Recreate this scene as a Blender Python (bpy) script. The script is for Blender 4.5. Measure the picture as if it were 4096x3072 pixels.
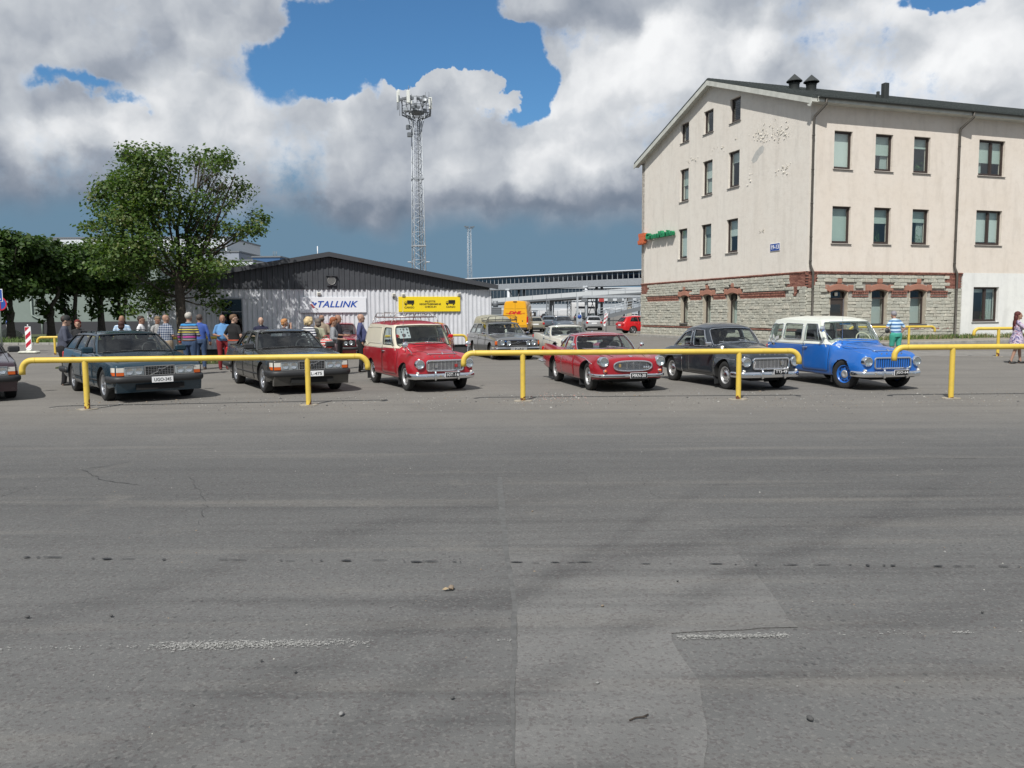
import bpy, bmesh, math, random
import numpy as np
from mathutils import Vector, Matrix, noise as mnoise
from mathutils.bvhtree import BVHTree
random.seed(7)
RNG = np.random.default_rng(7)
PI = math.pi
rad = math.radians
for _o in list(bpy.data.objects): bpy.data.objects.remove(_o)
SC = bpy.context.scene
COL = SC.collection
# ------------------------------------------------------------------ camera
EYE = 1.80
FPX = 3215.0
PITCH = math.atan(286/FPX)
ROLL = rad(-0.40)
cam_d = bpy.data.cameras.new('camera')
cam_d.sensor_width = 36.0
cam_d.lens = 36.0*FPX/4096.0
cam_d.clip_start = 0.05
cam_d.clip_end = 6000
cam = bpy.data.objects.new('camera', cam_d)
CAMR = Matrix.Rotation(PI/2-PITCH, 4, 'X') @ Matrix.Rotation(ROLL, 4, 'Z')
cam.matrix_world = Matrix.Translation((0, 0, EYE)) @ CAMR
COL.objects.link(cam)
SC.camera = cam
def ray(u, v):
	return CAMR.to_3x3() @ Vector(((u-2048)/FPX, -(v-1536)/FPX, -1.0))
def at(u, v, Y):
	d = ray(u, v); return Vector((0, 0, EYE)) + d*(Y/d.y)
def gp(u, v, z=0.0):
	d = ray(u, v); return Vector((0, 0, EYE)) + d*((z-EYE)/d.z)
# ------------------------------------------------------------------ sun, sky, exposure
SUN_AZ = 20.5       # the sun stands behind the camera, left of it; shadows run away to the right
SUN_EL = 50.0
sl = bpy.data.lights.new('sun', 'SUN')
sl.energy = 4.8
sl.angle = rad(0.53)
sl.color = (1.0, 0.965, 0.91)
sun = bpy.data.objects.new('sun', sl)
_a = rad(SUN_AZ); _e = rad(SUN_EL)
_dir = Vector((math.sin(_a)*math.cos(_e), math.cos(_a)*math.cos(_e), -math.sin(_e)))   # travelling direction
sun.rotation_euler = _dir.to_track_quat('-Z', 'Y').to_euler()
sun.location = (-10, -20, 30)
COL.objects.link(sun)
SC.view_settings.view_transform = 'Standard'
SC.view_settings.look = 'None'
SC.view_settings.exposure = 0.02
SC.view_settings.gamma = 1.0
SC.view_settings.use_curve_mapping = False
W = bpy.data.worlds.new('World'); SC.world = W; W.use_nodes = True
class NB:
	"""small node-graph helper"""
	def __init__(s, nt): s.nt = nt; s.n = nt.nodes; s.l = nt.links
	def add(s, t, **kw):
		n = s.n.new(t)
		for k, v in kw.items(): setattr(n, k, v)
		return n
	def _in(s, sock, v):
		if isinstance(v, bpy.types.NodeSocket): s.l.new(v, sock)
		elif v is not None:
			try: sock.default_value = v
			except Exception:
				sock.default_value = (v[0], v[1], v[2], 1.0) if hasattr(v, '__len__') else (v, v, v)
	def math(s, op, a, b=None, c=None, clamp=False):
		n = s.add('ShaderNodeMath', operation=op, use_clamp=clamp)
		s._in(n.inputs[0], a)
		if b is not None: s._in(n.inputs[1], b)
		if c is not None: s._in(n.inputs[2], c)
		return n.outputs[0]
	def vmath(s, op, a, b=None):
		n = s.add('ShaderNodeVectorMath', operation=op)
		s._in(n.inputs[0], a)
		if b is not None: s._in(n.inputs[1], b)
		return n.outputs[0]
	def noise(s, vec, scale, detail=4, rough=0.5, lac=2.0, dist=0.0, typ='FBM', color=False):
		n = s.add('ShaderNodeTexNoise')
		try: n.noise_type = typ
		except Exception: pass
		if vec is not None: s._in(n.inputs['Vector'], vec)
		s._in(n.inputs['Scale'], scale); s._in(n.inputs['Detail'], detail)
		s._in(n.inputs['Roughness'], rough); s._in(n.inputs['Lacunarity'], lac); s._in(n.inputs['Distortion'], dist)
		return n.outputs['Color' if color else 'Fac']
	def vor(s, vec, scale, feature='F1', out='Distance', rnd=1.0):
		n = s.add('ShaderNodeTexVoronoi', feature=feature)
		if vec is not None: s._in(n.inputs['Vector'], vec)
		s._in(n.inputs['Scale'], scale); s._in(n.inputs['Randomness'], rnd)
		return n.outputs[out]
	def mapr(s, v, a, b, c=0.0, d=1.0, smooth=False):
		n = s.add('ShaderNodeMapRange', interpolation_type='SMOOTHSTEP' if smooth else 'LINEAR', clamp=True)
		s._in(n.inputs[0], v)
		for i, q in enumerate((a, b, c, d)): s._in(n.inputs[1+i], q)
		return n.outputs[0]
	def mix(s, f, a, b, mode='MIX'):
		n = s.add('ShaderNodeMix', data_type='RGBA', blend_type=mode)
		s._in(n.inputs[0], f)
		s._in(n.inputs[6], a if isinstance(a, bpy.types.NodeSocket) else (*a[:3], 1.0))
		s._in(n.inputs[7], b if isinstance(b, bpy.types.NodeSocket) else (*b[:3], 1.0))
		return n.outputs[2]
	def sep(s, v):
		n = s.add('ShaderNodeSeparateXYZ'); s._in(n.inputs[0], v); return n.outputs
	def comb(s, x, y, z):
		n = s.add('ShaderNodeCombineXYZ')
		for i, q in enumerate((x, y, z)): s._in(n.inputs[i], q)
		return n.outputs[0]
	def scale(s, v, sc):
		n = s.add('ShaderNodeMapping'); s._in(n.inputs[0], v); n.inputs['Scale'].default_value = sc
		return n.outputs[0]
	def ramp(s, f, stops, const=False):
		n = s.add('ShaderNodeValToRGB'); s._in(n.inputs[0], f)
		r = n.color_ramp; r.interpolation = 'CONSTANT' if const else 'LINEAR'
		while len(r.elements) < len(stops): r.elements.new(0.5)
		for e, (p, c) in zip(r.elements, stops): e.position = p; e.color = (*c[:3], 1.0)
		return n.outputs[0]
def build_sky():
	nt = W.node_tree; nt.nodes.clear(); b = NB(nt)
	out = b.add('ShaderNodeOutputWorld'); bg = b.add('ShaderNodeBackground')
	nt.links.new(bg.outputs[0], out.inputs[0])
	tc = b.add('ShaderNodeTexCoord').outputs['Generated']
	D = b.vmath('NORMALIZE', tc)
	sky = b.add('ShaderNodeTexSky'); sky.sky_type = 'NISHITA'; sky.sun_disc = False
	sky.sun_elevation = rad(SUN_EL); sky.sun_rotation = rad(180+SUN_AZ)
	sky.altitude = 0; sky.air_density = 1.0; sky.dust_density = 0.6; sky.ozone_density = 2.0
	wn = b.vmath('SUBTRACT', b.noise(D, 6.0, 3, 0.62, color=True), (0.5, 0.5, 0.5))
	wn2 = b.vmath('SUBTRACT', b.noise(D, 26.0, 4, 0.62, color=True), (0.5, 0.5, 0.5))
	sc1 = b.vmath('MULTIPLY', wn, (0.17, 0.17, 0.17)); sc2 = b.vmath('MULTIPLY', wn2, (0.055, 0.055, 0.055))
	DW = b.vmath('ADD', D, b.vmath('ADD', sc1, sc2))
	x, y, z = b.sep(DW)
	az = b.math('ARCTAN2', x, y)
	el = b.math('ARCTAN2', z, b.math('SQRT', b.math('ADD', b.math('MULTIPLY', x, x), b.math('MULTIPLY', y, y))))
	def ang(u, v):
		d = ray(u, v).normalized(); return math.atan2(d.x, d.y), math.asin(d.z)
	def blob(u, v, ru, rv, amp, rot=0.0):
		a0, e0 = ang(u, v)
		ra = ru/FPX*math.cos(math.atan((u-2048)/FPX))**2; re = rv/FPX*math.cos(math.atan((u-2048)/FPX))
		p = b.math('MULTIPLY', b.math('SUBTRACT', az, a0), 1/ra)
		q = b.math('MULTIPLY', b.math('SUBTRACT', el, e0), 1/re)
		r2 = b.math('ADD', b.math('MULTIPLY', p, p), b.math('MULTIPLY', q, q))
		return b.math('MULTIPLY', b.math('EXPONENT', b.math('MULTIPLY', r2, -1.0)), amp)
	def total(lst, base):
		s = base
		for q in lst: s = b.math('ADD', s, blob(*q))
		return s
	# cloud cover: positive = cloud; the blue gap over the shed, small holes at left, clear band over the horizon
	cover = total([(1180, 200, 150, 60, -0.75), (1330, 120, 200, 110, -1.3), (1620, 150, 280, 130, -1.7), (1850, 90, 230, 150, -1.7), (2070, 270, 110, 110, -1.5), (1300, 330, 130, 55, -1.0), (1420, 20, 230, 60, -0.5), (1180, 30, 150, 90, 0.7),
				   (300, 290, 120, 36, -0.95), (470, 350, 90, 30, -0.8), (2030, 60, 130, 70, 0.75), (2200, 60, 160, 60, 0.45), (2330, 190, 90, 60, -0.55), (2120, 180, 90, 50, -0.3),
				   (3730, -10, 150, 38, -1.2), (1640, 300, 130, 36, 1.0), (1880, 310, 160, 38, 1.0), (1400, 400, 110, 50, 0.9), (2350, 330, 180, 110, 0.8),
				   (60, 40, 400, 200, 0.5), (900, 60, 260, 90, 0.8), (800, 450, 500, 130, 0.6)], 0.62)
	n0 = b.noise(D, 9.0, 6, 0.62)
	cover = b.math('ADD', cover, b.math('ADD', b.math('MULTIPLY', b.math('SUBTRACT', n0, 0.5), 1.35), b.math('MULTIPLY', b.math('SUBTRACT', b.noise(D, 30.0, 5, 0.68), 0.5), 1.0)))
	# the flat cloud base and the clear band under it
	x0, y0, z0 = b.sep(b.vmath('ADD', D, b.vmath('MULTIPLY', wn, (0.09, 0.09, 0.09))))
	el0 = b.math('ARCTAN2', z0, b.math('SQRT', b.math('ADD', b.math('MULTIPLY', x0, x0), b.math('MULTIPLY', y0, y0))))
	az0 = b.math('ARCTAN2', x0, y0)
	base_el = b.mapr(az0, -0.35, 0.2, 0.122, 0.102)
	strip = b.mapr(b.math('SUBTRACT', el0, base_el), -0.02, 0.02, 0.0, 1.0, True)
	soft = b.mapr(b.noise(D, 3.0, 2), 0.35, 0.65, 0.30, 0.85)
	mc = b.mapr(cover, 0.0, soft, 0, 1, True)
	mask = b.math('MULTIPLY', mc, strip)
	# cloud relief: compare the heaps here with the heaps a little towards the sun
	shift = (-0.020, -0.004, 0.020)
	P1 = b.vmath('ADD', D, b.vmath('ADD', b.vmath('MULTIPLY', wn2, (0.02, 0.02, 0.02)), b.vmath('MULTIPLY', wn, (0.05, 0.05, 0.05))))
	P2 = b.vmath('ADD', P1, shift)
	def puff(P):
		c_ = b.vor(P, 9.0, 'F1'); d_ = b.vor(P, 24.0, 'F1')
		return b.math('SUBTRACT', b.noise(P, 6.0, 5, 0.52), b.math('ADD', b.math('MULTIPLY', b.math('MULTIPLY', c_, c_), 0.30), b.math('MULTIPLY', b.math('MULTIPLY', d_, d_), 0.07)))
	rel = b.math('SUBTRACT', puff(P1), puff(P2))
	big = b.noise(D, 3.2, 3, 0.5)
	light = total([(1850, 320, 480, 70, 0.24), (2600, 300, 260, 260, 0.24), (2900, 120, 350, 120, 0.20), (3800, 200, 420, 260, 0.34), (3300, 60, 350, 110, 0.10), (2250, 600, 300, 150, 0.12), (1480, 640, 200, 110, 0.06),
				   (2250, 830, 450, 60, -0.22), (1500, 800, 500, 50, -0.10), (300, 700, 600, 110, -0.20), (100, 840, 600, 120, -0.20), (2080, 70, 220, 90, -0.16), (450, 480, 170, 80, 0.12), (150, 540, 180, 90, 0.14),
				   (1000, 250, 250, 120, -0.03), (1150, 560, 260, 200, 0.02), (1650, 480, 300, 80, -0.02), (3250, 250, 220, 120, -0.03), (1600, 560, 900, 200, 0.05)], 0.56)
	lum = b.math('ADD', light, b.math('ADD', b.math('MULTIPLY', rel, 1.25), b.math('MULTIPLY', b.math('SUBTRACT', big, 0.5), 0.28)))
	lum = b.math('ADD', lum, b.math('MULTIPLY', b.math('SUBTRACT', b.noise(P1, 30.0, 4, 0.6), 0.5), 0.10))
	edge = b.math('ADD', b.math('MULTIPLY', b.math('MULTIPLY', mc, b.math('SUBTRACT', 1.0, mc)), 0.5), b.mapr(b.math('SUBTRACT', el0, base_el), -0.01, 0.055, -0.30, 0.0))
	lum = b.math('ADD', lum, edge)
	ccol = b.ramp(lum, [(0.0, (0.13, 0.175, 0.24)), (0.25, (0.21, 0.25, 0.315)), (0.45, (0.35, 0.385, 0.445)), (0.66, (0.56, 0.59, 0.63)), (0.85, (0.79, 0.805, 0.825)), (1.0, (0.92, 0.93, 0.94))])
	# clear sky: Nishita, greyed towards the horizon by distant murk
	blue = b.vmath('MULTIPLY', sky.outputs[0], (0.052, 0.086, 0.108))
	hz = b.mapr(el0, 0.10, 0.26, 1.0, 0.0, True)
	blue = b.mix(hz, blue, (0.148, 0.250, 0.350))
	# whole lower band slightly paler to the left
	col = b.mix(mask, blue, ccol)
	low = b.mapr(b.sep(D)[2], -0.02, 0.01, 0.0, 1.0)
	col = b.mix(low, (0.12, 0.12, 0.12), col)
	nt.links.new(col, bg.inputs[0]); bg.inputs[1].default_value = 1.0
	W['kind'] = 'structure'
build_sky()
W.cycles.sampling_method = 'MANUAL'; W.cycles.sample_map_resolution = 512
# ------------------------------------------------------------------ materials
MATS = {}
def mat(name, col=(0.5, 0.5, 0.5), rough=0.5, metal=0.0, coat=0.0, var=0.0, vscale=3.0, bump=0.0, bscale=40.0, spec=0.5, emit=None, trans=0.0, dirt=0.0):
	if name in MATS: return MATS[name]
	m = bpy.data.materials.new(name); m.use_nodes = True; b = NB(m.node_tree)
	p = m.node_tree.nodes['Principled BSDF']
	p.inputs['Base Color'].default_value = (*col, 1); p.inputs['Roughness'].default_value = rough
	p.inputs['Metallic'].default_value = metal; p.inputs['Coat Weight'].default_value = coat
	p.inputs['Coat Roughness'].default_value = 0.06
	p.inputs['Specular IOR Level'].default_value = spec
	if trans: p.inputs['Transmission Weight'].default_value = trans
	oc = b.add('ShaderNodeTexCoord').outputs['Object']
	if var or dirt:
		n = b.noise(oc, vscale, 6, 0.6)
		c = b.mix(b.mapr(n, 0.3, 0.7), tuple(max(0, q*(1-var)) for q in col), tuple(min(1, q*(1+var)) for q in col))
		if dirt:
			n2 = b.noise(oc, 1.7, 8, 0.65); z = b.sep(oc)[2]
			f = b.math('MULTIPLY', b.math('MULTIPLY', b.mapr(n2, 0.38, 0.7), dirt), b.mapr(z, 0.2, 0.9, 1.4, 0.25))
			c = b.mix(f, c, (0.24, 0.22, 0.19))
			r = b.math('ADD', b.math('MULTIPLY', f, 0.5), rough); b.l.new(r, p.inputs['Roughness'])
		b.l.new(c, p.inputs['Base Color'])
	if bump:
		bn = b.add('ShaderNodeBump'); bn.inputs['Strength'].default_value = 1.0; bn.inputs['Distance'].default_value = bump
		b.l.new(b.noise(oc, bscale, 5, 0.6), bn.inputs['Height']); b.l.new(bn.outputs[0], p.inputs['Normal'])
	if emit:
		p.inputs['Emission Color'].default_value = (*emit[0], 1); p.inputs['Emission Strength'].default_value = emit[1]
	MATS[name] = m; return m
def glass_mat(name, tint=(0.55, 0.62, 0.60), refl=0.10, rough=0.0):
	if name in MATS: return MATS[name]
	m = bpy.data.materials.new(name); m.use_nodes = True; b = NB(m.node_tree); b.n.clear()
	out = b.add('ShaderNodeOutputMaterial'); tr = b.add('ShaderNodeBsdfTransparent'); gl = b.add('ShaderNodeBsdfGlossy')
	tr.inputs[0].default_value = (*tint, 1); gl.inputs['Roughness'].default_value = rough; gl.inputs[0].default_value = (1, 1, 1, 1)
	g = b.add('ShaderNodeNewGeometry'); dt = b.add('ShaderNodeVectorMath', operation='DOT_PRODUCT'); b.l.new(g.outputs['Normal'], dt.inputs[0]); b.l.new(g.outputs['Incoming'], dt.inputs[1])
	c1 = b.math('SUBTRACT', 1.0, b.math('ABSOLUTE', dt.outputs['Value']), clamp=True)
	f = b.math('ADD', b.math('MULTIPLY', b.math('POWER', c1, 5.0), 1.0-refl), refl, clamp=True)
	mx = b.add('ShaderNodeMixShader'); b.l.new(f, mx.inputs[0]); b.l.new(tr.outputs[0], mx.inputs[1]); b.l.new(gl.outputs[0], mx.inputs[2])
	b.l.new(mx.outputs[0], out.inputs[0]); MATS[name] = m; return m
# ------------------------------------------------------------------ mesh builder
class MB:
	def __init__(s): s.v = []; s.f = []; s.mi = []; s.sm = []
	def add(s, vs, fs, mi=0, smooth=False):
		o = len(s.v); s.v.extend([tuple(q) for q in vs])
		for f in fs: s.f.append(tuple(i+o for i in f)); s.mi.append(mi); s.sm.append(smooth)
		return s
	def box(s, c, d, rz=0.0, mi=0, M=None):
		x, y, z = d[0]/2, d[1]/2, d[2]/2
		vs = [Vector((a*x, b_*y, e*z)) for a in (-1, 1) for b_ in (-1, 1) for e in (-1, 1)]
		R = Matrix.Rotation(rz, 3, 'Z')
		vs = [R @ q + Vector(c) for q in vs]
		if M is not None: vs = [M @ q for q in vs]
		return s.add(vs, [(0, 1, 3, 2), (4, 6, 7, 5), (0, 4, 5, 1), (2, 3, 7, 6), (0, 2, 6, 4), (1, 5, 7, 3)], mi)
	def bbox(s, c, d, bev, rz=0.0, mi=0, M=None):
		"""bevelled box (chamfered edges)"""
		x, y, z = d[0]/2, d[1]/2, d[2]/2; e = min(bev, x*0.9, y*0.9, z*0.9)
		R = Matrix.Rotation(rz, 3, 'Z'); vs = []
		for sx in (-1, 1):
			for sy in (-1, 1):
				for sz in (-1, 1):
					vs += [Vector((sx*x, sy*(y-e), sz*(z-e))), Vector((sx*(x-e), sy*y, sz*(z-e))), Vector((sx*(x-e), sy*(y-e), sz*z))]
		vs = [R @ q + Vector(c) for q in vs]
		if M is not None: vs = [M @ q for q in vs]
		def I(a, b_, c_, k): return ((a*2+b_)*2+c_)*3+k
		F = []
		for a in (0, 1):
			F.append([I(a, 0, 0, 0), I(a, 1, 0, 0), I(a, 1, 1, 0), I(a, 0, 1, 0)])
			F.append([I(0, a, 0, 1), I(1, a, 0, 1), I(1, a, 1, 1), I(0, a, 1, 1)])
			F.append([I(0, 0, a, 2), I(1, 0, a, 2), I(1, 1, a, 2), I(0, 1, a, 2)])
			for b_ in (0, 1):
				F.append([I(a, b_, 0, 0), I(a, b_, 1, 0), I(a, b_, 1, 1), I(a, b_, 0, 1)])
				F.append([I(a, 0, b_, 0), I(a, 1, b_, 0), I(a, 1, b_, 2), I(a, 0, b_, 2)])
				F.append([I(0, a, b_, 1), I(1, a, b_, 1), I(1, a, b_, 2), I(0, a, b_, 2)])
				for c_ in (0, 1): F.append([I(a, b_, c_, 0), I(a, b_, c_, 1), I(a, b_, c_, 2)])
		cc = sum(vs, Vector())/len(vs); G = []
		for f in F:
			n = (vs[f[1]]-vs[f[0]]).cross(vs[f[2]]-vs[f[0]]); m = sum((vs[i] for i in f), Vector())/len(f)-cc
			G.append(tuple(f) if n.dot(m) > 0 else tuple(reversed(f)))
		return s.add(vs, G, mi)
	def tube(s, path, r, n=8, mi=0, caps=True, closed=False, flat=None, smooth=True, up=None):
		"""tube through points; r number or list; flat=(a,b) scales the section along its two normals"""
		P = [Vector(p) for p in path]; m = len(P); rs = r if hasattr(r, '__len__') else [r]*m
		vs = []; prev = None
		for i, p in enumerate(P):
			if closed: t = P[(i+1) % m]-P[i-1]
			else: t = (P[min(i+1, m-1)]-P[max(i-1, 0)])
			if t.length < 1e-9: t = Vector((0, 0, 1))
			t.normalize()
			if up is not None: a = t.cross(Vector(up))
			elif prev is None: a = t.cross(Vector((0, 0, 1)) if abs(t.z) < 0.9 else Vector((1, 0, 0)))
			else: a = prev - t*prev.dot(t)
			if a.length < 1e-6: a = t.orthogonal()
			a.normalize(); prev = a; b_ = t.cross(a)
			fa, fb = flat if flat else (1, 1)
			for k in range(n):
				w = 2*PI*k/n + (PI/n)
				vs.append(p + a*(math.cos(w)*rs[i]*fa) + b_*(math.sin(w)*rs[i]*fb))
		fs = []
		for i in range(m if closed else m-1):
			j = (i+1) % m
			for k in range(n):
				l = (k+1) % n; fs.append((i*n+k, i*n+l, j*n+l, j*n+k))
		if caps and not closed:
			fs.append(tuple(reversed(range(n)))); fs.append(tuple((m-1)*n+k for k in range(n)))
		return s.add(vs, fs, mi, smooth)
	def cyl(s, p0, p1, r, n=12, mi=0, r2=None, smooth=True, caps=True):
		return s.tube([p0, p1], [r, r if r2 is None else r2], n, mi, caps, smooth=smooth)
	def lathe(s, prof, n=24, M=None, mi=0, smooth=True, mis=None):
		"""revolve (r, h) profile round local Z; M places it"""
		vs = []; m = len(prof)
		for (r, h) in prof:
			for k in range(n):
				a = 2*PI*k/n; vs.append(Vector((r*math.cos(a), r*math.sin(a), h)))
		if M is not None: vs = [M @ q for q in vs]
		o = len(s.v); s.v.extend([tuple(q) for q in vs])
		for i in range(m-1):
			for k in range(n):
				l = (k+1) % n
				s.f.append((o+i*n+k, o+i*n+l, o+(i+1)*n+l, o+(i+1)*n+k)); s.mi.append(mis[i] if mis else mi); s.sm.append(smooth)
		return s
	def prism(s, poly, off, mi=0, smooth=False):
		"""extrude a planar 3d polygon by vector off"""
		n = len(poly); off = Vector(off); A = [Vector(p) for p in poly]
		vs = A + [p+off for p in A]
		fs = [tuple(reversed(range(n))), tuple(range(n, 2*n))] + [(i, (i+1) % n, n+(i+1) % n, n+i) for i in range(n)]
		return s.add(vs, fs, mi, smooth)
	def grid(s, G, mi=0, smooth=True, closeu=False, flip=False):
		nu = len(G); nv = len(G[0]); vs = [p for r_ in G for p in r_]; fs = []
		for i in range(nu if closeu else nu-1):
			for j in range(nv-1):
				k = (i+1) % nu
				f = (i*nv+j, k*nv+j, k*nv+j+1, i*nv+j+1); fs.append(tuple(reversed(f)) if flip else f)
		return s.add(vs, fs, mi, smooth)
	def ell(s, c, r, n=12, m=8, mi=0, M=None):
		vs = []; c = Vector(c)
		for i in range(m+1):
			t = PI*i/m
			for k in range(n):
				a = 2*PI*k/n
				vs.append(Vector((r[0]*math.sin(t)*math.cos(a), r[1]*math.sin(t)*math.sin(a), r[2]*math.cos(t))))
		if M is not None: vs = [M @ q for q in vs]
		vs = [q + c for q in vs]
		fs = []
		for i in range(m):
			for k in range(n):
				l = (k+1) % n
				f = (i*n+k, (i+1)*n+k, (i+1)*n+l, i*n+l)
				if i == 0: f = (k, (i+1)*n+k, (i+1)*n+l)
				elif i == m-1: f = (i*n+k, (i+1)*n+k, i*n+l)
				fs.append(f)
		return s.add(vs, fs, mi, True)
	def mesh(s, name, mats):
		me = bpy.data.meshes.new(name); me.from_pydata(s.v, [], s.f)
		for m in (mats if isinstance(mats, (list, tuple)) else [mats]): me.materials.append(m)
		me.polygons.foreach_set('material_index', s.mi); me.polygons.foreach_set('use_smooth', s.sm)
		me.update(); return me
	def build(s, name, mats, parent=None, fix=False, sharp=None, kind=None):
		me = s.mesh(name, mats)
		if fix: fixn(me)
		if sharp: me.set_sharp_from_angle(angle=rad(sharp))
		return link(name, me, parent, kind)
def fixn(me, merge=True):
	bm = bmesh.new(); bm.from_mesh(me)
	if merge: bmesh.ops.remove_doubles(bm, verts=bm.verts, dist=1e-5)
	bmesh.ops.recalc_face_normals(bm, faces=bm.faces); bm.to_mesh(me); bm.free()
def link(name, data, parent=None, kind=None):
	o = bpy.data.objects.new(name, data); COL.objects.link(o)
	if parent is not None: o.parent = parent
	if kind: o['kind'] = kind
	return o
def thing(name, label, cat, loc=(0, 0, 0), rz=0.0, group=None):
	o = bpy.data.objects.new(name, None); COL.objects.link(o)
	o.empty_display_size = 0.2; o.location = loc; o.rotation_euler = (0, 0, rz)
	o['label'] = label; o['category'] = cat
	if group: o['group'] = group
	return o
def tag(o, label, cat, group=None):
	o['label'] = label; o['category'] = cat
	if group: o['group'] = group
	return o
def copytree(o, parent=None):
	c = o.copy(); COL.objects.link(c)
	if parent is not None: c.parent = parent
	for ch in list(o.children): copytree(ch, c)
	return c
def evaluated(o, keep=False):
	dg = bpy.context.evaluated_depsgraph_get(); dg.update()
	me = bpy.data.meshes.new_from_object(o.evaluated_get(dg), depsgraph=dg)
	return me
def bake_mods(me, mods):
	"""apply modifiers [(type, dict)] to a mesh, return the new mesh"""
	o = bpy.data.objects.new('tmp', me); COL.objects.link(o)
	for t, kw in mods:
		m = o.modifiers.new('m', t)
		for k, v in kw.items(): setattr(m, k, v)
	bpy.context.view_layer.update()
	r = evaluated(o); bpy.data.objects.remove(o); return r
def text_mesh(txt, size, ext=0.004, bold=0.0, shear=0.0, sx=1.0, spacing=1.0, align='CENTER', res=3):
	"""mesh of lettering in its own XY plane (x right, y up), extruded along z"""
	c = bpy.data.curves.new('t', 'FONT'); c.body = txt; c.size = size; c.extrude = ext; c.offset = bold
	c.shear = shear; c.space_character = spacing; c.align_x = align; c.align_y = 'CENTER'; c.resolution_u = res
	o = bpy.data.objects.new('tmp', c); COL.objects.link(o); bpy.context.view_layer.update()
	me = evaluated(o); bpy.data.objects.remove(o); bpy.data.curves.remove(c)
	if sx != 1.0: me.transform(Matrix.Diagonal((sx, 1, 1, 1)))
	me.materials.clear()
	return me
def text_obj(name, txt, size, m, parent, M, **kw):
	me = text_mesh(txt, size, **kw); me.materials.append(m); me.transform(M)
	return link(name, me, parent)
def frame_M(origin, xdir, ydir):
	x = Vector(xdir).normalized(); y = Vector(ydir).normalized(); z = x.cross(y)
	M = Matrix((x, y, z)).transposed().to_4x4(); M.translation = Vector(origin); return M
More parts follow.
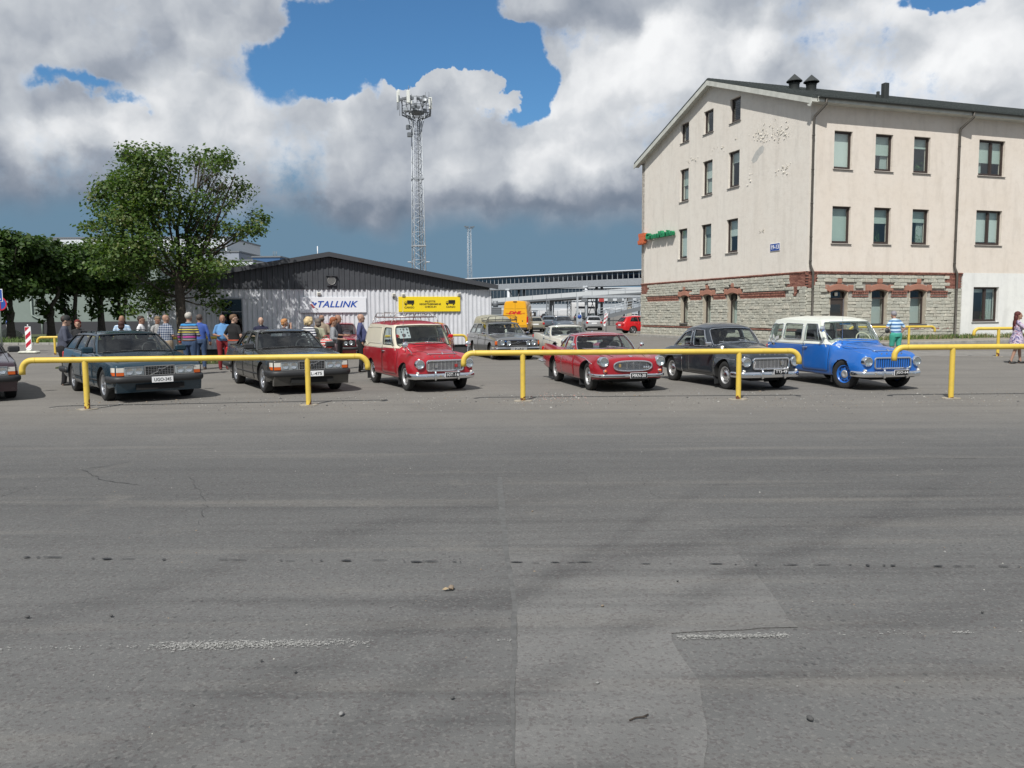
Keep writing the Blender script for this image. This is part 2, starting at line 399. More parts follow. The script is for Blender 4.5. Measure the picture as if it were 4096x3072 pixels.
# ------------------------------------------------------------------ ground
def asphalt(name, base, warm, pits=0.5, streak=0.35, far=None):
	m = bpy.data.materials.new(name); m.use_nodes = True; b = NB(m.node_tree)
	p = m.node_tree.nodes['Principled BSDF']; p.inputs['Roughness'].default_value = 0.93; p.inputs['Specular IOR Level'].default_value = 0.25
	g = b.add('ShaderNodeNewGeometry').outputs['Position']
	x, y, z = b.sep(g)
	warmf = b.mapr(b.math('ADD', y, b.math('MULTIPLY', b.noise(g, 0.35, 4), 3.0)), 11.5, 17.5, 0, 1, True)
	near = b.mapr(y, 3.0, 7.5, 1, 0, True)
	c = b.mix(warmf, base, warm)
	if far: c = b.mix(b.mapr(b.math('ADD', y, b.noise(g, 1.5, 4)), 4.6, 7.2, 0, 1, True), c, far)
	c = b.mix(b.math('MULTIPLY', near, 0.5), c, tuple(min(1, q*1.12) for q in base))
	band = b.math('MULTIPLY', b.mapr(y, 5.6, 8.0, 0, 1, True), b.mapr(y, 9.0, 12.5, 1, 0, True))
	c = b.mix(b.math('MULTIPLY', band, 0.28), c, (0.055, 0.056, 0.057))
	# broad stains and long tyre-polished streaks
	n1 = b.noise(g, 0.45, 6, 0.62); c = b.mix(b.mapr(n1, 0.3, 0.72, 0.0, 0.32), c, (0.07, 0.071, 0.072))
	n2 = b.noise(b.scale(g, (0.10, 1.7, 1)), 1.0, 5, 0.6); c = b.mix(b.mapr(n2, 0.5, 0.75, 0, streak), c, (0.062, 0.063, 0.065))
	mp = b.add('ShaderNodeMapping'); b._in(mp.inputs[0], g); mp.inputs['Rotation'].default_value = (0, 0, rad(-32)); mp.inputs['Scale'].default_value = (0.16, 3.0, 1)
	n3 = b.noise(mp.outputs[0], 1.0, 6, 0.62); c = b.mix(b.math('MULTIPLY', b.mapr(n3, 0.52, 0.70, 0, 0.50), b.mapr(y, 8, 10, 1, 0.15)), c, (0.062, 0.062, 0.063))
	n3b = b.noise(b.scale(g, (0.06, 0.9, 1)), 2.3, 5, 0.6); c = b.mix(b.mapr(n3b, 0.54, 0.72, 0, 0.45), c, (0.20, 0.19, 0.172))
	nd = b.noise(g, 1.1, 8, 0.7); c = b.mix(b.mapr(nd, 0.58, 0.74, 0, 0.38), c, (0.21, 0.20, 0.18))
	# curved rubbery tyre sweeps
	for (pa, pb, pc, w_, k_) in (((1100, 2740), (2040, 2360), (2950, 2140), .34, .38), ((2180, 2700), (2700, 2440), (3300, 2150), .22, .35), ((-100, 2560), (500, 2370), (1500, 2110), .30, .30), ((1750, 2650), (2080, 2400), (2500, 2130), .16, .30), ((3100, 2700), (3900, 2400), (4500, 2250), .3, .25)):
		A_, B_, C_ = [gp(*q) for q in (pa, pb, pc)]; d_ = 2*(A_.x*(B_.y-C_.y)+B_.x*(C_.y-A_.y)+C_.x*(A_.y-B_.y)); a2, b2, c2 = [q.x*q.x+q.y*q.y for q in (A_, B_, C_)]
		cx = (a2*(B_.y-C_.y)+b2*(C_.y-A_.y)+c2*(A_.y-B_.y))/d_; cy = (a2*(C_.x-B_.x)+b2*(A_.x-C_.x)+c2*(B_.x-A_.x))/d_; R_ = math.hypot(A_.x-cx, A_.y-cy)
		q = b.vmath('SUBTRACT', g, (cx, cy, 0)); l_ = b.add('ShaderNodeVectorMath', operation='LENGTH'); b.l.new(q, l_.inputs[0]); dd = b.math('ABSOLUTE', b.math('SUBTRACT', b.math('ADD', l_.outputs['Value'], b.mapr(n1, 0, 1, -.25, .25)), R_))
		c = b.mix(b.math('MULTIPLY', b.math('MULTIPLY', b.mapr(dd, 0, w_, k_, 0, True), b.mapr(n3, .35, .6, .25, 1)), b.mapr(y, 7.5, 9.5, 1, 0)), c, (0.05, 0.05, 0.052))
	# aggregate: light and dark grains
	v1 = b.vor(g, 70.0, 'F1', 'Color'); gs = b.sep(v1)[0]
	c = b.mix(b.mapr(gs, 0.86, 0.9, 0, 0.22), c, (0.25, 0.245, 0.235))
	c = b.mix(b.mapr(gs, 0.20, 0.12, 0, 0.30), c, (0.06, 0.041, 0.043))
	v2 = b.vor(b.scale(g, (1, 0.6, 1)), 26.0, 'F1', 'Distance'); vc = b.sep(b.vor(b.scale(g, (1, 0.6, 1)), 26.0, 'F1', 'Color'))[1]
	pitm = b.math('MULTIPLY', b.mapr(v2, 0.30, 0.16, 0, 1), b.math('MULTIPLY', b.mapr(vc, 0.72, 0.76, 0, 1), b.mapr(b.noise(g, 0.8, 4), 0.40, 0.6, 0.15, 1)))
	c = b.mix(b.math('MULTIPLY', pitm, pits), c, (0.030, 0.032, 0.035))
	fine = b.noise(g, 180.0, 3, 0.7); c = b.mix(b.mapr(fine, 0.25, 0.75, 0.0, 0.35), c, b.vmath('MULTIPLY', c, (0.66, 0.66, 0.66)))
	b.l.new(c, p.inputs['Base Color'])
	bn = b.add('ShaderNodeBump'); bn.inputs['Strength'].default_value = 1.0; bn.inputs['Distance'].default_value = 0.004
	h = b.math('SUBTRACT', b.noise(g, 90.0, 4, 0.7), b.math('MULTIPLY', pitm, 0.8)); b.l.new(h, bn.inputs['Height']); b.l.new(bn.outputs[0], p.inputs['Normal'])
	return m
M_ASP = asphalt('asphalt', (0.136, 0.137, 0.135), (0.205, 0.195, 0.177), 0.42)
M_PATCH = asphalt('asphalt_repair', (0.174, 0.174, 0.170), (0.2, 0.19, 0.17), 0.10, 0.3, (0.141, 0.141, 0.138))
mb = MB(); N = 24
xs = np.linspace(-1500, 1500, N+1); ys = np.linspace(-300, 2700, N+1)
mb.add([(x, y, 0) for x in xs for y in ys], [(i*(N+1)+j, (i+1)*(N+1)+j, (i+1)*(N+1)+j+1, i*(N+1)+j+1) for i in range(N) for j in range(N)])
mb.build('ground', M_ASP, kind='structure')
def wobble(poly, step, amp, seed):
	"""subdivide a closed ground outline and make its edge uneven"""
	out = []; n = len(poly)
	for i in range(n):
		a = Vector(poly[i]); b_ = Vector(poly[(i+1) % n]); k = max(1, int((b_-a).length/step))
		for j in range(k):
			p = a.lerp(b_, j/k); q = mnoise.noise_vector(Vector((p.x*2.3, p.y*2.3, seed)))+0.6*mnoise.noise_vector(Vector((p.x*9, p.y*9, seed)))
			out.append(Vector((p.x+q.x*amp, p.y+q.y*amp, p.z)))
	return out
def sheet(name, poly, z, m, step=0.12, amp=0.02, seed=1.0, kind='structure', parent=None):
	P = wobble([(p[0], p[1], z) for p in poly], step, amp, seed)
	bm = bmesh.new(); vs = [bm.verts.new(p) for p in P]; f = bm.faces.new(vs); bm.normal_update()
	if f.normal.z < 0: f.normal_flip()
	bmesh.ops.triangulate(bm, faces=[f]); me = bpy.data.meshes.new(name); bm.to_mesh(me); bm.free(); me.materials.append(m)
	return link(name, me, parent, kind)
def G2(u, v): p = gp(u, v); return (p.x, p.y)
def zc(x, y): return (x*1.8517, 1580+y*1.8517)
sheet('asphalt_patch', [G2(*zc(*q)) for q in [(1085, 178), (1240, 176), (1395, 172), (1470, 195), (1505, 240), (1530, 270), (1600, 350), (1665, 430), (1722, 502), (1450, 516), (1472, 570), (1505, 620), (1515, 680), (1526, 760), (1530, 900), (1113, 900), (1115, 560), (1118, 440), (1100, 330), (1090, 230)]], 0.004, M_PATCH, 0.1, 0.022)
M_TAR = mat('tar', (0.022, 0.023, 0.025), 0.75)
M_SEAM = mat('old_seam_asphalt', (0.098, 0.099, 0.098), 0.95, var=0.25, vscale=14, bump=0.004)
sheet('asphalt_seam', [G2(*zc(*q)) for q in [(1074, 178), (1085, 178), (1090, 230), (1100, 330), (1118, 440), (1115, 560), (1113, 800), (1106, 800), (1104, 560), (1104, 440), (1086, 330), (1076, 230)]], 0.002, M_SEAM, 0.08, 0.012, 3.3)
# broken tar joint across the road
mb = MB(); A = Vector(G2(0, 2235)); B = Vector(G2(4096, 2272)); D = B-A; nrm = Vector((-D.y, D.x)).normalized()
rs = random.Random(3)
t = -0.3
while t < 1.3:
	L = rs.choice([0.02, 0.04, 0.07, 0.12])*rs.uniform(0.6, 1.4); dens = 0.75
	if rs.random() < dens:
		w = rs.uniform(0.004, 0.013)*(1.6 if rs.random() < 0.25 else 1); c = A+D*t + nrm*rs.uniform(-0.012, 0.012) + nrm*0.03*mnoise.noise(Vector((t*9, 0, 0)))
		d = D.normalized(); k = 7; pts = []
		for i in range(k):
			a_ = 2*PI*i/k; q = c + d*(L/2*math.cos(a_)*rs.uniform(0.75, 1.15)) + nrm*(w*math.sin(a_)*rs.uniform(0.6, 1.3)); pts.append((q.x, q.y, 0.011))
		mb.add(pts, [tuple(range(k))])
	t += (L+rs.uniform(0.01, 0.09))/D.length
mb.build('tar_joint', M_TAR, kind='stuff')
# branching cracks in the old surface
mb = MB()
for (pts, w_) in ((((-60, 2010), (150, 1935), (330, 1880), (520, 1850)), .010), (((330, 1880), (420, 1925), (560, 1940)), .006), (((2560, 1905), (2600, 1975), (2640, 1990)), .007), (((3480, 1800), (3600, 1830), (3900, 1835)), .006), (((760, 1905), (820, 2010), (800, 2100)), .005), (((2340, 1900), (2360, 1960)), .006)):
	P = [Vector(G2(*q)) for q in pts]
	for a_, b_ in zip(P, P[1:]):
		k = max(2, int((b_-a_).length/.05)); pr = None
		for j in range(k+1):
			t = j/k; q = a_.lerp(b_, t); nn = mnoise.noise_vector(Vector((q.x*6, q.y*6, 2)))*.05; q = q+Vector((nn.x, nn.y)); w2 = w_*rs.uniform(.3, 1)
			if pr is not None: mb.add([(pr[0].x, pr[0].y-pr[1], .006), (q.x, q.y-w2, .006), (q.x, q.y+w2, .006), (pr[0].x, pr[0].y+pr[1], .006)], [(0, 1, 2, 3)])
			pr = (q, w2)
mb.build('crack', M_TAR, kind='stuff')
# worn remains of a white line: hundreds of paint flecks
M_WORN = mat('worn_white_paint', (0.42, 0.42, 0.40), 0.85)
mb = MB(); A = Vector(G2(0, 2600)); B = Vector(G2(4096, 2530)); D = B-A; nrm = Vector((-D.y, D.x)).normalized(); d = D.normalized()
for (u0, u1, n, wd) in [(-300, 560, 130, 0.03), (560, 1500, 2300, 0.06), (1950, 2020, 25, 0.02), (2680, 3130, 1100, 0.035), (3130, 3700, 30, 0.04), (3800, 3890, 50, 0.02), (3900, 4500, 20, 0.03)]:
	for _ in range(n):
		tt = rs.uniform(u0, u1)/4096; k = 5; s = rs.uniform(0.001, 0.0048)
		if u0 == 560: tt = (rs.triangular(560, 1500, 800))/4096
		c = A+D*tt + nrm*rs.gauss(0, wd/2.2); pts = []; el = rs.uniform(.8, 3.2); s *= rs.choice((.5, .8, 1.0))
		for i in range(k):
			a_ = 2*PI*i/k; q = c + d*(s*el*math.cos(a_)*rs.uniform(0.4, 1.5)) + nrm*(s*0.7*math.sin(a_)*rs.uniform(0.5, 1.4)); pts.append((q.x, q.y, 0.0095))
		mb.add(pts, [tuple(range(k))])
mb.build('worn_white_line', M_WORN, kind='stuff')
# loose stones and grit
def stones(name, n, fx, size, cols, seed):
	r_ = random.Random(seed); mb = MB()
	for _ in range(n):
		x, y = fx(r_); s = r_.uniform(*size)*(2.0 if r_.random() < 0.06 else 1); k = 6; ps = []
		for (rr, hh) in ((1.0, 0.0), (0.85, 0.45), (0.4, 0.8)):
			for i in range(k):
				a_ = 2*PI*i/k; q = r_.uniform(0.8, 1.2); ps.append((x+s*rr*q*math.cos(a_), y+s*rr*q*math.sin(a_)*0.8, s*hh*r_.uniform(0.8, 1.1)))
		fs = [(j*k+i, j*k+(i+1) % k, (j+1)*k+(i+1) % k, (j+1)*k+i) for j in range(2) for i in range(k)] + [tuple(2*k+i for i in range(k))]
		mb.add(ps, fs, r_.randrange(len(cols)))
	mb.build(name, cols, kind='stuff')
MG = [mat('stone_pale', (0.30, 0.295, 0.275), 0.9), mat('stone_grey', (0.22, 0.22, 0.215), 0.9), mat('stone_dark', (0.07, 0.07, 0.07), 0.9), mat('stone_brown', (0.20, 0.16, 0.12), 0.9)]
stones('grit', 1500, lambda r: (r.uniform(-9, 11), r.gauss(16.4, 0.9)), (0.004, 0.014), MG, 1)
stones('grit', 300, lambda r: (r.uniform(-8, 8)*0.75, r.uniform(2.6, 11)), (0.002, 0.0065), MG, 2)
stones('grit', 160, lambda r: (r.uniform(0.2, 1.6), r.gauss(17.0, 0.5)), (0.006, 0.015), [mat('stone_reddish', (0.34, 0.22, 0.19), 0.9), MG[0], MG[1]], 4)
k_ = 0; PEB = ['tiny pebble at the far left edge, above its neighbour near the worn line', 'small pebble at the left, close to the left picture edge above the worn line', 'pebble beside the curled dry leaf', 'lone pebble below the long left stretch of worn white line', 'largest pebble at the lower right of the road', 'small pebble in the middle of the pale asphalt patch', 'tiny pebble on the patch just below the small pale repair', 'pebble just under the left worn white line', 'dark pebble at the lower left centre of the road', 'pebble near the right edge above the short bit of worn line', 'farthest pebble, near the top of the asphalt patch', 'pebble low in the centre left of the pale patch edge', 'pebble on the lower half of the pale asphalt patch']
for (u, v, s) in [(110, 2475, .016), (445, 2470, .014), (1805, 2360, .03), (1180, 2695, .012), (3240, 2885, .02), (2410, 2430, .012), (2710, 2330, .01), (1045, 2650, .01), (1365, 2865, .016), (3930, 2455, .012), (2130, 2050, .012), (1810, 2800, .012), (2390, 2740, .01)]:
	p = gp(u, v); m_ = MB(); m_.ell((0, 0, s*0.35), (s, s*0.7, s*0.5), 7, 5); o = m_.build('pebble', MG[1+rs.randrange(3)])
	o.location = (p.x, p.y, 0.008); o.rotation_euler = (0, 0, rs.uniform(0, 6)); tag(o, PEB[k_], 'pebble', 'loose pebbles on the road'); k_ += 1
# dead leaf and twig
p = gp(1790, 2365); m_ = MB(); q = Vector((p.x, p.y, 0.012))
m_.add([q+Vector(a) for a in [(-.035, 0, 0), (-.015, .012, .012), (.01, .01, .004), (.03, .016, .016), (.036, -.004, .003), (.012, -.01, .012), (-.012, -.014, .002)]], [(0, 1, 6), (1, 2, 5, 6), (2, 3, 4, 5)])
tag(m_.build('dead_leaf', mat('dry_leaf', (0.30, 0.23, 0.14), 0.8)), 'curled dry brown leaf lying alone on the asphalt left of the patch', 'leaf')
p = gp(2560, 2880); m_ = MB(); q = Vector((p.x, p.y, 0.010))
m_.tube([q+Vector(a) for a in [(-.05, -.02, 0), (-.02, -.004, .004), (.01, .002, .003), (.04, .022, .005)]], .0035, 5); m_.tube([q+Vector((0, 0, .003)), q+Vector((.03, -.004, .006))], .0025, 5)
tag(m_.build('twig', mat('twig', (0.045, 0.035, 0.028), 0.9)), 'small dark forked twig lying on the pale asphalt patch', 'twig')
# kerb and raised verge in front of the office building, pavement by the far railing
M_CONC = mat('kerb_concrete', (0.28, 0.275, 0.255), 0.9, var=0.25, vscale=4, bump=0.004)
M_DIRT = mat('verge_dirt', (0.235, 0.215, 0.18), 0.95, var=0.35, vscale=3, bump=0.012, bscale=14)
TH = rad(18.5); BO = Vector((16.2, 44.4, 0)); EX = Vector((math.cos(TH), math.sin(TH), 0)); GY = Vector((-math.sin(TH), math.cos(TH), 0))
def bl(x, y, z=0): return BO+EX*x+GY*y+Vector((0, 0, z))
mb = MB(); mb.prism([bl(-1.6, -4.2, -.2), bl(26, -4.2, -.2), bl(26, 0.0, -.2), bl(-0.0, 0.0, -.2), bl(-0.0, 20.0, -.2), bl(-1.6, 20.0, -.2)], (0, 0, 0.30)); mb.build('verge', M_DIRT, fix=True, kind='structure')
mb = MB()
for i in range(27): mb.bbox(bl(-1.2+i*1.0, -4.28, 0.03), (0.985, 0.14, 0.25), 0.015, TH)
for i in range(21): mb.bbox(bl(-1.68, -3.9+i*1.0, 0.03), (0.14, 0.985, 0.25), 0.015, TH)
mb.build('kerb', M_CONC, kind='structure')
# low traffic-side kerb ring under the right-hand far railing
mb = MB(); P0 = gp(3560, 1424); P1 = gp(4500, 1431); mb.prism([(P0.x, P0.y, -.1), (P1.x, P1.y, -.1), (P1.x+6, P1.y+3.2, -.1), (P0.x+1.5, P0.y+3.2, -.1)], (0, 0, 0.12), 0)
mb.build('pavement', mat('pavement', (0.19, 0.182, 0.168), 0.95, var=0.2, vscale=2, bump=0.004), fix=True, kind='structure')
# grass strip, far road kerb on the left
M_SOIL = mat('verge_soil', (0.06, 0.075, 0.03), 0.95, var=0.4, vscale=5)
mb = MB(); a = gp(-900, 1381); b_ = gp(900, 1378); mb.prism([(a.x, a.y, -.1), (b_.x, b_.y, -.1), (b_.x+10, b_.y+24, -.1), (a.x-20, a.y+24, -.1)], (0, 0, 0.18)); mb.build('grass_verge', M_SOIL, fix=True, kind='structure')
mb = MB(); n = 30
for i in range(n): q = a.lerp(b_, (i+.5)/n); mb.bbox((q.x, q.y-.12, 0.03), ((b_-a).length/n-.03, .2, .22), .02, math.atan2(b_.y-a.y, b_.x-a.x))
mb.build('kerb', M_CONC, kind='structure')
# grass strip at the foot of the shed under the big tree
SR = Vector((-0.97, 35.76, 0))
def shl(x, y, z=0): return SR+EX*x+GY*y+Vector((0, 0, z))
mb = MB(); mb.prism([shl(-16.5, -3.4, -.1), shl(-7.6, -2.6, -.1), shl(-6.2, -0.06, -.1), shl(-16.5, -0.06, -.1)], (0, 0, 0.15)); mb.build('grass_verge', M_SOIL, fix=True, kind='structure')
def grass(name, fx, n, h, cols, seed):
	r_ = random.Random(seed); V = []; F = []; mi = []
	for _ in range(n):
		x, y, z = fx(r_); hh = h*r_.uniform(0.5, 1.3); w = 0.012*r_.uniform(.7, 1.6)*(h/.15); a_ = r_.uniform(0, 2*PI); dx, dy = math.cos(a_)*w, math.sin(a_)*w; lx, ly = r_.gauss(0, hh*.35), r_.gauss(0, hh*.35)
		k = len(V); V += [(x-dx, y-dy, z), (x+dx, y+dy, z), (x+dx*.6+lx*.4, y+dy*.6+ly*.4, z+hh*.6), (x+lx, y+ly, z+hh)]; F += [(k, k+1, k+2), (k, k+2, k+3)]; c = r_.randrange(len(cols)); mi += [c, c]
	me = bpy.data.meshes.new(name); me.from_pydata(V, [], F)
	for c in cols: me.materials.append(c)
	me.polygons.foreach_set('material_index', mi); link(name, me, None, 'stuff')
GR = [mat('grass_a', (0.07, 0.12, 0.025), 0.8), mat('grass_b', (0.10, 0.15, 0.04), 0.8), mat('grass_dry', (0.20, 0.18, 0.09), 0.85)]
def fg1(r): t = r.random(); s = r.random(); return (lambda q: (q.x, q.y, .05))(shl(-16+9.2*t, -0.15-2.9*s))
grass('grass', fg1, 5500, .14, GR, 5)
def fg2(r): q = a.lerp(b_, r.random()); return (q.x, q.y+.3+abs(r.gauss(0, 4)), .08)
grass('grass', fg2, 7000, .22, GR[:2], 6)
def fg3(r):
	x = r.uniform(1, 16); c = max(0, mnoise.noise(Vector((x*.9, 3.1, 0))))*1.6+.12
	q = bl(x, -0.15-abs(r.gauss(0, 0.55))*c*1.6, 0.1); return (q.x, q.y, .1)
grass('weeds', fg3, 2000, .26, GR, 7)
# ------------------------------------------------------------------ the plastered office building
def plaster(name, col, col2):
	m = bpy.data.materials.new(name); m.use_nodes = True; b = NB(m.node_tree); p = m.node_tree.nodes['Principled BSDF']; p.inputs['Roughness'].default_value = 0.92; p.inputs['Specular IOR Level'].default_value = 0.2
	o = b.add('ShaderNodeTexCoord').outputs['Object']; c = b.mix(b.mapr(b.noise(o, 0.55, 6, 0.6), 0.32, 0.68), col, col2)
	c = b.mix(b.mapr(b.noise(o, 2.6, 7, 0.65), 0.48, 0.70, 0, 0.4), c, tuple(q*0.82 for q in col)); st = b.noise(b.scale(o, (1.3, 1.3, 0.22)), 1.2, 6, 0.65)
	c = b.mix(b.mapr(st, 0.50, 0.72, 0, 0.5), c, tuple(q*0.76 for q in col)); b.l.new(c, p.inputs['Base Color'])
	bn = b.add('ShaderNodeBump'); bn.inputs['Distance'].default_value = 0.012; bn.inputs['Strength'].default_value = 1; b.l.new(b.noise(o, 5.0, 8, 0.7), bn.inputs['Height']); b.l.new(bn.outputs[0], p.inputs['Normal'])
	return m
M_PL1 = plaster('plaster_cream', (0.69, 0.645, 0.58), (0.72, 0.685, 0.625)); M_PL2 = plaster('plaster_pinkish', (0.67, 0.605, 0.53), (0.70, 0.645, 0.58)); M_PLW = plaster('plaster_white', (0.70, 0.71, 0.69), (0.74, 0.75, 0.72))
M_FR = mat('window_frame_brown', (0.045, 0.032, 0.028), 0.5); M_SILL = mat('sill_metal', (0.11, 0.105, 0.10), 0.5, 0.3)
M_WG = glass_mat('window_glass', (0.93, 0.96, 0.95), 0.07); M_WG2 = glass_mat('window_glass_dark', (0.7, 0.76, 0.76), 0.09)
M_BL = [mat('blind_green', (0.44, 0.52, 0.48), 0.8), mat('blind_pale', (0.60, 0.66, 0.63), 0.8), mat('curtain', (0.34, 0.40, 0.38), 0.9)]
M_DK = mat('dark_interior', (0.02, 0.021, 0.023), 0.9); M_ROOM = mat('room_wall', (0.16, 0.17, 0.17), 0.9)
OB = thing('office_building', 'three storey cream plastered building with gable end, grey roof and stone ground floor', 'building', BO, TH)
LG = 19.3; LF = 30.0; ZP = 3.95; TK = 0.42; EZ = 13.05; RZ = 16.45
# gable plane: x=0, runs along +y; front plane: y=0, runs along +x
gable_w = [(12.52, 13.60, 13.45, 14.73, 'a'), (9.52, 10.66, 13.45, 14.90, 'a'), (6.51, 7.62, 13.50, 14.95, 'v'),
		   (12.50, 13.64, 9.43, 11.62, 'w'), (9.55, 10.70, 9.46, 11.67, 'w'), (6.53, 7.72, 9.52, 11.72, 'w'),
		   (12.60, 13.77, 5.47, 7.54, 'w'), (9.59, 10.80, 5.45, 7.54, 'w'), (6.58, 7.82, 5.47, 7.56, 'w')]
front_w = [(1.59, 2.80, 9.54, 11.58, 1), (4.39, 5.60, 9.56, 11.58, 1), (7.10, 8.28, 9.58, 11.60, 1), (11.92, 13.94, 9.66, 11.72, 2),
		   (1.59, 2.83, 5.49, 7.52, 1), (4.44, 5.62, 5.51, 7.54, 1), (7.17, 8.37, 5.53, 7.54, 1), (11.93, 13.94, 5.61, 7.64, 2), (11.95, 13.95, 1.05, 3.12, 2),
		   (17.0, 19.0, 9.66, 11.72, 2), (17.0, 19.0, 5.61, 7.64, 2), (17.0, 19.0, 1.05, 3.12, 2)]
arch_g = [(12.35, 13.32, 0.95, 2.90), (9.45, 10.42, 0.95, 2.90), (6.46, 7.53, 0.95, 2.92)]
arch_f = [(1.59, 2.75, 0.12, 2.92, 'door'), (4.43, 5.55, 0.95, 2.94, ''), (7.18, 8.36, 0.95, 2.95, '')]
def cutters(lst, on_gable, depth=1.0):
	mb = MB()
	for q in lst:
		a0, a1, z0, z1 = q[:4]; c = (a0+a1)/2; w = a1-a0; zc_ = (z0+z1)/2
		if on_gable: mb.box((0, c, zc_), (depth*2, w, z1-z0))
		else: mb.box((c, 0, zc_), (w, depth*2, z1-z0))
	me = mb.mesh('c', M_PL1); fixn(me); return me
def boolean(me, cut, op='DIFFERENCE'):
	co = bpy.data.objects.new('cut', cut); COL.objects.link(co)
	r = bake_mods(me, [('BOOLEAN', dict(operation=op, object=co, solver='EXACT'))]); bpy.data.objects.remove(co); return r
# gable wall solid with openings
ridge_y = LG/2
mb = MB(); mb.prism([(0, 0, ZP), (0, LG, ZP), (0, LG, EZ), (0, ridge_y, RZ), (0, 0, EZ)], (TK, 0, 0)); me = mb.mesh('wall', M_PL1); fixn(me)
me = boolean(me, cutters(gable_w, True, .9)); me.name = 'gable_wall'; fixn(me); link('gable_wall', me, OB)
mb = MB(); mb.box((11.02/2+TK/2, TK/2, (ZP+EZ)/2), (11.02-TK, TK, EZ-ZP)); me = mb.mesh('wall', M_PL2); fixn(me); me = boolean(me, cutters([q for q in front_w if q[1] < 11], False, .9)); fixn(me); link('front_wall', me, OB)
mb = MB(); mb.box(((11.02+LF)/2, TK/2-0.003, (ZP+EZ)/2), (LF-11.02, TK, EZ-ZP)); me = mb.mesh('wall', M_PL2); fixn(me); me = boolean(me, cutters([q for q in front_w if q[1] > 11 and q[2] > 4], False, .9)); fixn(me); link('front_wall', me, OB)
mb = MB(); mb.box(((11.06+LF)/2, TK/2-0.02, ZP/2), (LF-11.06, TK, ZP)); me = mb.mesh('wall', M_PLW); fixn(me); me = boolean(me, cutters([q for q in front_w if q[2] < 2], False, .9)); fixn(me); o = link('base_wall', me, OB)
# plinth backing behind the stones, recessed mortar
M_MORT = mat('mortar', (0.33, 0.32, 0.285), 0.95, var=0.3, vscale=8)
mb = MB(); mb.box((0.06+TK/2, LG/2, ZP/2), (TK, LG-0.1, ZP)); me = mb.mesh('w', M_MORT); fixn(me); me = boolean(me, cutters(arch_g, True, .9)); fixn(me); link('plinth_wall', me, OB)
mb = MB(); mb.box((0.07+TK+10.98/2-TK/2, 0.05+TK/2, ZP/2), (10.98-TK, TK, ZP)); me = mb.mesh('w', M_MORT); fixn(me); me = boolean(me, cutters(arch_f, False, .9)); fixn(me); link('plinth_wall', me, OB)
# far walls, floors (keep daylight out of the rooms)
mb = MB(); mb.box((LF/2, LG-TK/2, EZ/2), (LF, TK, EZ)); mb.box((LF-TK/2, LG/2, EZ/2), (TK, LG-2*TK, EZ)); mb.build('rear_wall', M_PL1, OB)
mb = MB()
for z in (0.06, 4.1, 8.3, 12.9): mb.box((LF/2, LG/2, z), (LF-2*TK-.02, LG-2*TK-.02, 0.2))
mb.build('floor_slab', M_ROOM, OB)
mb = MB(); mb.box((LF/2+2, 3.2, 6.5), (LF-5, 0.1, 12.2)); mb.box((3.4, LG/2+1, 6.5), (0.1, LG-6, 12.2)); mb.build('inner_wall', M_ROOM, OB)
# roof: two slabs with overhang, ridge along x
OV = 0.55; GOV = 0.42; sl_ = (RZ-EZ)/ridge_y; M_ROOF = mat('roof_metal', (0.055, 0.065, 0.062), 0.55, 0.2, var=0.25, vscale=6)
for s in (1, -1):
	mb = MB(); y0 = -OV if s == 1 else LG+OV; zE = EZ-OV*sl_+0.20; zR = RZ+0.20
	P = [(-GOV, y0, zE), (LF+.4, y0, zE), (LF+.4, ridge_y, zR), (-GOV, ridge_y, zR)]
	mb.prism(P, (0, 0, 0.13)); o = mb.build('roof', M_ROOF, OB, fix=True)
	# tile-profile ribs running up the slope
	n = 120; mb = MB()
	for i in range(n):
		x = -GOV+0.1+(LF+.4+GOV-.2)*i/n; mb.tube([(x, y0-.01*s, zE+.135), (x, ridge_y, zR+.135)], 0.028, 4, caps=True, smooth=False)
	mb.build('roof_rib', M_ROOF, OB, kind='stuff')
M_SOF = mat('soffit_board', (0.50, 0.51, 0.47), 0.8, var=0.15, vscale=2, bump=0.003); M_GUT = mat('gutter_metal', (0.045, 0.05, 0.048), 0.45, 0.3)
for s in (1, -1):   # bargeboards on the gable, with lining under the overhang
	y0 = -OV-.02 if s == 1 else LG+OV+.02; zE = EZ-(OV+.02)*sl_+0.18; zR = RZ+0.18
	mb = MB(); mb.prism([(-GOV-.03, y0, zE), (-GOV-.03, ridge_y, zR), (-GOV-.03, ridge_y, zR-.30), (-GOV-.03, y0, zE-.30)], (.04, 0, 0)); mb.build('bargeboard', M_SOF, OB, fix=True)
	mb = MB(); mb.prism([(-GOV+.015, y0, zE-.19), (-GOV+.015, ridge_y, zR-.19), (-.003, ridge_y, zR-.19), (-.003, y0, zE-.19)], (0, 0, 0.03)); mb.build('soffit', M_SOF, OB, fix=True)
mb = MB(); zE = EZ-OV*sl_+.18; mb.prism([(-GOV+.02, -OV+.02, zE-.17), (LF, -OV+.02, zE-.17), (LF, -.004, zE-.17), (-GOV+.02, -.004, zE-.17)], (0, 0, 0.03)); mb.box((LF/2, -OV-.01, zE-.04), (LF, .03, .26)); mb.build('soffit', M_SOF, OB)
mb = MB(); pts = []
for k in range(9):
	a_ = PI+PI*k/8; pts.append((0, -OV-.11+.085*math.cos(a_), zE+.06+.085*math.sin(a_)))
mb.prism(pts, (LF, 0, 0)); mb.build('gutter', M_GUT, OB, fix=True)
# the little stepped block on the eaves corner
mb = MB(); mb.prism([(-GOV-.04, -OV-.04, zE-.28), (-GOV-.04, -OV+.30, zE-.28), (-GOV-.04, -OV+.22, zE-.38), (-GOV-.04, -OV+.04, zE-.44)], (.06, 0, 0)); mb.build('eaves_bracket', M_SOF, OB, fix=True)
mb = MB(); mb.box((-GOV/2, -OV/2, zE-.06), (GOV-.05, OV-.05, .2)); mb.build('eaves_box', M_SOF, OB)
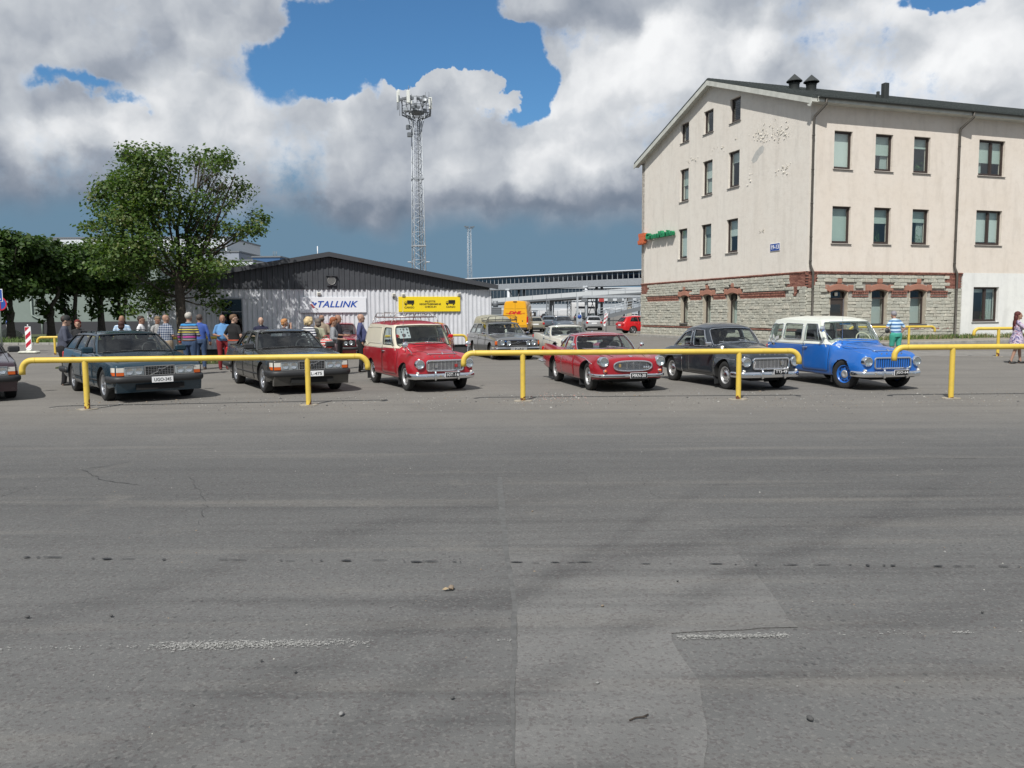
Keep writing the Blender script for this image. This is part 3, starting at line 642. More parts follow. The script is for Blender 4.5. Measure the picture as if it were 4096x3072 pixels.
# downpipes
M_PIPE = mat('downpipe_brown', (0.075, 0.068, 0.058), 0.55, 0.2, var=0.2)
def downpipe(x, swan):
	mb = MB(); y = -0.12
	mb.tube([(x+swan, -OV-.1, zE-.02), (x+swan, -OV-.08, zE-.28), (x+.02, y-.03, zE-.85), (x, y, zE-1.05), (x, y, ZP+.35), (x+.02, y-.02, ZP+.25), (x+.10, y-.10, ZP-.05), (x+.10, y-.12, ZP-.2), (x+.10, y-.12, .25), (x+.10, y-.28, .12)], 0.068, 10)
	for z in (11.2, 9.4, 7.6, 5.8, 4.5, 3.0, 1.5): mb.cyl((x+(.10 if z < ZP else 0), y-(.12 if z < ZP else 0), z-.03), (x+(.10 if z < ZP else 0), y-(.12 if z < ZP else 0), z+.03), .08, 10)
	mb.build('downpipe', M_PIPE, OB)
downpipe(0.12, 0.35); downpipe(10.30, 0.42)
# chimneys and roof vents
def roofz(y): return RZ+0.33-abs(y-ridge_y)*sl_
def cowl(u, v0, v1, y, r, cap=True):
	# place on the slope at local y, matching the direction seen
	q = at(u, v0, 10); d = (q-Vector((0, 0, EYE))); n = GY; s = (bl(0, y)-Vector((0, 0, EYE))).dot(n)/d.dot(n); P = Vector((0, 0, EYE))+d*s; x = (P-BO).dot(EX)
	z0 = roofz(y)-.1; d1 = ray(u, v1); s1 = (bl(0, y)-Vector((0, 0, EYE))).dot(n)/d1.dot(n); z1 = EYE+d1.z*s1
	return x, z0, z1
for (u, vt, y) in ((3177, 296, 5.2), (3245, 299, 5.2)):
	x, z0, z1 = cowl(u, 345, vt, y, .3); mb = MB(); r_ = .42
	mb.lathe([(r_*.72, z0), (r_*.72, z1-.62), (r_*.8, z1-.58)], 20, Matrix.Translation((x, y, 0))); mb.lathe([(r_*1.12, z1-.46), (r_*1.12, z1-.42), (0.02, z1)], 20, Matrix.Translation((x, y, 0)), smooth=False)
	for k in range(4): a_ = PI/4+k*PI/2; mb.cyl((x+r_*.7*math.cos(a_), y+r_*.7*math.sin(a_), z1-.65), (x+r_*.7*math.cos(a_), y+r_*.7*math.sin(a_), z1-.42), .02, 5)
	mb.build('roof_cowl', M_GUT, OB)
for (u, vt, y, w) in ((3540, 333, 4.0, .34), (3512, 366, 4.0, .16)):
	x, z0, z1 = cowl(u, 375, vt, y, .3); mb = MB(); mb.bbox((x, y, (z0+z1)/2), (w, w, z1-z0), .02); mb.build('flue', M_GUT, OB)
# windows
def window(a0, a1, z0, z1, on_gable, kind, seed):
	r_ = random.Random(seed); fx = 0.15; ft = .07; w = a1-a0; h = z1-z0
	# matrix: local (s along wall, out of wall, z)
	if on_gable: Mx = Matrix(((0, -1, 0, 0), (1, 0, 0, 0), (0, 0, 1, 0), (0, 0, 0, 1)))  # s->y, out(-x)
	else: Mx = Matrix(((1, 0, 0, 0), (0, -1, 0, 0), (0, 0, 1, 0), (0, 0, 0, 1)))
	def X(mb, name, m, parent, kind=None):
		me = mb.mesh(name, m); me.transform(Mx); fixn(me, False); return link(name, me, parent, kind)
	mb = MB(); d = -fx-.03
	for s in (a0+ft/2, a1-ft/2): mb.box((s, d, (z0+z1)/2), (ft, .07, h))
	for z in (z0+ft*.7, z1-ft/2): mb.box(((a0+a1)/2, d, z), (w-2*ft, .07, ft*1.4 if z < (z0+z1)/2 else ft))
	if kind == 2: mb.box(((a0+a1)/2+.08, d+.004, (z0+z1)/2), (.13, .07, h-2*ft))
	W_ = X(mb, 'window', M_FR, OB)
	panes = [(a0+ft, a1-ft)] if kind != 2 else [(a0+ft, (a0+a1)/2+.015), ((a0+a1)/2+.145, a1-ft)]
	for (p0, p1) in panes:
		mb = MB(); i_ = .045
		for s in (p0+i_/2, p1-i_/2): mb.box((s, d-.012, (z0+z1)/2), (i_, .05, h-ft*2.5))
		mb.box(((p0+p1)/2, d-.012, z1-ft-i_/2), (p1-p0-2*i_, .05, i_)); mb.box(((p0+p1)/2, d-.012, z0+ft*1.4+i_/2), (p1-p0-2*i_, .05, i_)); X(mb, 'sash', M_FR, W_)
		mb = MB(); mb.box(((p0+p1)/2, d-.02, (z0+z1)/2+.02), (p1-p0-.05, .012, h-2*ft-.05))
		X(mb, 'pane', M_WG if kind != 'v' else M_WG2, W_)
	if kind != 'v' and kind != 'a':
		f = {31: .95, 32: .55, 33: .3, 34: .62, 35: .97, 36: .42, 37: .36, 38: .9, 39: .15}.get(seed, r_.choice([0.9, 0.5, 0.3, 0.95])); mb = MB(); zz = z1-(h*f); mb.box(((a0+a1)/2, d-.16, (z1+zz)/2), (w-.02, .015, z1-zz)); X(mb, 'blind', M_BL[r_.randrange(2)], W_)
		mb = MB(); c0, c1 = (a1-w*.38, a1) if r_.random() < .7 else (a0, a0+w*.35); npl = 8; ps = []
		mb.prism([(c0+(c1-c0)*i/npl, d-.28+(.03 if i % 2 else 0), z0) for i in range(npl+1)]+[(c1, d-.33, z0), (c0, d-.33, z0)], (0, 0, h)); X(mb, 'curtain', M_BL[2], W_)
		mb = MB(); mb.box(((a0+a1)/2, d-1.1, (z0+z1)/2), (w+.8, .02, h+.8)); X(mb, 'room_backdrop', M_ROOM, W_)
	if seed in (33, 36, 37, 39):
		mb = MB(); rr_ = random.Random(seed); c0 = a0+w*(.6 if seed != 36 else .4)
		for _ in range(70): q = Vector((c0+rr_.gauss(0, .15), d-.12, z0+.12+abs(rr_.gauss(0, h*.17)))); e_ = Vector((rr_.uniform(-.07, .07), rr_.uniform(-.02, .02), rr_.uniform(-.02, .1))); mb.add([q, q+e_, q+e_*1.2+Vector((.03, .01, .03))], [(0, 1, 2)])
		X(mb, 'window_plant', mat('pot_plant', (.06, .14, .03), .7), W_, 'stuff')
	mb = MB()
	if kind == 'v':
		for k in range(11): z = z0+.12+k*(h-.2)/11; mb.add([(a0+ft, d+.0, z), (a1-ft, d+.0, z), (a1-ft, d-.09, z+.09), (a0+ft, d-.09, z+.09)], [(0, 1, 2, 3)])
		X(mb, 'louvre', M_FR, W_)
	mb = MB(); mb.prism([(a0-.07, 0.07, z0-.035), (a0-.07, -fx, z0+.02), (a0-.07, -fx, z0-.0), (a0-.07, 0.07, z0-.06)], (w+.14, 0, 0)); X(mb, 'sill', M_SILL, W_)
	return W_
for i, (a0, a1, z0, z1, k) in enumerate(gable_w): window(a0, a1, z0, z1, True, k, i)
for i, (a0, a1, z0, z1, k) in enumerate(front_w): window(a0, a1, z0, z1, False, k, i+31)
# arched ground floor windows
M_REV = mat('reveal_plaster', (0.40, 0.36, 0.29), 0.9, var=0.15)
def arch_window(a0, a1, z0, z1, on_gable, kind):
	if on_gable: Mx = Matrix(((0, -1, 0, 0), (1, 0, 0, 0), (0, 0, 1, 0), (0, 0, 0, 1)))
	else: Mx = Matrix(((1, 0, 0, 0), (0, -1, 0, 0), (0, 0, 1, 0), (0, 0, 0, 1)))
	def X(mb, name, m, parent):
		me = mb.mesh(name, m); me.transform(Mx); fixn(me, False); return link(name, me, parent)
	w = a1-a0; d = -.26; zs = z1-.14; ft = .075
	mb = MB()
	for s in (a0+ft/2, a1-ft/2): mb.box((s, d, (z0+zs)/2), (ft, .07, zs-z0))
	mb.box(((a0+a1)/2, d, z0+ft/2), (w-2*ft, .07, ft)); mb.box(((a0+a1)/2, d+.004, zs-.33), (w-2*ft, .08, ft))
	arc = [((a0+a1)/2+(w/2)*math.cos(q), d+.035, zs+.14*math.sin(q)) for q in np.linspace(PI, 0, 11)]; arc2 = [((a0+a1)/2+(w/2-ft)*math.cos(q), d+.035, zs-.06+.14*math.sin(q)) for q in np.linspace(0, PI, 11)]
	for i in range(10): mb.prism([arc[i], arc[i+1], arc2[9-i], arc2[10-i]], (0, -.07, 0))
	W_ = X(mb, 'door_frame' if kind == 'door' else 'window', M_FR, OB)
	if kind == 'door':
		mb = MB(); mb.box(((a0+a1)/2, d-.02, (z0+zs-.36)/2), (w-2*ft, .04, zs-.36-z0)); L = X(mb, 'door', mat('door_dark', (0.05, 0.04, 0.036), 0.5), W_)
		mb = MB(); mb.box(((a0+a1)/2, d-.0, 1.75), (w-.42, .03, .75)); X(mb, 'pane', M_WG2, W_)
		mb = MB(); mb.bbox(((a0+a1)/2-.02, d+.06, zs-.08), (.2, .07, .2), .02); X(mb, 'door_lamp', mat('lamp_white', (0.7, 0.68, 0.6), 0.5), W_)
	mb = MB(); mb.add([(a0, d-.01, z0), (a1, d-.01, z0)]+[(p[0], d-.01, p[2]) for p in reversed(arc)], [tuple(range(13))]); X(mb, 'pane', M_WG2 if kind == 'door' else M_WG, W_)
	if kind != 'door':
		mb = MB(); mb.box(((a0+a1)/2, d-.25, (z0+zs-.33)/2), (w, .015, zs-.33-z0)); X(mb, 'blind', M_BL[0 if on_gable else 2], W_)
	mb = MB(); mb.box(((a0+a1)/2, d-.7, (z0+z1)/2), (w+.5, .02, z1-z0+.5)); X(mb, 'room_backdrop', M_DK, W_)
	mb = MB(); rr = .05
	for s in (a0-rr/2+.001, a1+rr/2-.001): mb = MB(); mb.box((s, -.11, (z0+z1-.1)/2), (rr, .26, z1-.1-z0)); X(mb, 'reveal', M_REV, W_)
	# filler above the flat cut, shaped to the arch
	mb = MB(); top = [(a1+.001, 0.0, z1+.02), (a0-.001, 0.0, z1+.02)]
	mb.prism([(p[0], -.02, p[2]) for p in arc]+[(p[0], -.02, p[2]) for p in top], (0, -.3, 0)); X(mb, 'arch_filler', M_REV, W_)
	if kind != 'door': mb = MB(); mb.bbox(((a0+a1)/2, -.09, z0-.02), (w+.12, .42, .07), .01); X(mb, 'sill', mat('slate_sill', (0.10, 0.10, 0.10), 0.8, var=.2), W_)
for q in arch_g: arch_window(*q[:4], True, '')
for q in arch_f: arch_window(*q[:4], False, q[4])
# ---- stones and bricks of the ground floor: the nearest ones are parts, the rest one joined part
M_ST = [mat('limestone_a', (0.42, 0.415, 0.355), 0.95, var=0.22, vscale=6, bump=0.02, bscale=9), mat('limestone_b', (0.41, 0.41, 0.355), 0.95, var=0.25, vscale=6, bump=0.02, bscale=9), mat('limestone_c', (0.46, 0.445, 0.38), 0.95, var=0.2, vscale=6, bump=0.02, bscale=9)]
M_BR = [mat('brick_a', (0.24, 0.105, 0.08), 0.9, var=0.3, vscale=9), mat('brick_b', (0.29, 0.135, 0.10), 0.9, var=0.3, vscale=9), mat('brick_c', (0.19, 0.08, 0.06), 0.9, var=0.3, vscale=9)]
M_AR = mat('arch_brick', (0.32, 0.155, 0.11), 0.85, var=0.2, vscale=7)
def unit_stones(ms, rough, n):
	out = []
	for i in range(n):
		r_ = random.Random(i*7+len(ms)); mb = MB(); mb.bbox((0, 0, 0), (1, 1, 1), 0.10)
		mb.v = [tuple(q[k]+r_.uniform(-rough, rough)*(1.0 if k != 1 else 1.8) for k in range(3)) for q in mb.v]; out.append([mb.mesh('stone', m) for m in ms])
	return out
US = unit_stones(M_ST, 0.055, 5); UB = unit_stones(M_BR+[M_AR], 0.012, 2)
items = []      # (name, mesh, centre local, size (s,out,z), on_gable, tilt)
def on_open(lst, s0, s1, z0, z1, pad=0.0):
	for q in lst:
		if s1 > q[0]-pad and s0 < q[1]+pad and z1 > q[2]-.04 and z0 < q[3]+.0: return q
	return None
rs = random.Random(11)
def brick_zone(on_gable, s, z):
	L = LG if on_gable else 10.98
	for (e, d_, wq) in ((0, 1, 1.6 if on_gable else .6), (L, -1, 1.05)):   # corner blocks, stepped
		dd = (s-e)*d_
		if z > 3.05 and dd < wq: return True
		if z > 2.60 and e == 0 and on_gable and .75 < dd < 1.15: return True
	for q in (arch_g if on_gable else arch_f):
		c = (q[0]+q[1])/2; w = (q[1]-q[0])/2
		if z > 2.72 and z < 3.27 and abs(s-c) < w+.42: return True
		if z > 3.2 and z < 3.56 and abs(s-c) < .17: return True
	if 2.50 < z < 2.92 and 1.75 < s < L-1.0: return True
	if .66 < z < .74: return True
	return False
for on_gable in (True, False):
	L = LG if on_gable else 10.98; op = arch_g if on_gable else arch_f; z = 0.0
	while z < 3.78:
		h = min(rs.uniform(.145, .215), 3.80-z);
		if h < .06: break
		s = 0.0
		while s < L-.02:
			w = min(rs.uniform(.26, .62), L-s); s1 = s+w
			if L-s1 < .2: w = L-s; s1 = L
			q = on_open(op, s, s1, z, z+h)
			if q:
				if s < q[0]-.12: s1 = q[0]
				else:
					if s < q[1]: s = q[1]; continue
			zm = z+h/2
			if not brick_zone(on_gable, (s+s1)/2, zm) and s1-s > .06:
				pr = rs.uniform(.10, .135); items.append(('stone', US[rs.randrange(5)][rs.choice([0, 0, 1, 1, 2])], ((s+s1)/2, pr/2-.07+rs.uniform(0, .02), zm), (s1-s-.010, pr, h-.012), on_gable, rs.uniform(-.012, .012), 0))
			s = s1
		z += h
	# bricks
	def brk(s, z, ws, hs, out=.03, tilt=0.0, k=None, dep=.14):
		items.append(('brick', UB[rs.randrange(2)][rs.randrange(3) if k is None else k], (s, out-dep/2, z), (ws-.012, dep, hs-.011), on_gable, tilt, 0))
	s = 0.06
	while s < L: brk(s, 3.835, .125, .075, .05); brk(s+.06, 3.91, .125, .075, .085); s += .125
	s = 0.06
	while s < L:
		brk(s, .70, .25, .08, .06, k=None); s += .25
	for (e, d_, wq) in ((0, 1, 1.6 if on_gable else .6), (L, -1, 1.05)):
		for r_i in range(10):
			z = 3.76-r_i*.078
			wmax = wq if z > 3.05 else 0.0
			dd = -.02+(0.125 if r_i % 2 else 0)
			while dd < wmax: brk(e+d_*(dd+.125), z, .25, .078, .035); dd += .25
		for r_i in range(7):
			z = 3.05-r_i*.078; k0 = .68+.045*r_i; k1 = 1.22-.045*r_i if wq > 1.2 else 0; dd = k0
			while dd < k1: brk(e+d_*(dd+.09), z, .18, .078, .035); dd += .19
	s = 1.85
	while s < L-1.05:
		if not any(s > q[0]-.30 and s < q[1]+.30 for q in op):
			brk(s+.06, 2.86, .125, .075, .055); brk(s+.06, 2.57, .125, .075, .03)
			if on_gable: brk(s+.06, 2.645, .125, .07, .0)
			brk(s+.06, 2.735, .062, .13, .045, 0.12)
		s += .125
	for q in op:    # voussoirs, shoulders and keystone
		c = (q[0]+q[1])/2; w = (q[1]-q[0])/2+.08; n = 15
		for i in range(n):
			f = -1+2*(i+.5)/n; zz = q[3]+.02-.14*(f*f)*1.0; hh = .34+(.10 if abs(f) < .2 else 0); brk(c+f*w, zz+hh/2-.02, 2*w/n+.006, hh, .06, -f*.22, 3)
		for sd in (-1, 1):
			for i in range(3): brk(c+sd*(w+.06+.10*i), q[3]+.09+.02, .105, .36, .06, 0, 3)
		for i in range(3): brk(c-.10+.10*i, q[3]+.50, .105, .26, .085, 0, 3)
camL = Matrix.Rotation(-TH, 3, 'Z') @ (Vector((0, 0, EYE))-BO)
def ldir(it):
	s, o_, z = it[2]; P = Vector((-o_, s, z)) if it[4] else Vector((s, -o_, z)); d = (camL-P); n = Vector((-1, 0, 0)) if it[4] else Vector((0, -1, 0))
	return it[3][0]*it[3][2]*abs(d.normalized().dot(n))/d.length_squared
def hidden(it):
	s, o_, z = it[2]; P = Matrix.Rotation(TH, 3, 'Z') @ (Vector((-o_, s, z)) if it[4] else Vector((s, -o_, z))) + BO; return False
items.sort(key=ldir, reverse=True)
cnt = {'stone': 0, 'brick': 0}; rest = {'stone': [], 'brick': []}
def itM(it):
	s, o_, z = it[2]; Mr = Matrix.Rotation(it[5], 4, 'Y')
	base = Matrix(((0, -1, 0, 0), (1, 0, 0, 0), (0, 0, 1, 0), (0, 0, 0, 1))) if it[4] else Matrix(((1, 0, 0, 0), (0, -1, 0, 0), (0, 0, 1, 0), (0, 0, 0, 1)))
	return base @ Matrix.Translation((s, o_, z)) @ Mr @ Matrix.Diagonal((*it[3], 1))
for it in items:
	if cnt[it[0]] < 295:
		cnt[it[0]] += 1; o = bpy.data.objects.new(it[0], it[1]); COL.objects.link(o); o.parent = OB; o.matrix_local = itM(it)
	else: rest[it[0]].append(it)
for k, nm in (('stone', 'stonework'), ('brick', 'brickwork')):
	ms = M_ST if k == 'stone' else M_BR+[M_AR]; V = []; F = []; MI = []
	for it in rest[k]:
		me = it[1]; co = np.empty(len(me.vertices)*3); me.vertices.foreach_get('co', co); co = co.reshape(-1, 3); Mx = np.array(itM(it)); w = co @ Mx[:3, :3].T + Mx[:3, 3]
		o = len(V); V.extend(map(tuple, w)); m_i = ms.index(me.materials[0])
		for p in me.polygons: F.append(tuple(o+i for i in p.vertices)); MI.append(m_i)
	me = bpy.data.meshes.new(nm); me.from_pydata(V, [], F)
	for m in ms: me.materials.append(m)
	me.polygons.foreach_set('material_index', MI); link(nm, me, OB, 'stuff')
# peeling plaster and bare patch high on the gable
mb = MB(); rs = random.Random(5)
for (cy, cz, sy, sz, n) in ((4.3, 12.2, .8, .35, 55), (2.6, 11.9, .7, .35, 55), (2.2, 9.8, .5, .3, 26), (5.4, 10.1, .3, .6, 12), (4.2, 6.6, .3, .3, 8), (12.5, 12.1, 1.5, .2, 14), (8.8, 12.2, 1.0, .3, 14)):
	for _ in range(n):
		y = rs.gauss(cy, sy*.6); z = rs.gauss(cz, sz*.6); s = rs.uniform(.02, .085); k = 5; c = (-.012-rs.uniform(0, .03), y, z)
		mb.add([(c[0]-rs.uniform(-.012, .03), y+s*math.cos(2*PI*i/k)*rs.uniform(.6, 1.5), z+s*.6*math.sin(2*PI*i/k)*rs.uniform(.6, 1.3)) for i in range(k)], [tuple(range(k))])
mb.build('plaster_flake', mat('plaster_flake', (0.70, 0.67, 0.60), 0.9), OB, kind='stuff')
P = [(0, 5.3, 10.8), (0, 4.9, 11.25), (0, 4.5, 11.45), (0, 4.2, 11.5), (0, 4.05, 11.35), (0, 4.15, 11.1), (0, 4.5, 10.95), (0, 4.75, 10.7), (0, 5.1, 10.62)]
mb = MB(); mb.prism([(-.0035, q[1], q[2]) for q in P], (.003, 0, 0)); mb.build('bare_patch', mat('bare_render', (0.44, 0.44, 0.42), 0.95, var=.15), OB, fix=True)
# house-number sign and the green company lettering
S = thing('number_sign', 'small blue street number sign 19-13 on the cream gable wall', 'sign', bl(-.03, 2.8, 5.46), TH)
mb = MB(); mb.bbox((0, 0, 0), (.02, .90, .44), .005); mb.build('plate', mat('sign_white', (0.75, 0.76, 0.78), 0.4), S); mb = MB(); mb.bbox((-.012, 0, 0), (.01, .86, .40), .002); mb.build('panel', mat('sign_blue', (0.02, 0.07, 0.30), 0.4), S)
text_obj('lettering', '19-13', .34, MATS['sign_white'], S, frame_M((-.02, 0, -.005), (0, -1, 0), (0, 0, 1)), bold=.008)
M_GN = mat('letter_green', (0.015, 0.22, 0.09), 0.45); M_OG = mat('letter_orange', (0.55, 0.13, 0.05), 0.5)
S = thing('company_sign', 'green raised GreenMarine letters with orange roof-tile emblem at the gable corner', 'sign', bl(-.06, 14.0, 7.42), TH)
x_ = 0.0
for i, ch in enumerate('GreenMarine'):
	sz = .62; me = text_mesh(ch, sz, ext=.13, bold=.02, align='LEFT'); me.materials.append(M_GN); wd = max(v.co.x for v in me.vertices)
	o = link('letter', me, S); o.matrix_local = frame_M((-.17, 4.05-x_, -.02-.01*i/10), (0, -1, 0), (0, 0, 1)); x_ += wd+.035
sc_ = 4.0/x_
for o in S.children: o.location.y = 4.05-(4.05-o.location.y)*sc_; o.scale = (sc_, 1, 1)
for r_ in range(3):
	for k in range(4):
		mb = MB(); c0 = 5.25-.24*k-(.12 if r_ % 2 else 0); zt = .12-.26*r_
		mb.prism([(-.26-.03*r_, c0, zt+.2), (-.26-.03*r_, c0-.23, zt+.2), (-.26-.03*r_, c0-.23, zt-.0), (-.26-.03*r_, c0-.115, zt-.13), (-.26-.03*r_, c0, zt-.0)], (.24, 0, 0)); mb.build('emblem_tile', M_OG, S, fix=True)
mb = MB(); mb.box((-.03, 2.2, -.15), (.04, 4.3, .04)); mb.build('mounting_rail', M_SILL, S)
# ------------------------------------------------------------------ the metal shed with the signs
M_CL = mat('cladding_grey', (0.60, 0.615, 0.65), 0.5, 0.0, var=0.06, vscale=3, dirt=0.25); M_CD = mat('cladding_dark', (0.05, 0.054, 0.062), 0.55, var=0.15, vscale=3); M_TRIM = mat('trim_dark', (0.05, 0.053, 0.06), 0.5); M_PLD = mat('plinth_dark', (0.05, 0.052, 0.056), 0.9, var=.2)
SH = thing('metal_shed', 'low grey ribbed metal shed with a dark shallow gable', 'shed', SR, TH)
WS = 13.9; ZB = 2.83; DP = 24.0; PK = 4.20; EV = 2.93
def top(x): return EV + (PK-.08-EV)*(1-abs(x+WS/2)/(WS/2))
def ribs(x0, x1, zf0, zf1, yo=0.0, pitch=.19, d=.035):
	"""trapezoid-profiled sheet between x0 and x1; zf give bottom and top heights"""
	pts = []; x = x0
	while x < x1-1e-6:
		for (dx, dd) in ((0, 0), (.025, -d), (.085, -d), (.11, 0)):
			if x+dx <= x1+1e-6: pts.append((x+dx, dd))
		x += pitch
	pts.append((x1, 0)); mb = MB(); vs = []; fs = []
	for i, (px, py) in enumerate(pts): vs += [(px, yo+py, zf0(px)), (px, yo+py, zf1(px))]
	for i in range(len(pts)-1): fs.append((2*i, 2*i+2, 2*i+3, 2*i+1))
	mb.add(vs, fs); return mb
wx0, wx1, wz0, wz1 = -WS+0.0, 0, 0, 0
def hs(u, v):
	d = ray(u, v); O = Vector((0, 0, EYE)); s = (SR-O).dot(GY)/d.dot(GY); P = O+d*s; return ((P-SR).dot(EX), P.z)
ox0, oz1 = hs(884, 1196); ox1, oz0 = hs(972, 1330)
n = 13; pw = WS/n
for i in range(n):
	x0 = -WS+i*pw; x1 = x0+pw-.004
	if x1 < ox0 or x0 > ox1: mb = ribs(x0, x1, lambda x: .42, lambda x: ZB)
	else:
		mb = MB()
		for (a0, a1, f0, f1) in ((x0, x1, .42, oz0), (x0, x1, oz1, ZB), (x0, max(x0, min(ox0, x1)), oz0, oz1), (min(x1, max(ox1, x0)), x1, oz0, oz1)):
			if a1-a0 > .02:
				m2 = ribs(a0, a1, lambda x, f=f0: f, lambda x, f=f1: f); mb.add(m2.v, m2.f)
	mb.build('wall_panel', M_CL, SH)
	mb = ribs(x0, x1, lambda x: ZB-.03, top, -.05, .36, .03) if False else ribs(x0, x1, lambda x: ZB-.02, top, -.045, .213, .03); mb.build('gable_panel', M_CD, SH)
mb = MB(); mb.box((-WS/2, .12, .21), (WS-.02, .2, .42)); mb.box((-WS/2, .10, .415), (WS, .30, .02)); mb.build('plinth', M_PLD, SH)
# body behind the sheets: side and rear walls
mb = MB(); mb.box((-.06, DP/2+.1, 1.5), (.12, DP-.2, 2.86)); mb.box((-WS+.06, DP/2+.1, 1.5), (.12, DP-.2, 2.86)); mb.box((-WS/2, DP, 1.5), (WS-.3, .12, 2.86)); mb.build('side_wall', M_CL, SH)
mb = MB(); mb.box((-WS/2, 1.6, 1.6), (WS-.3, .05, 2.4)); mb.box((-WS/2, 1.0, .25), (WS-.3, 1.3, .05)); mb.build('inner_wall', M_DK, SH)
for s in (1, -1):
	xe = 0.30 if s == 1 else -WS-.30; ze = EV-.30*(PK-EV)/(WS/2)+.03; zr = PK+.03
	mb = MB(); mb.prism([(xe, -.30, ze), (-WS/2, -.30, zr), (-WS/2, -.30, zr+.07), (xe, -.30, ze+.07)], (0, DP+.5, 0)); mb.build('roof', M_CD, SH, fix=True)
	mb = MB(); mb.prism([(xe+.01*s, -.33, ze-.09), (-WS/2, -.33, zr-.09), (-WS/2, -.33, zr+.10), (xe+.01*s, -.33, ze+.10)], (0, .028, 0)); mb.build('verge_trim', M_TRIM, SH, fix=True)
	mb = MB(); mb.prism([(xe, -.298, ze-.03), (-WS/2, -.298, zr-.03), (-WS/2, -.298, zr-.005), (xe, -.298, ze-.005)], (0, .25, 0)); mb.build('soffit', M_TRIM, SH, fix=True)
mb = MB(); mb.box((0.02, -.03, 1.6), (.07, .09, 2.4)); mb.build('corner_trim', M_CL, SH)
mb = MB(); mb.tube([(.10, .15, 2.7), (.10, .15, .3)], .04, 8); mb.build('downpipe', M_TRIM, SH)
# dark window in the shade of the tree
M_WF = mat('window_frame_grey', (0.30, 0.31, 0.33), 0.5, 0.3); mb = MB(); cx = (ox0+ox1)/2; cz = (oz0+oz1)/2; w = ox1-ox0; h = oz1-oz0
mb.box((ox0-.01, -.045, cz), (.05, .10, h+.1)); mb.box((ox1+.01, -.045, cz), (.05, .10, h+.1)); mb.box((cx, -.045, oz1+.02), (w-.04, .10, .06)); mb.box((cx, -.045, oz0-.02), (w-.04, .10, .06)); mb.box((cx, .005, oz0+h*.62), (w-.04, .04, .03)); W_ = mb.build('window', M_WF, SH)
mb = MB(); mb.box((cx, .03, cz), (w-.03, .01, h-.02)); mb.build('pane', glass_mat('shed_glass', (.5, .52, .52), .035), W_)
# round ventilator grille in its square plate
vx0, vz1 = hs(1305, 1106); vx1, vz0 = hs(1345, 1144); cx = (vx0+vx1)/2; cz = (vz0+vz1)/2+.02; r_ = (vx1-vx0)/2*.86
mb = MB(); mb.bbox((cx, -.10, cz-.02), ((vx1-vx0)*1.02, .05, vz1-vz0), .008); mb.box((cx, -.14, vz1+.03), ((vx1-vx0)*1.12, .12, .03)); V_ = mb.build('ventilator', M_TRIM, SH)
mb = MB(); Mx = Matrix.Translation((cx, -.13, cz)) @ Matrix.Rotation(PI/2, 4, 'X'); mb.lathe([(r_*.86, -.02), (r_*.86, .02), (r_, .02), (r_, -.02)], 28, Mx); mb.build('ring', mat('vent_metal', (0.30, 0.30, 0.29), .5, .5), V_)
for k in range(9):
	z = cz-r_*.78+k*r_*.195; hw = math.sqrt(max(0, (r_*.86)**2-(z-cz)**2)); mb = MB(); mb.box((cx, -.135, z), (hw*2, .02, r_*.11)); mb.build('slat', MATS['vent_metal'], V_)
mb = MB(); Mx = Matrix.Translation((cx, -.127, cz)) @ Matrix.Rotation(PI/2, 4, 'X'); mb.lathe([(0.0, 0), (r_*.86, 0)], 24, Mx, smooth=False); mb.build('grille_back', mat('grille_back', (0.12, 0.12, 0.11), .8), V_)
x, z = hs(1276, 1020); mb = MB(); mb.cyl((x, .6, z-.2), (x, .6, hs(1276, 980)[1]), .018, 6); mb.build('aerial', mat('white_metal', (.75, .76, .78), .4), SH)
# small white lamps over the signs
for (u, v, lb) in ((1275, 1176, 'white box lamp on the shed wall above the blue lettered sign'), (1574, 1180, 'white box lamp on the shed wall, left of the pair over the yellow sign'), (1612, 1181, 'white box lamp standing right on the top left edge of the yellow sign'), (1834, 1178, 'white box lamp above the right end of the yellow sign')):
	x, z = hs(u, v); L = thing('wall_lamp', lb, 'lamp', shl(x, -.04, z), TH, 'white box lamps on the shed wall')
	mb = MB(); mb.bbox((0, -.05, 0), (.14, .10, .14), .015); mb.build('housing', mat('lamp_white', (0.7, 0.68, 0.6), 0.5), L)
	mb = MB(); [mb.box((0, -.104, q), (.11, .01, .012)) for q in (-.04, -.015, .01, .035)]; mb.build('grille', mat('lamp_grey', (.3, .3, .29), .5), L); mb = MB(); mb.box((0, -.03, -.09), (.05, .06, .05)); mb.build('bracket', MATS['lamp_grey'], L)
# white sign
M_SW = mat('sign_face_white', (0.74, 0.76, 0.80), 0.4, coat=.2); M_LB = mat('sign_letter_blue', (0.015, 0.075, 0.38), 0.4); M_LR = mat('sign_letter_red', (0.33, 0.06, 0.07), 0.45)
def flat_poly(mb, pts, y, mi=0): mb.prism([(p[0], y, p[1]) for p in pts], (0, -.006, 0), mi)
x0, z1 = hs(1199, 1188); x1, z0 = hs(1465, 1250); cx = (x0+x1)/2; cz = (z0+z1)/2; w = x1-x0; h = z1-z0
S = thing('ferry_sign', 'wide white TALLINK sign with blue slanted letters on the shed', 'sign', shl(cx, -.075, cz), TH)
mb = MB(); mb.bbox((0, 0, 0), (w, .05, h), .01); mb.build('panel', M_SW, S)
me = text_mesh('TALLINK', h*.50, ext=.006, bold=.006, shear=.30, spacing=1.07); xs_ = [v.co.x for v in me.vertices]; zs_ = [v.co.y for v in me.vertices]
tw = max(xs_)-min(xs_); th_ = max(zs_)-min(zs_); gx0, gx1 = -w/2+w*(1269-1199)/(1465-1199), -w/2+w*(1430-1199)/(1465-1199); gh = h*.40
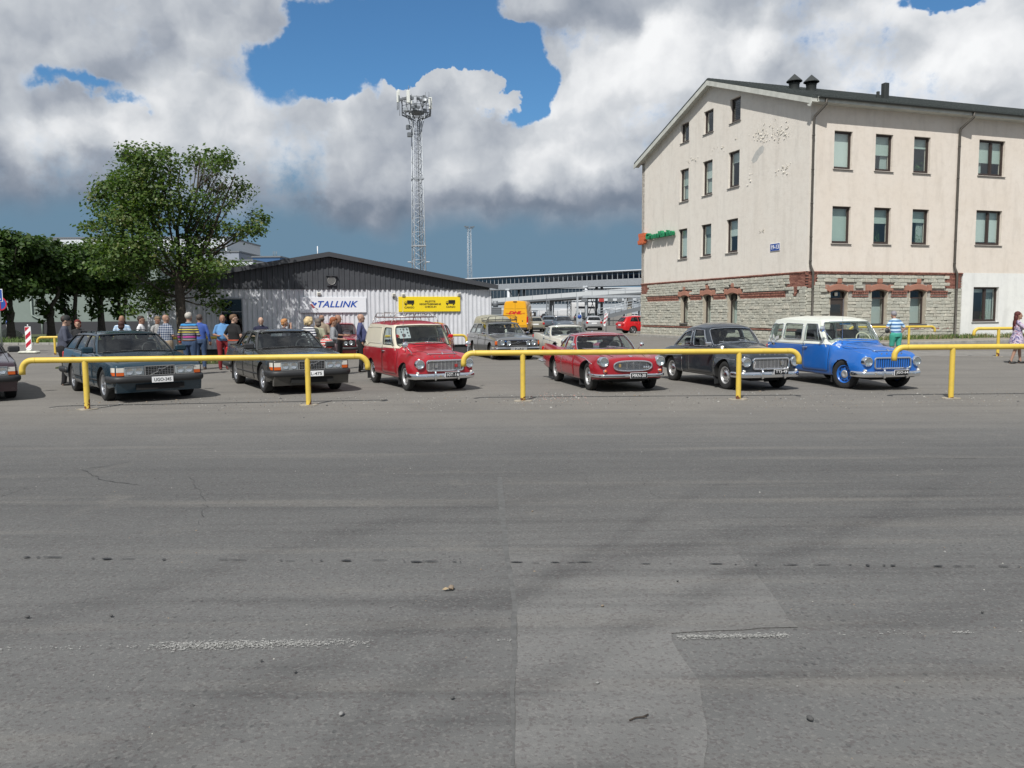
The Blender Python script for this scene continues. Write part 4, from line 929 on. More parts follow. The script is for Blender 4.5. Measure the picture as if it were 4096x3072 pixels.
me.transform(Matrix.Translation((-(max(xs_)+min(xs_))/2, -(max(zs_)+min(zs_))/2, 0))); me.transform(Matrix.Diagonal(((gx1-gx0)/tw, gh/th_, 1, 1))); me.materials.append(M_LB); me.transform(frame_M(((gx0+gx1)/2, -.028, .03), (1, 0, 0), (0, 0, 1))); link('lettering', me, S)
def lg(x, y): return (-w/2+w*(1200+x/5.927-1199)/266, h/2-h*(1200+y/5.927-1188)/62)
mb = MB(); flat_poly(mb, [lg(*q) for q in [(218, 105), (250, 88), (290, 110), (320, 150), (345, 165), (310, 190), (285, 180), (255, 130)]], -.026); mb.build('emblem', M_LR, S, fix=True)
mb = MB(); flat_poly(mb, [lg(*q) for q in [(262, 60), (295, 38), (315, 50), (325, 85), (360, 52), (388, 75), (335, 135), (300, 105), (285, 70)]], -.026); mb.build('emblem', M_LB, S, fix=True)
# yellow sign
M_SY = mat('sign_face_yellow', (0.80, 0.60, 0.012), 0.45, coat=.1); M_K = mat('sign_black', (0.012, 0.012, 0.014), 0.5)
x0, z1 = hs(1592, 1187); x1, z0 = hs(1839.5, 1246); cx = (x0+x1)/2; cz = (z0+z1)/2; w = x1-x0; h = z1-z0
S = thing('cargo_sign', 'wide yellow cargo check-in sign with two black lorry pictograms', 'sign', shl(cx, -.075, cz), TH)
mb = MB(); mb.bbox((0, 0, 0), (w, .05, h), .01); mb.build('panel', M_SY, S)
# positions read off a 780 x 190 unit sign face
def sy(x, y): return (-w/2+w*(x-607)/780, h/2-h*(y-118)/186)
def sgn(txt, x, y, hh, wpx):
	me = text_mesh(txt, .2, ext=.004, bold=.004); xs_ = [v.co.x for v in me.vertices]; zs_ = [v.co.y for v in me.vertices]; me.transform(Matrix.Translation((-(max(xs_)+min(xs_))/2, -(max(zs_)+min(zs_))/2, 0)))
	me.transform(Matrix.Diagonal((w*wpx/780/(max(xs_)-min(xs_)), h*hh/186/(max(zs_)-min(zs_)), 1, 1))); me.materials.append(M_K); q = sy(x, y); me.transform(frame_M((q[0], -.027, q[1]), (1, 0, 0), (0, 0, 1))); link('lettering', me, S)
sgn('PILETITE', 1002, 177, 22, 128); sgn('REGISTREERIMINE', 1002, 210, 22, 270); sgn('CHECK-IN', 1005, 243, 22, 144); sgn('CARGO', 740, 250, 24, 122); sgn('CARGO', 1262, 245, 24, 118)
for (dx, dy, k) in ((0, 0, 1.0), (522, -3, .98)):
	mb = MB(); T = lambda x, y: sy(680+dx+(x-680)*k, y+dy)
	flat_poly(mb, [T(712, 163), (T(800, 163)), T(800, 203), T(712, 203)], -.025); flat_poly(mb, [T(706, 206), T(798, 206), T(798, 212), T(706, 212)], -.025)
	for c, r_ in ((697, 9), (778, 9), ): flat_poly(mb, [T(c+r_*math.cos(a_), 217+r_*math.sin(a_)) for a_ in np.linspace(0, 2*PI, 13)[:-1]], -.0285)
	for A_ in ([(682, 182), (690, 178), (706, 178), (706, 182)], [(680, 184), (685, 182), (683, 216), (680, 214)], [(702, 182), (706, 182), (706, 216), (702, 216)], [(683, 198), (702, 198), (702, 214), (683, 214)]): flat_poly(mb, [T(*q) for q in A_], -.0265)
	mb.build('lorry_pictogram', M_K, S, fix=True)
# ------------------------------------------------------------------ distant port: bridge, ramp, terminal, masts
def steel(name, c, r=.5, m=.4): return mat(name, c, r, m)
M_GALV = mat('galvanised', (0.40, 0.43, 0.46), 0.5, 0.3, var=.1); M_GALVD = mat('galvanised_dark', (0.17, 0.185, 0.20), 0.55, 0.3); M_WCLAD = mat('white_cladding', (0.50, 0.53, 0.56), 0.5); M_DGL = mat('dark_glazing', (0.03, 0.045, 0.06), 0.12, 0.0, spec=.8); M_GREYC = mat('grey_cladding', (0.30, 0.335, 0.37), 0.6)
A = at(1963, 1160.8, 185.7); B = at(2564, 1140, 156.0); bd = Vector((B.x-A.x, B.y-A.y, 0)); bdl = bd.length; bd.normalize(); bn_ = Vector((bd.y, -bd.x, 0))
ang_b = math.atan2(bd.y, bd.x); zf = (A.z+B.z)/2
BR = thing('footbridge', 'long pale enclosed elevated walkway with a band of windows', 'bridge', (A.x, A.y, 0), ang_b)
def bz(u, v, Y): return at(u, v, Y).z
z_clad1 = (bz(1948, 1138.6, 186.5)+bz(2558, 1113, 156.2))/2; z_win = (bz(1948, 1118, 186.5)+bz(2558, 1092, 156.2))/2; z_roof = (bz(1900, 1110, 189)+bz(2566, 1078.5, 156))/2
x0, x1 = -26.0, bdl+26
mb = MB(); n_ = 8
for k in range(n_):
	zz0 = zf+(z_clad1-zf)*k/n_; zz1 = zf+(z_clad1-zf)*(k+1)/n_; mb.prism([(x0, 0, zz0), (x0, -.06, zz0+.02), (x0, -.06, zz1-.03), (x0, 0, zz1)], (x1-x0, 0, 0))
mb.build('cladding', M_GALV, BR, fix=True)
mb = MB(); mb.box(((x0+x1)/2, 2.0, (zf+z_clad1)/2), (x1-x0, 3.9, z_clad1-zf-.05)); mb.box(((x0+x1)/2, 2.0, z_win+.35), (x1-x0, 4.4, .30)); mb.build('deck', M_GALVD, BR)
mb = MB(); mb.prism([(x0, -.5, z_win+.50), (x0, 2, z_roof+.15), (x0, 4.5, z_win+.5), (x0, 4.5, z_win+.40), (x0, -.5, z_win+.40)], (x1-x0, 0, 0)); mb.build('roof', M_WCLAD, BR, fix=True)
nb = int((x1-x0)/1.30)
M_BG = glass_mat('bridge_glass', (.22, .28, .32), .12)
for i in range(nb):
	xa = x0+i*1.30; mb = MB(); mb.box((xa+.65, .02, (z_clad1+z_win+.2)/2), (1.2, .03, z_win+.2-z_clad1)); mb.build('pane', M_BG, BR)
mb = MB()
for i in range(nb+1): mb.box((x0+i*1.30, -.02, (z_clad1+z_win+.2)/2), (.10, .12, z_win+.2-z_clad1))
mb.build('window_post', M_GALV, BR, kind='stuff')
mb = MB()
for i in range(0, nb-1, 2): xa = x0+i*1.30; mb.cyl((xa+.1, .6, z_clad1), (xa+1.3, .6, z_win+.2), .06, 5); mb.cyl((xa+2.5, .6, z_clad1), (xa+1.3, .6, z_win+.2), .06, 5)
mb.build('truss', M_GALV, BR, kind='stuff')
mb = MB(); mb.box(((x0+x1)/2, 4.0, (z_clad1+z_win)/2), (x1-x0, .05, z_win-z_clad1)); mb.build('rear_glazing', M_BG, BR)
def bx_at(u, off=0.0):
	d = ray(u, 1200); O = Vector((0, 0, EYE)); s = (Vector((A.x, A.y, 0))-O+bn_*off).dot(bn_)/d.dot(bn_); P = O+d*s; return (P-Vector((A.x, A.y, 0))).dot(bd)
for u in (2031, 2342):
	x = bx_at(u); mb = MB(); mb.cyl((x, .3, 0), (x, .3, zf), .36, 12); mb.box((x, .3, zf+.05), (1.2, .9, .3)); mb.build('column', M_WCLAD, BR)
	mb = MB(); mb.cyl((x, 3.6, 0), (x, 3.6, zf), .3, 10); mb.build('column', M_GALVD, BR); x2 = bx_at(u+40)
	mb = MB(); mb.cyl((x2, 2, 0), (x2, 2, zf), .28, 10); mb.build('column', M_GALVD, BR)
	mb = MB(); mb.cyl((x, .5, .4), (x2, .8, zf-.3), .07, 5); mb.cyl((x2, .5, .4), (x, .8, zf-.3), .07, 5); mb.build('brace', M_GALVD, BR)
# white sloping ramp in front of it
R0 = at(1950, 1196, 178); R1_ = at(2562, 1148.5, 150); r0 = at(1950, 1212, 178); r1 = at(2562, 1169, 150); dv = (R1_-R0);
RM = thing('vehicle_ramp', 'white panelled ferry ramp sloping up below the footbridge', 'ramp', (R0.x, R0.y, 0), 0)
def rp(t, top): a_ = R0.lerp(R1_, t) if top else r0.lerp(r1, t); return Vector((a_.x-R0.x, a_.y-R0.y, a_.z))
ts = np.linspace(-.35, 1.5, 20)
for i in range(19):
	mb = MB(); a_, b_ = rp(ts[i], True), rp(ts[i+1]-.003, True); c_, d_ = rp(ts[i+1]-.003, False), rp(ts[i], False); mb.prism([d_, c_, b_, a_], tuple(-bn_*.2)); mb.build('panel', mat('ramp_white', (.50, .53, .55), .5), RM, fix=True)
mb = MB(); a_, b_ = rp(-.35, False), rp(1.5, False); mb.prism([a_+Vector((0, 0, .02)), b_+Vector((0, 0, .02)), b_-Vector((0, 0, .35)), a_-Vector((0, 0, .35))], tuple(-bn_*7)); mb.build('deck', M_GALVD, RM, fix=True)
for u in (2178, 2185, 2455, 2462):
	t = (at(u, 1200, 165).x-R0.x)/(R1_.x-R0.x); q = rp(t, False); mb = MB(); o_ = -bn_*2; mb.box((q.x+o_.x, q.y+o_.y, q.z/2-.2), (.55, .6, q.z-.3)); mb.build('pier', mat('pier_concrete', (.38, .36, .31), .9) if u > 2300 else M_GALVD, RM)
for (ua, ub) in ((2190, 2200), (2275, 2290)):
	xa, xb = at(ua, 1200, 160), at(ub, 1200, 160); mb = MB()
	for X_ in (xa, xb): mb.box((X_.x-R0.x, X_.y-R0.y+4, 2.3), (.18, .18, 4.6))
	for k in range(5): mb.cyl((xa.x-R0.x, xa.y-R0.y+4, .9*k), (xb.x-R0.x, xb.y-R0.y+4, .9*k+.9), .05, 4); mb.cyl((xb.x-R0.x, xb.y-R0.y+4, .9*k), (xa.x-R0.x, xa.y-R0.y+4, .9*k+.9), .05, 4)
	mb.build('trestle', M_GALVD, RM)
# terminal hall behind
Y_ = 420; XL = at(1760, 1200, Y_).x; XR = at(2760, 1200, Y_).x; T0 = thing('terminal_building', 'long pale terminal hall with dark glazed upper band behind the ramp', 'building', (0, Y_, 0))
def zt(v): return at(2250, v, Y_).z
mb = MB(); mb.box(((XL+XR)/2, 6, zt(1216)/2), (XR-XL, 12, zt(1216))); mb.build('wall', M_GREYC, T0)
mb = MB(); mb.box(((XL+XR)/2, 6, (zt(1205)+zt(1195))/2), (XR-XL, 12.4, zt(1195)-zt(1205))); mb.box(((XL+XR)/2, 6, zt(1152)), (XR-XL, 12.8, .5)); mb.box(((XL+XR)/2, 5.9, zt(1236)), (XR-XL, 12.2, 1.0)); mb.build('band', M_WCLAD, T0)
mb = MB(); mb.box(((XL+XR)/2, 6, (zt(1195)+zt(1152))/2), (XR-XL-.2, 11.6, zt(1152)-zt(1195)-.02)); mb.box(((XL+XR)/2, 6, (zt(1216)+zt(1205))/2), (XR-XL-.2, 11.6, zt(1205)-zt(1216)-.02)); mb.build('glazing', M_DGL, T0)
mb = MB(); n_ = 70
for i in range(n_): x = XL+(XR-XL)*i/n_; mb.box((x, -.02, (zt(1216)+zt(1205))/2), (.18, .5, zt(1205)-zt(1216))); mb.box((x, .1, (zt(1195)+zt(1152))/2), (.10, .3, zt(1152)-zt(1195)))
mb.build('mullion', M_GALV, T0, kind='stuff')
# gantry with signal boxes at the right
GA = thing('signal_gantry', 'grey lane gantry with small hanging signal boxes near the stone corner', 'gantry', (0, 120, 0)); mb = MB(); xa, xb = at(2330, 1200, 120).x, at(2620, 1200, 120).x
z_ = at(2450, 1186, 120).z; mb.box(((xa+xb)/2, 0, z_), (xb-xa, .4, .35)); mb.box(((xa+xb)/2, 0, z_+.9), (xb-xa, .2, .15)); mb.build('beam', M_GALV, GA)
for u in (2310, 2345, 2500, 2590): x = at(u, 1200, 120).x; mb = MB(); mb.box((x, .1, z_/2), (.28, .28, z_)); mb.build('leg', M_GALV, GA)
for k, u in enumerate((2335, 2405, 2440, 2477, 2520, 2555)): x = at(u, 1200, 120).x; mb = MB(); mb.bbox((x, -.3, z_-.55), (.75, .25, .5), .03); mb.build('signal_box', mat('red_box', (.35, .04, .04), .5) if k == 1 else M_GALVD, GA)
# stair / gangway with rails at the far right
GW = thing('gangway', 'grey steel gangway with handrails rising towards the stone corner', 'gangway', (0, 105, 0)); P0 = at(2390, 1268, 105); P1 = at(2580, 1222, 105); mb = MB()
mb.prism([(P0.x, 0, P0.z), (P1.x, 0, P1.z), (P1.x, 0, P1.z-.5), (P0.x, 0, P0.z-.5)], (0, 1.6, 0)); mb.build('deck', M_GALVD, GW, fix=True); mb = MB()
for k in range(3): mb.cyl((P0.x, -.02, P0.z+.35*(k+1)), (P1.x, -.02, P1.z+.35*(k+1)), .045, 5)
for k in range(9): q = P0.lerp(P1, k/8); mb.cyl((q.x, 0, q.z), (q.x, 0, q.z+1.1), .04, 5)
mb.build('handrail', M_GALV, GW)
for u in (2440, 2500, 2560): q = P0.lerp(P1, (u-2390)/190); mb = MB(); mb.cyl((q.x, .8, 0), (q.x, .8, q.z-.3), .12, 6); mb.build('leg', M_GALV, GW)
# lattice mast
def mast(name, label, cat, u, vb, ut, vt, Y, w0, w1, nseg, panels, z_top=None):
	pb = at(u, vb, Y); ptop = at(ut, vt, Y); H = ptop.z; T = thing(name, label, cat, (pb.x, Y, 0), rad(20)); lean = 0
	L = [(-1, -1), (1, -1), (1, 1), (-1, 1)]
	def W_(z): return w0+(w1-w0)*z/H
	for (a_, b_) in L:
		mb = MB(); mb.tube([(a_*w0/2, b_*w0/2, 0), (a_*w1/2, b_*w1/2, H)], [.07*w0/1.5, .05*w0/1.5], 6); mb.build('leg', M_GALV, T)
	mb = MB(); dz = H/nseg
	for i in range(nseg):
		z0, z1 = i*dz, (i+1)*dz; a0, a1 = W_(z0)/2, W_(z1)/2
		for k in range(4):
			p, q = L[k], L[(k+1) % 4]; (s, e) = (p, q) if (i+k) % 2 else (q, p)
			mb.cyl((s[0]*a0, s[1]*a0, z0), (e[0]*a1, e[1]*a1, z1), .032*w0/1.5, 4)
			if i % 2 == 0: mb.cyl((p[0]*a0, p[1]*a0, z0), (q[0]*a0, q[1]*a0, z0), .03*w0/1.5, 4)
	mb.build('bracing', M_GALV, T, kind='stuff'); return T, H, W_
TW, H, W_ = mast('telecom_mast', 'tall pale steel lattice mast crowned by a platform of antennas', 'mast', 1676, 1080, 1659, 478, 95, 1.45, .95, 30, None)
mb = MB()
for z in (H*.40, H*.72): w = W_(z)+.12; [mb.box((0, s*w/2, z), (w, .10, .14)) for s in (-1, 1)]; [mb.box((s*w/2, 0, z), (.10, w, .14)) for s in (-1, 1)]
mb.build('collar', M_GALV, TW)
mb = MB(); x_ = .15
for s in (-.2, .2): mb.cyl((s+.1, .0, 1), (s+.1, 0, H), .025, 5)
for k in range(int(H/.35)): mb.cyl((-.1, 0, 1+k*.35), (.3, 0, 1+k*.35), .016, 4)
mb.build('ladder', M_GALV, TW, kind='stuff')
mb = MB(); mb.tube([(.25, .3, 0), (.2, .25, H)], .06, 6); mb.build('cable_run', M_GALVD, TW)
R_ = 1.75; zp = H+.1
mb = MB(); N_ = 8; ring = [(R_*math.cos(2*PI*k/N_+.2), R_*math.sin(2*PI*k/N_+.2)) for k in range(N_)]
mb.prism([(p[0]*.55, p[1]*.55, zp+.55) for p in ring], (0, 0, .06)); mb.tube([(p[0], p[1], zp+.5) for p in ring], .06, 5, closed=True); mb.tube([(p[0]*.78, p[1]*.78, zp+.52) for p in ring], .05, 5, closed=True)
for p in ring: mb.cyl((p[0]*.28, p[1]*.28, zp-.15), (p[0], p[1], zp+.5), .07, 5)
mb.build('platform', M_GALVD, TW)
mb = MB()
for zz in (1.25, 2.1): mb.tube([(p[0], p[1], zp+zz) for p in ring], .035, 5, closed=True)
for k in range(N_):
	p = ring[k]; q = ring[(k+1) % N_]; mb.cyl((p[0], p[1], zp+.5), (p[0], p[1], zp+2.2), .05, 5); mb.cyl(((p[0]+q[0])/2, (p[1]+q[1])/2, zp+.5), ((p[0]+q[0])/2, (p[1]+q[1])/2, zp+2.2), .035, 5)
mb.build('guard_rail', M_GALVD, TW)
for k in range(4): a_ = PI/4+k*PI/2; mb = MB(); mb.cyl((.45*math.cos(a_), .45*math.sin(a_), zp-1.9), (1.2*math.cos(a_), 1.2*math.sin(a_), zp+.4), .05, 5); mb.build('strut', M_GALV, TW)
M_ANT = mat('antenna_white', (0.72, 0.74, 0.70), 0.5)
rot = Matrix.Rotation(-rad(20), 3, 'Z')
def mp(u, v, dy=0.0):   # local point on the mast from where it is seen
	P = at(u, v, 95+dy); Q = rot @ (P-Vector((TW.location.x, 95, 0))); return Q
for (u, v0, v1, dy, w) in ((1633, 361, 411, -2.1, .36), (1590, 366, 410, -1, .2), (1594.5, 358, 408, -.6, .26), (1718, 390, 436, 0, .2), (1723.5, 389, 436, .3, .26), (1644, 403, 416, -1.8, .25)):
	a_, b_ = mp(u, v1, dy), mp(u, v0, dy); mb = MB(); mb.bbox(((a_.x+b_.x)/2, (a_.y+b_.y)/2, (a_.z+b_.z)/2), (w, .16, b_.z-a_.z), .03); mb.build('panel_antenna', M_ANT, TW)
	mb = MB(); mb.cyl((a_.x, a_.y+.2, a_.z-.8), (b_.x, b_.y+.2, b_.z+.1), .04, 5); mb.build('antenna_pole', M_GALV, TW)
for (u, v0, v1, dy) in ((1634, 342, 362, -2.1), (1646, 375, 400, 0), (1701.5, 369, 400, 0), (1715.5, 368, 392, .1), (1599, 410, 463, -.6), (1718.5, 438, 465, 0)):
	a_, b_ = mp(u, v1, dy), mp(u, v0, dy); mb = MB(); mb.cyl(a_, b_, .028, 5); mb.build('rod_aerial', M_GALVD, TW)
for (u, v, dy) in ((1606, 399, -1.3), (1620, 395, -1.8), (1648, 393, -1.6), (1672, 394, -1.3), (1683, 400, -.8), (1694, 407, -.3), (1705, 402, .2), (1661, 418, -1.9), (1674, 428, -1.8), (1652, 428, -2.0), (1690, 420, -1.5), (1700, 440, -1.0)):
	a_ = mp(u, v, dy); mb = MB(); mb.bbox(a_, (.38, .25, .30), .03); mb.box((a_.x, a_.y+.1, a_.z-.25), (.06, .06, .25)); mb.build('floodlight', M_GALVD, TW)
for (u, v) in ((1646, 410), (1660, 433), (1622, 437)): a_ = mp(u, v, -1.7); mb = MB(); mb.bbox(a_, (.5, .3, .4), .03); mb.build('equipment_box', M_GALV, TW)
a_ = mp(1696, 393, -.6); mb = MB(); mb.lathe([(0.01, 0), (.18, .03), (.33, .12)], 14, Matrix.Translation(a_) @ Matrix.Rotation(PI/2, 4, 'X')); mb.build('dish', M_GALV, TW)
for (u, v) in ((1632, 509), (1637, 539)): a_ = mp(u, v, -.3); mb = MB(); mb.bbox(a_, (.42, .4, .50), .03); mb.cyl(a_+Vector((.2, 0, -.1)), (mp(1648, v+8, 0)), .04, 5); mb.build('speaker_box', M_GALVD, TW)
for (u, v, ub, vb) in ((1638, 1048, 1652, 1056), (1712, 1048, 1696, 1056)):
	a_ = mp(u, v, -.5); b_ = mp(ub, vb, 0); mb = MB(); mb.cyl(a_, b_, .05, 5); mb.bbox(a_, (.40, .2, .12), .03); mb.build('street_light', M_WCLAD, TW)
TW2, H2, W2 = mast('floodlight_mast', 'thin distant lattice mast with two clusters of floodlights', 'mast', 1880, 1200, 1878, 915, 260, 1.5, .9, 26, None)
mb = MB(); mb.box((0, 0, H2+.1), (2.6, .4, .15)); mb.build('crossarm', M_GALVD, TW2)
for x in (-1.5, -1.0, -.5, .5, 1.0, 1.5): mb = MB(); mb.bbox((x*.95, -.2, H2+.5+(.15 if abs(x) > 1.2 else 0)), (.45, .3, .4), .05); mb.build('floodlight', M_GALVD, TW2)
P = at(1580, 1065, 300); T3 = thing('floodlight_mast', 'tiny floodlight head just above the shed roof left of the tall mast', 'mast', (P.x, 300, 0)); mb = MB(); mb.cyl((0, 0, 0), (0, 0, P.z), .15, 6); mb.build('pole', M_GALVD, T3)
for x in (-.55, 0, .55): mb = MB(); mb.bbox((x*1.3, 0, P.z), (.5, .3, .35), .05); mb.build('floodlight', M_GALVD, T3)
# ---- big buildings at the left, behind the trees
def block(name, label, u0, u1, vt, Y, depth, mw, skew=0.0, extra=None, parap=True):
	a_ = at(u0, vt, Y); b_ = at(u1, vt, Y); T = thing(name, label, 'building', (a_.x, Y, 0), skew); w = (b_.x-a_.x)/math.cos(skew)
	mb = MB(); mb.box((w/2, depth/2, a_.z/2), (w, depth, a_.z)); mb.build('wall', mw, T)
	if parap: mb = MB(); mb.box((w/2, depth/2, a_.z+.12), (w+.3, depth+.3, .25)); mb.build('roof_edge', M_GALVD, T)
	return T, w, a_.z
M_OFFW = mat('far_white_wall', (.56, .60, .64), .7); M_OFFG = mat('far_grey_wall', (.25, .28, .33), .7); M_OFFB = mat('far_blue_wall', (.035, .10, .22), .6)
T, w, h = block('office_block', 'pale long office block rising behind the row of chestnut trees', 195, 905, 955, 150, 20, M_OFFW)
for z in (h-2.6, h-6.0, h-9.4):
	for k in range(12): mb = MB(); mb.box((w*(k+.5)/12, -.04, z), (w/12-.6, .1, 1.5)); mb.build('window', M_DGL, T)
mb = MB(); mb.box((w*.22, -.1, h-1.2), (.3, .25, 3.0)); mb.build('joint', M_GALVD, T)
T, w, h = block('office_block', 'blue-grey block with small windows peeping out right of the big tree', 800, 955, 1010, 145, 15, M_OFFG)
for k in range(5): mb = MB(); mb.box((w*(k+.5)/5, -.04, h-2.0), (1.0, .1, .8)); mb.build('window', M_DGL, T)
T, w, h = block('plant_room', 'dark blue boxy rooftop volume above the shed roof', 1010, 1120, 1030, 141, 8, M_OFFB)
mb = MB(); [mb.cyl((w*.7+q, 2, h), (w*.7+q, 2, h+1.2), .05, 4) for q in (-.3, 0, .3)]; mb.build('aerial', M_GALVD, T)
T, w, h = block('hall', 'white flat-roofed hall between the big tree and the shed roof', 850, 1010, 1045, 130, 14, M_OFFW)
T, w, h = block('hall', 'grey side wing of the white flat-roofed hall just over the shed roof', 1010.5, 1190, 1056, 131, 12, M_OFFG)
T, w, h = block('rooftop_box', 'small white rooftop box beside the dark blue volume', 1132, 1160, 1046, 134, 3, M_OFFW, parap=False)
# greenish long wall building behind the chestnuts
M_GW = mat('green_grey_render', (.20, .245, .225), .85, var=.06, vscale=1); M_GB = mat('dark_base', (.04, .042, .048), .85)
p = at(-400, 1290, 76); q = at(640, 1285, 80); T = thing('warehouse', 'long greenish-white windowless warehouse with dark base behind the chestnuts', 'building', (p.x, p.y, 0), math.atan2(q.y-p.y, q.x-p.x)); w = (q-p).length
mb = MB(); mb.box((w/2, 6, 4.6), (w, 12, 7.0)); mb.build('wall', M_GW, T); mb = MB(); mb.box((w/2, 5.9, .6), (w-.1, 12.1, 1.2)); mb.build('base', M_GB, T)
for u in (98,): x = (at(u, 1200, 77)-p).length; mb = MB(); mb.tube([(x, -.15, 7), (x, -.15, 1.9), (x+.9, -.2, 1.4), (x+.9, -.2, 0)], .09, 8); mb.build('downpipe', mat('pipe_green', (.30, .36, .33), .5), T)
# yellow-sign side sheds, a wall of containers left of the van
P = at(1957, 1210, 90); T = thing('stacked_machinery', 'dark stack of port machinery between the shed corner and the yellow van', 'machinery', (P.x+.5, 90, 0))
for k, (x, z, sx, sz) in enumerate(((.3, .7, 1.6, 1.2), (.2, 2.0, 1.3, .8), (1.9, 1.2, 1.0, 2.2))): mb = MB(); mb.bbox((x, 0, z), (sx, 1.2, sz), .05); [mb.box((x, -.62, z-sz/2+sz*(j+.5)/4), (sx*.9, .04, .05)) for j in range(4)]; mb.build('unit', M_GALVD if k != 2 else M_GALV, T)
mb = MB(); mb.cyl((.2, 0, 2.4), (.2, 0, 3.1), .3, 8); mb.build('drum', M_GALVD, T)
# ------------------------------------------------------------------ vehicles
def pchip(xs, ys, xq):
	xs = np.asarray(xs, float); ys = np.asarray(ys, float); h = np.diff(xs); d = np.diff(ys)/h; m = np.zeros(len(xs))
	for i in range(1, len(xs)-1):
		if d[i-1]*d[i] > 0: w1 = 2*h[i]+h[i-1]; w2 = h[i]+2*h[i-1]; m[i] = (w1+w2)/(w1/d[i-1]+w2/d[i])
	m[0] = d[0]; m[-1] = d[-1]; xq = np.asarray(xq, float); k = np.clip(np.searchsorted(xs, xq)-1, 0, len(h)-1); t = (xq-xs[k])/h[k]
	return (2*t**3-3*t**2+1)*ys[k]+(t**3-2*t**2+t)*h[k]*m[k]+(-2*t**3+3*t**2)*ys[k+1]+(t**3-t**2)*h[k]*m[k+1]
def crom(P, sub, closed=False, ten=0.5):
	"""Catmull-Rom through P (list of arrays), sub pieces per span"""
	P = [np.asarray(p, float) for p in P]; n = len(P); out = []
	for i in range(n if closed else n-1):
		p0 = P[(i-1) % n] if closed or i > 0 else P[0]; p1 = P[i]; p2 = P[(i+1) % n]; p3 = P[(i+2) % n] if closed or i+2 < n else P[n-1]
		for k in range(sub):
			t = k/sub; m1 = (p2-p0)*ten*.9; m2 = (p3-p1)*ten*.9; L = np.linalg.norm(p2-p1)
			for m_ in (m1, m2):
				q = np.linalg.norm(m_)
				if q > L*1.2: m_ *= L*1.2/q
			out.append((2*t**3-3*t**2+1)*p1+(t**3-2*t**2+t)*m1+(-2*t**3+3*t**2)*p2+(t**3-t**2)*m2)
	if not closed: out.append(P[-1])
	return out
M_CHR = mat('chrome', (0.80, 0.81, 0.83), 0.07, 1.0); M_ALU = mat('wheel_alloy', (0.55, 0.56, 0.58), 0.28, 0.9); M_RUB = mat('tyre_rubber', (0.018, 0.018, 0.018), 0.85, var=.3, vscale=20); M_BLK = mat('black_plastic', (0.022, 0.023, 0.025), 0.55)
M_INT = mat('car_interior', (0.022, 0.022, 0.024), 0.85); M_SEAT = mat('seat_cloth', (0.045, 0.045, 0.05), 0.9); M_CG = glass_mat('car_glass', (0.80, 0.86, 0.84), 0.06); M_CGD = glass_mat('car_glass_tinted', (0.42, 0.47, 0.48), 0.10)
M_LENS = glass_mat('lamp_glass', (0.92, 0.95, 0.95), 0.10); M_REFL = mat('lamp_reflector', (0.75, 0.77, 0.78), 0.18, 1.0, bump=.004, bscale=60); M_AMB = mat('amber_lens', (0.55, 0.10, 0.012), 0.2, spec=.8); M_REDL = mat('red_lens', (0.42, 0.012, 0.012), 0.2, spec=.8); M_CLR = mat('clear_lens', (0.62, 0.60, 0.55), 0.2, spec=.8)
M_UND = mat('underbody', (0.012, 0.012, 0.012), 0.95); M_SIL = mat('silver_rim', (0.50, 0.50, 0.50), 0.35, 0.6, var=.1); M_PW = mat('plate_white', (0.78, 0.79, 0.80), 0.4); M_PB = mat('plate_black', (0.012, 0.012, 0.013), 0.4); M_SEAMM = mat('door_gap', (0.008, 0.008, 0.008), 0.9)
def paint(name, c, metal=0.0, rough=.32, dirt=.35, coat=.6): return mat(name, c, rough, metal, coat=coat, dirt=dirt, var=.04, vscale=2)
WHEELS = {}
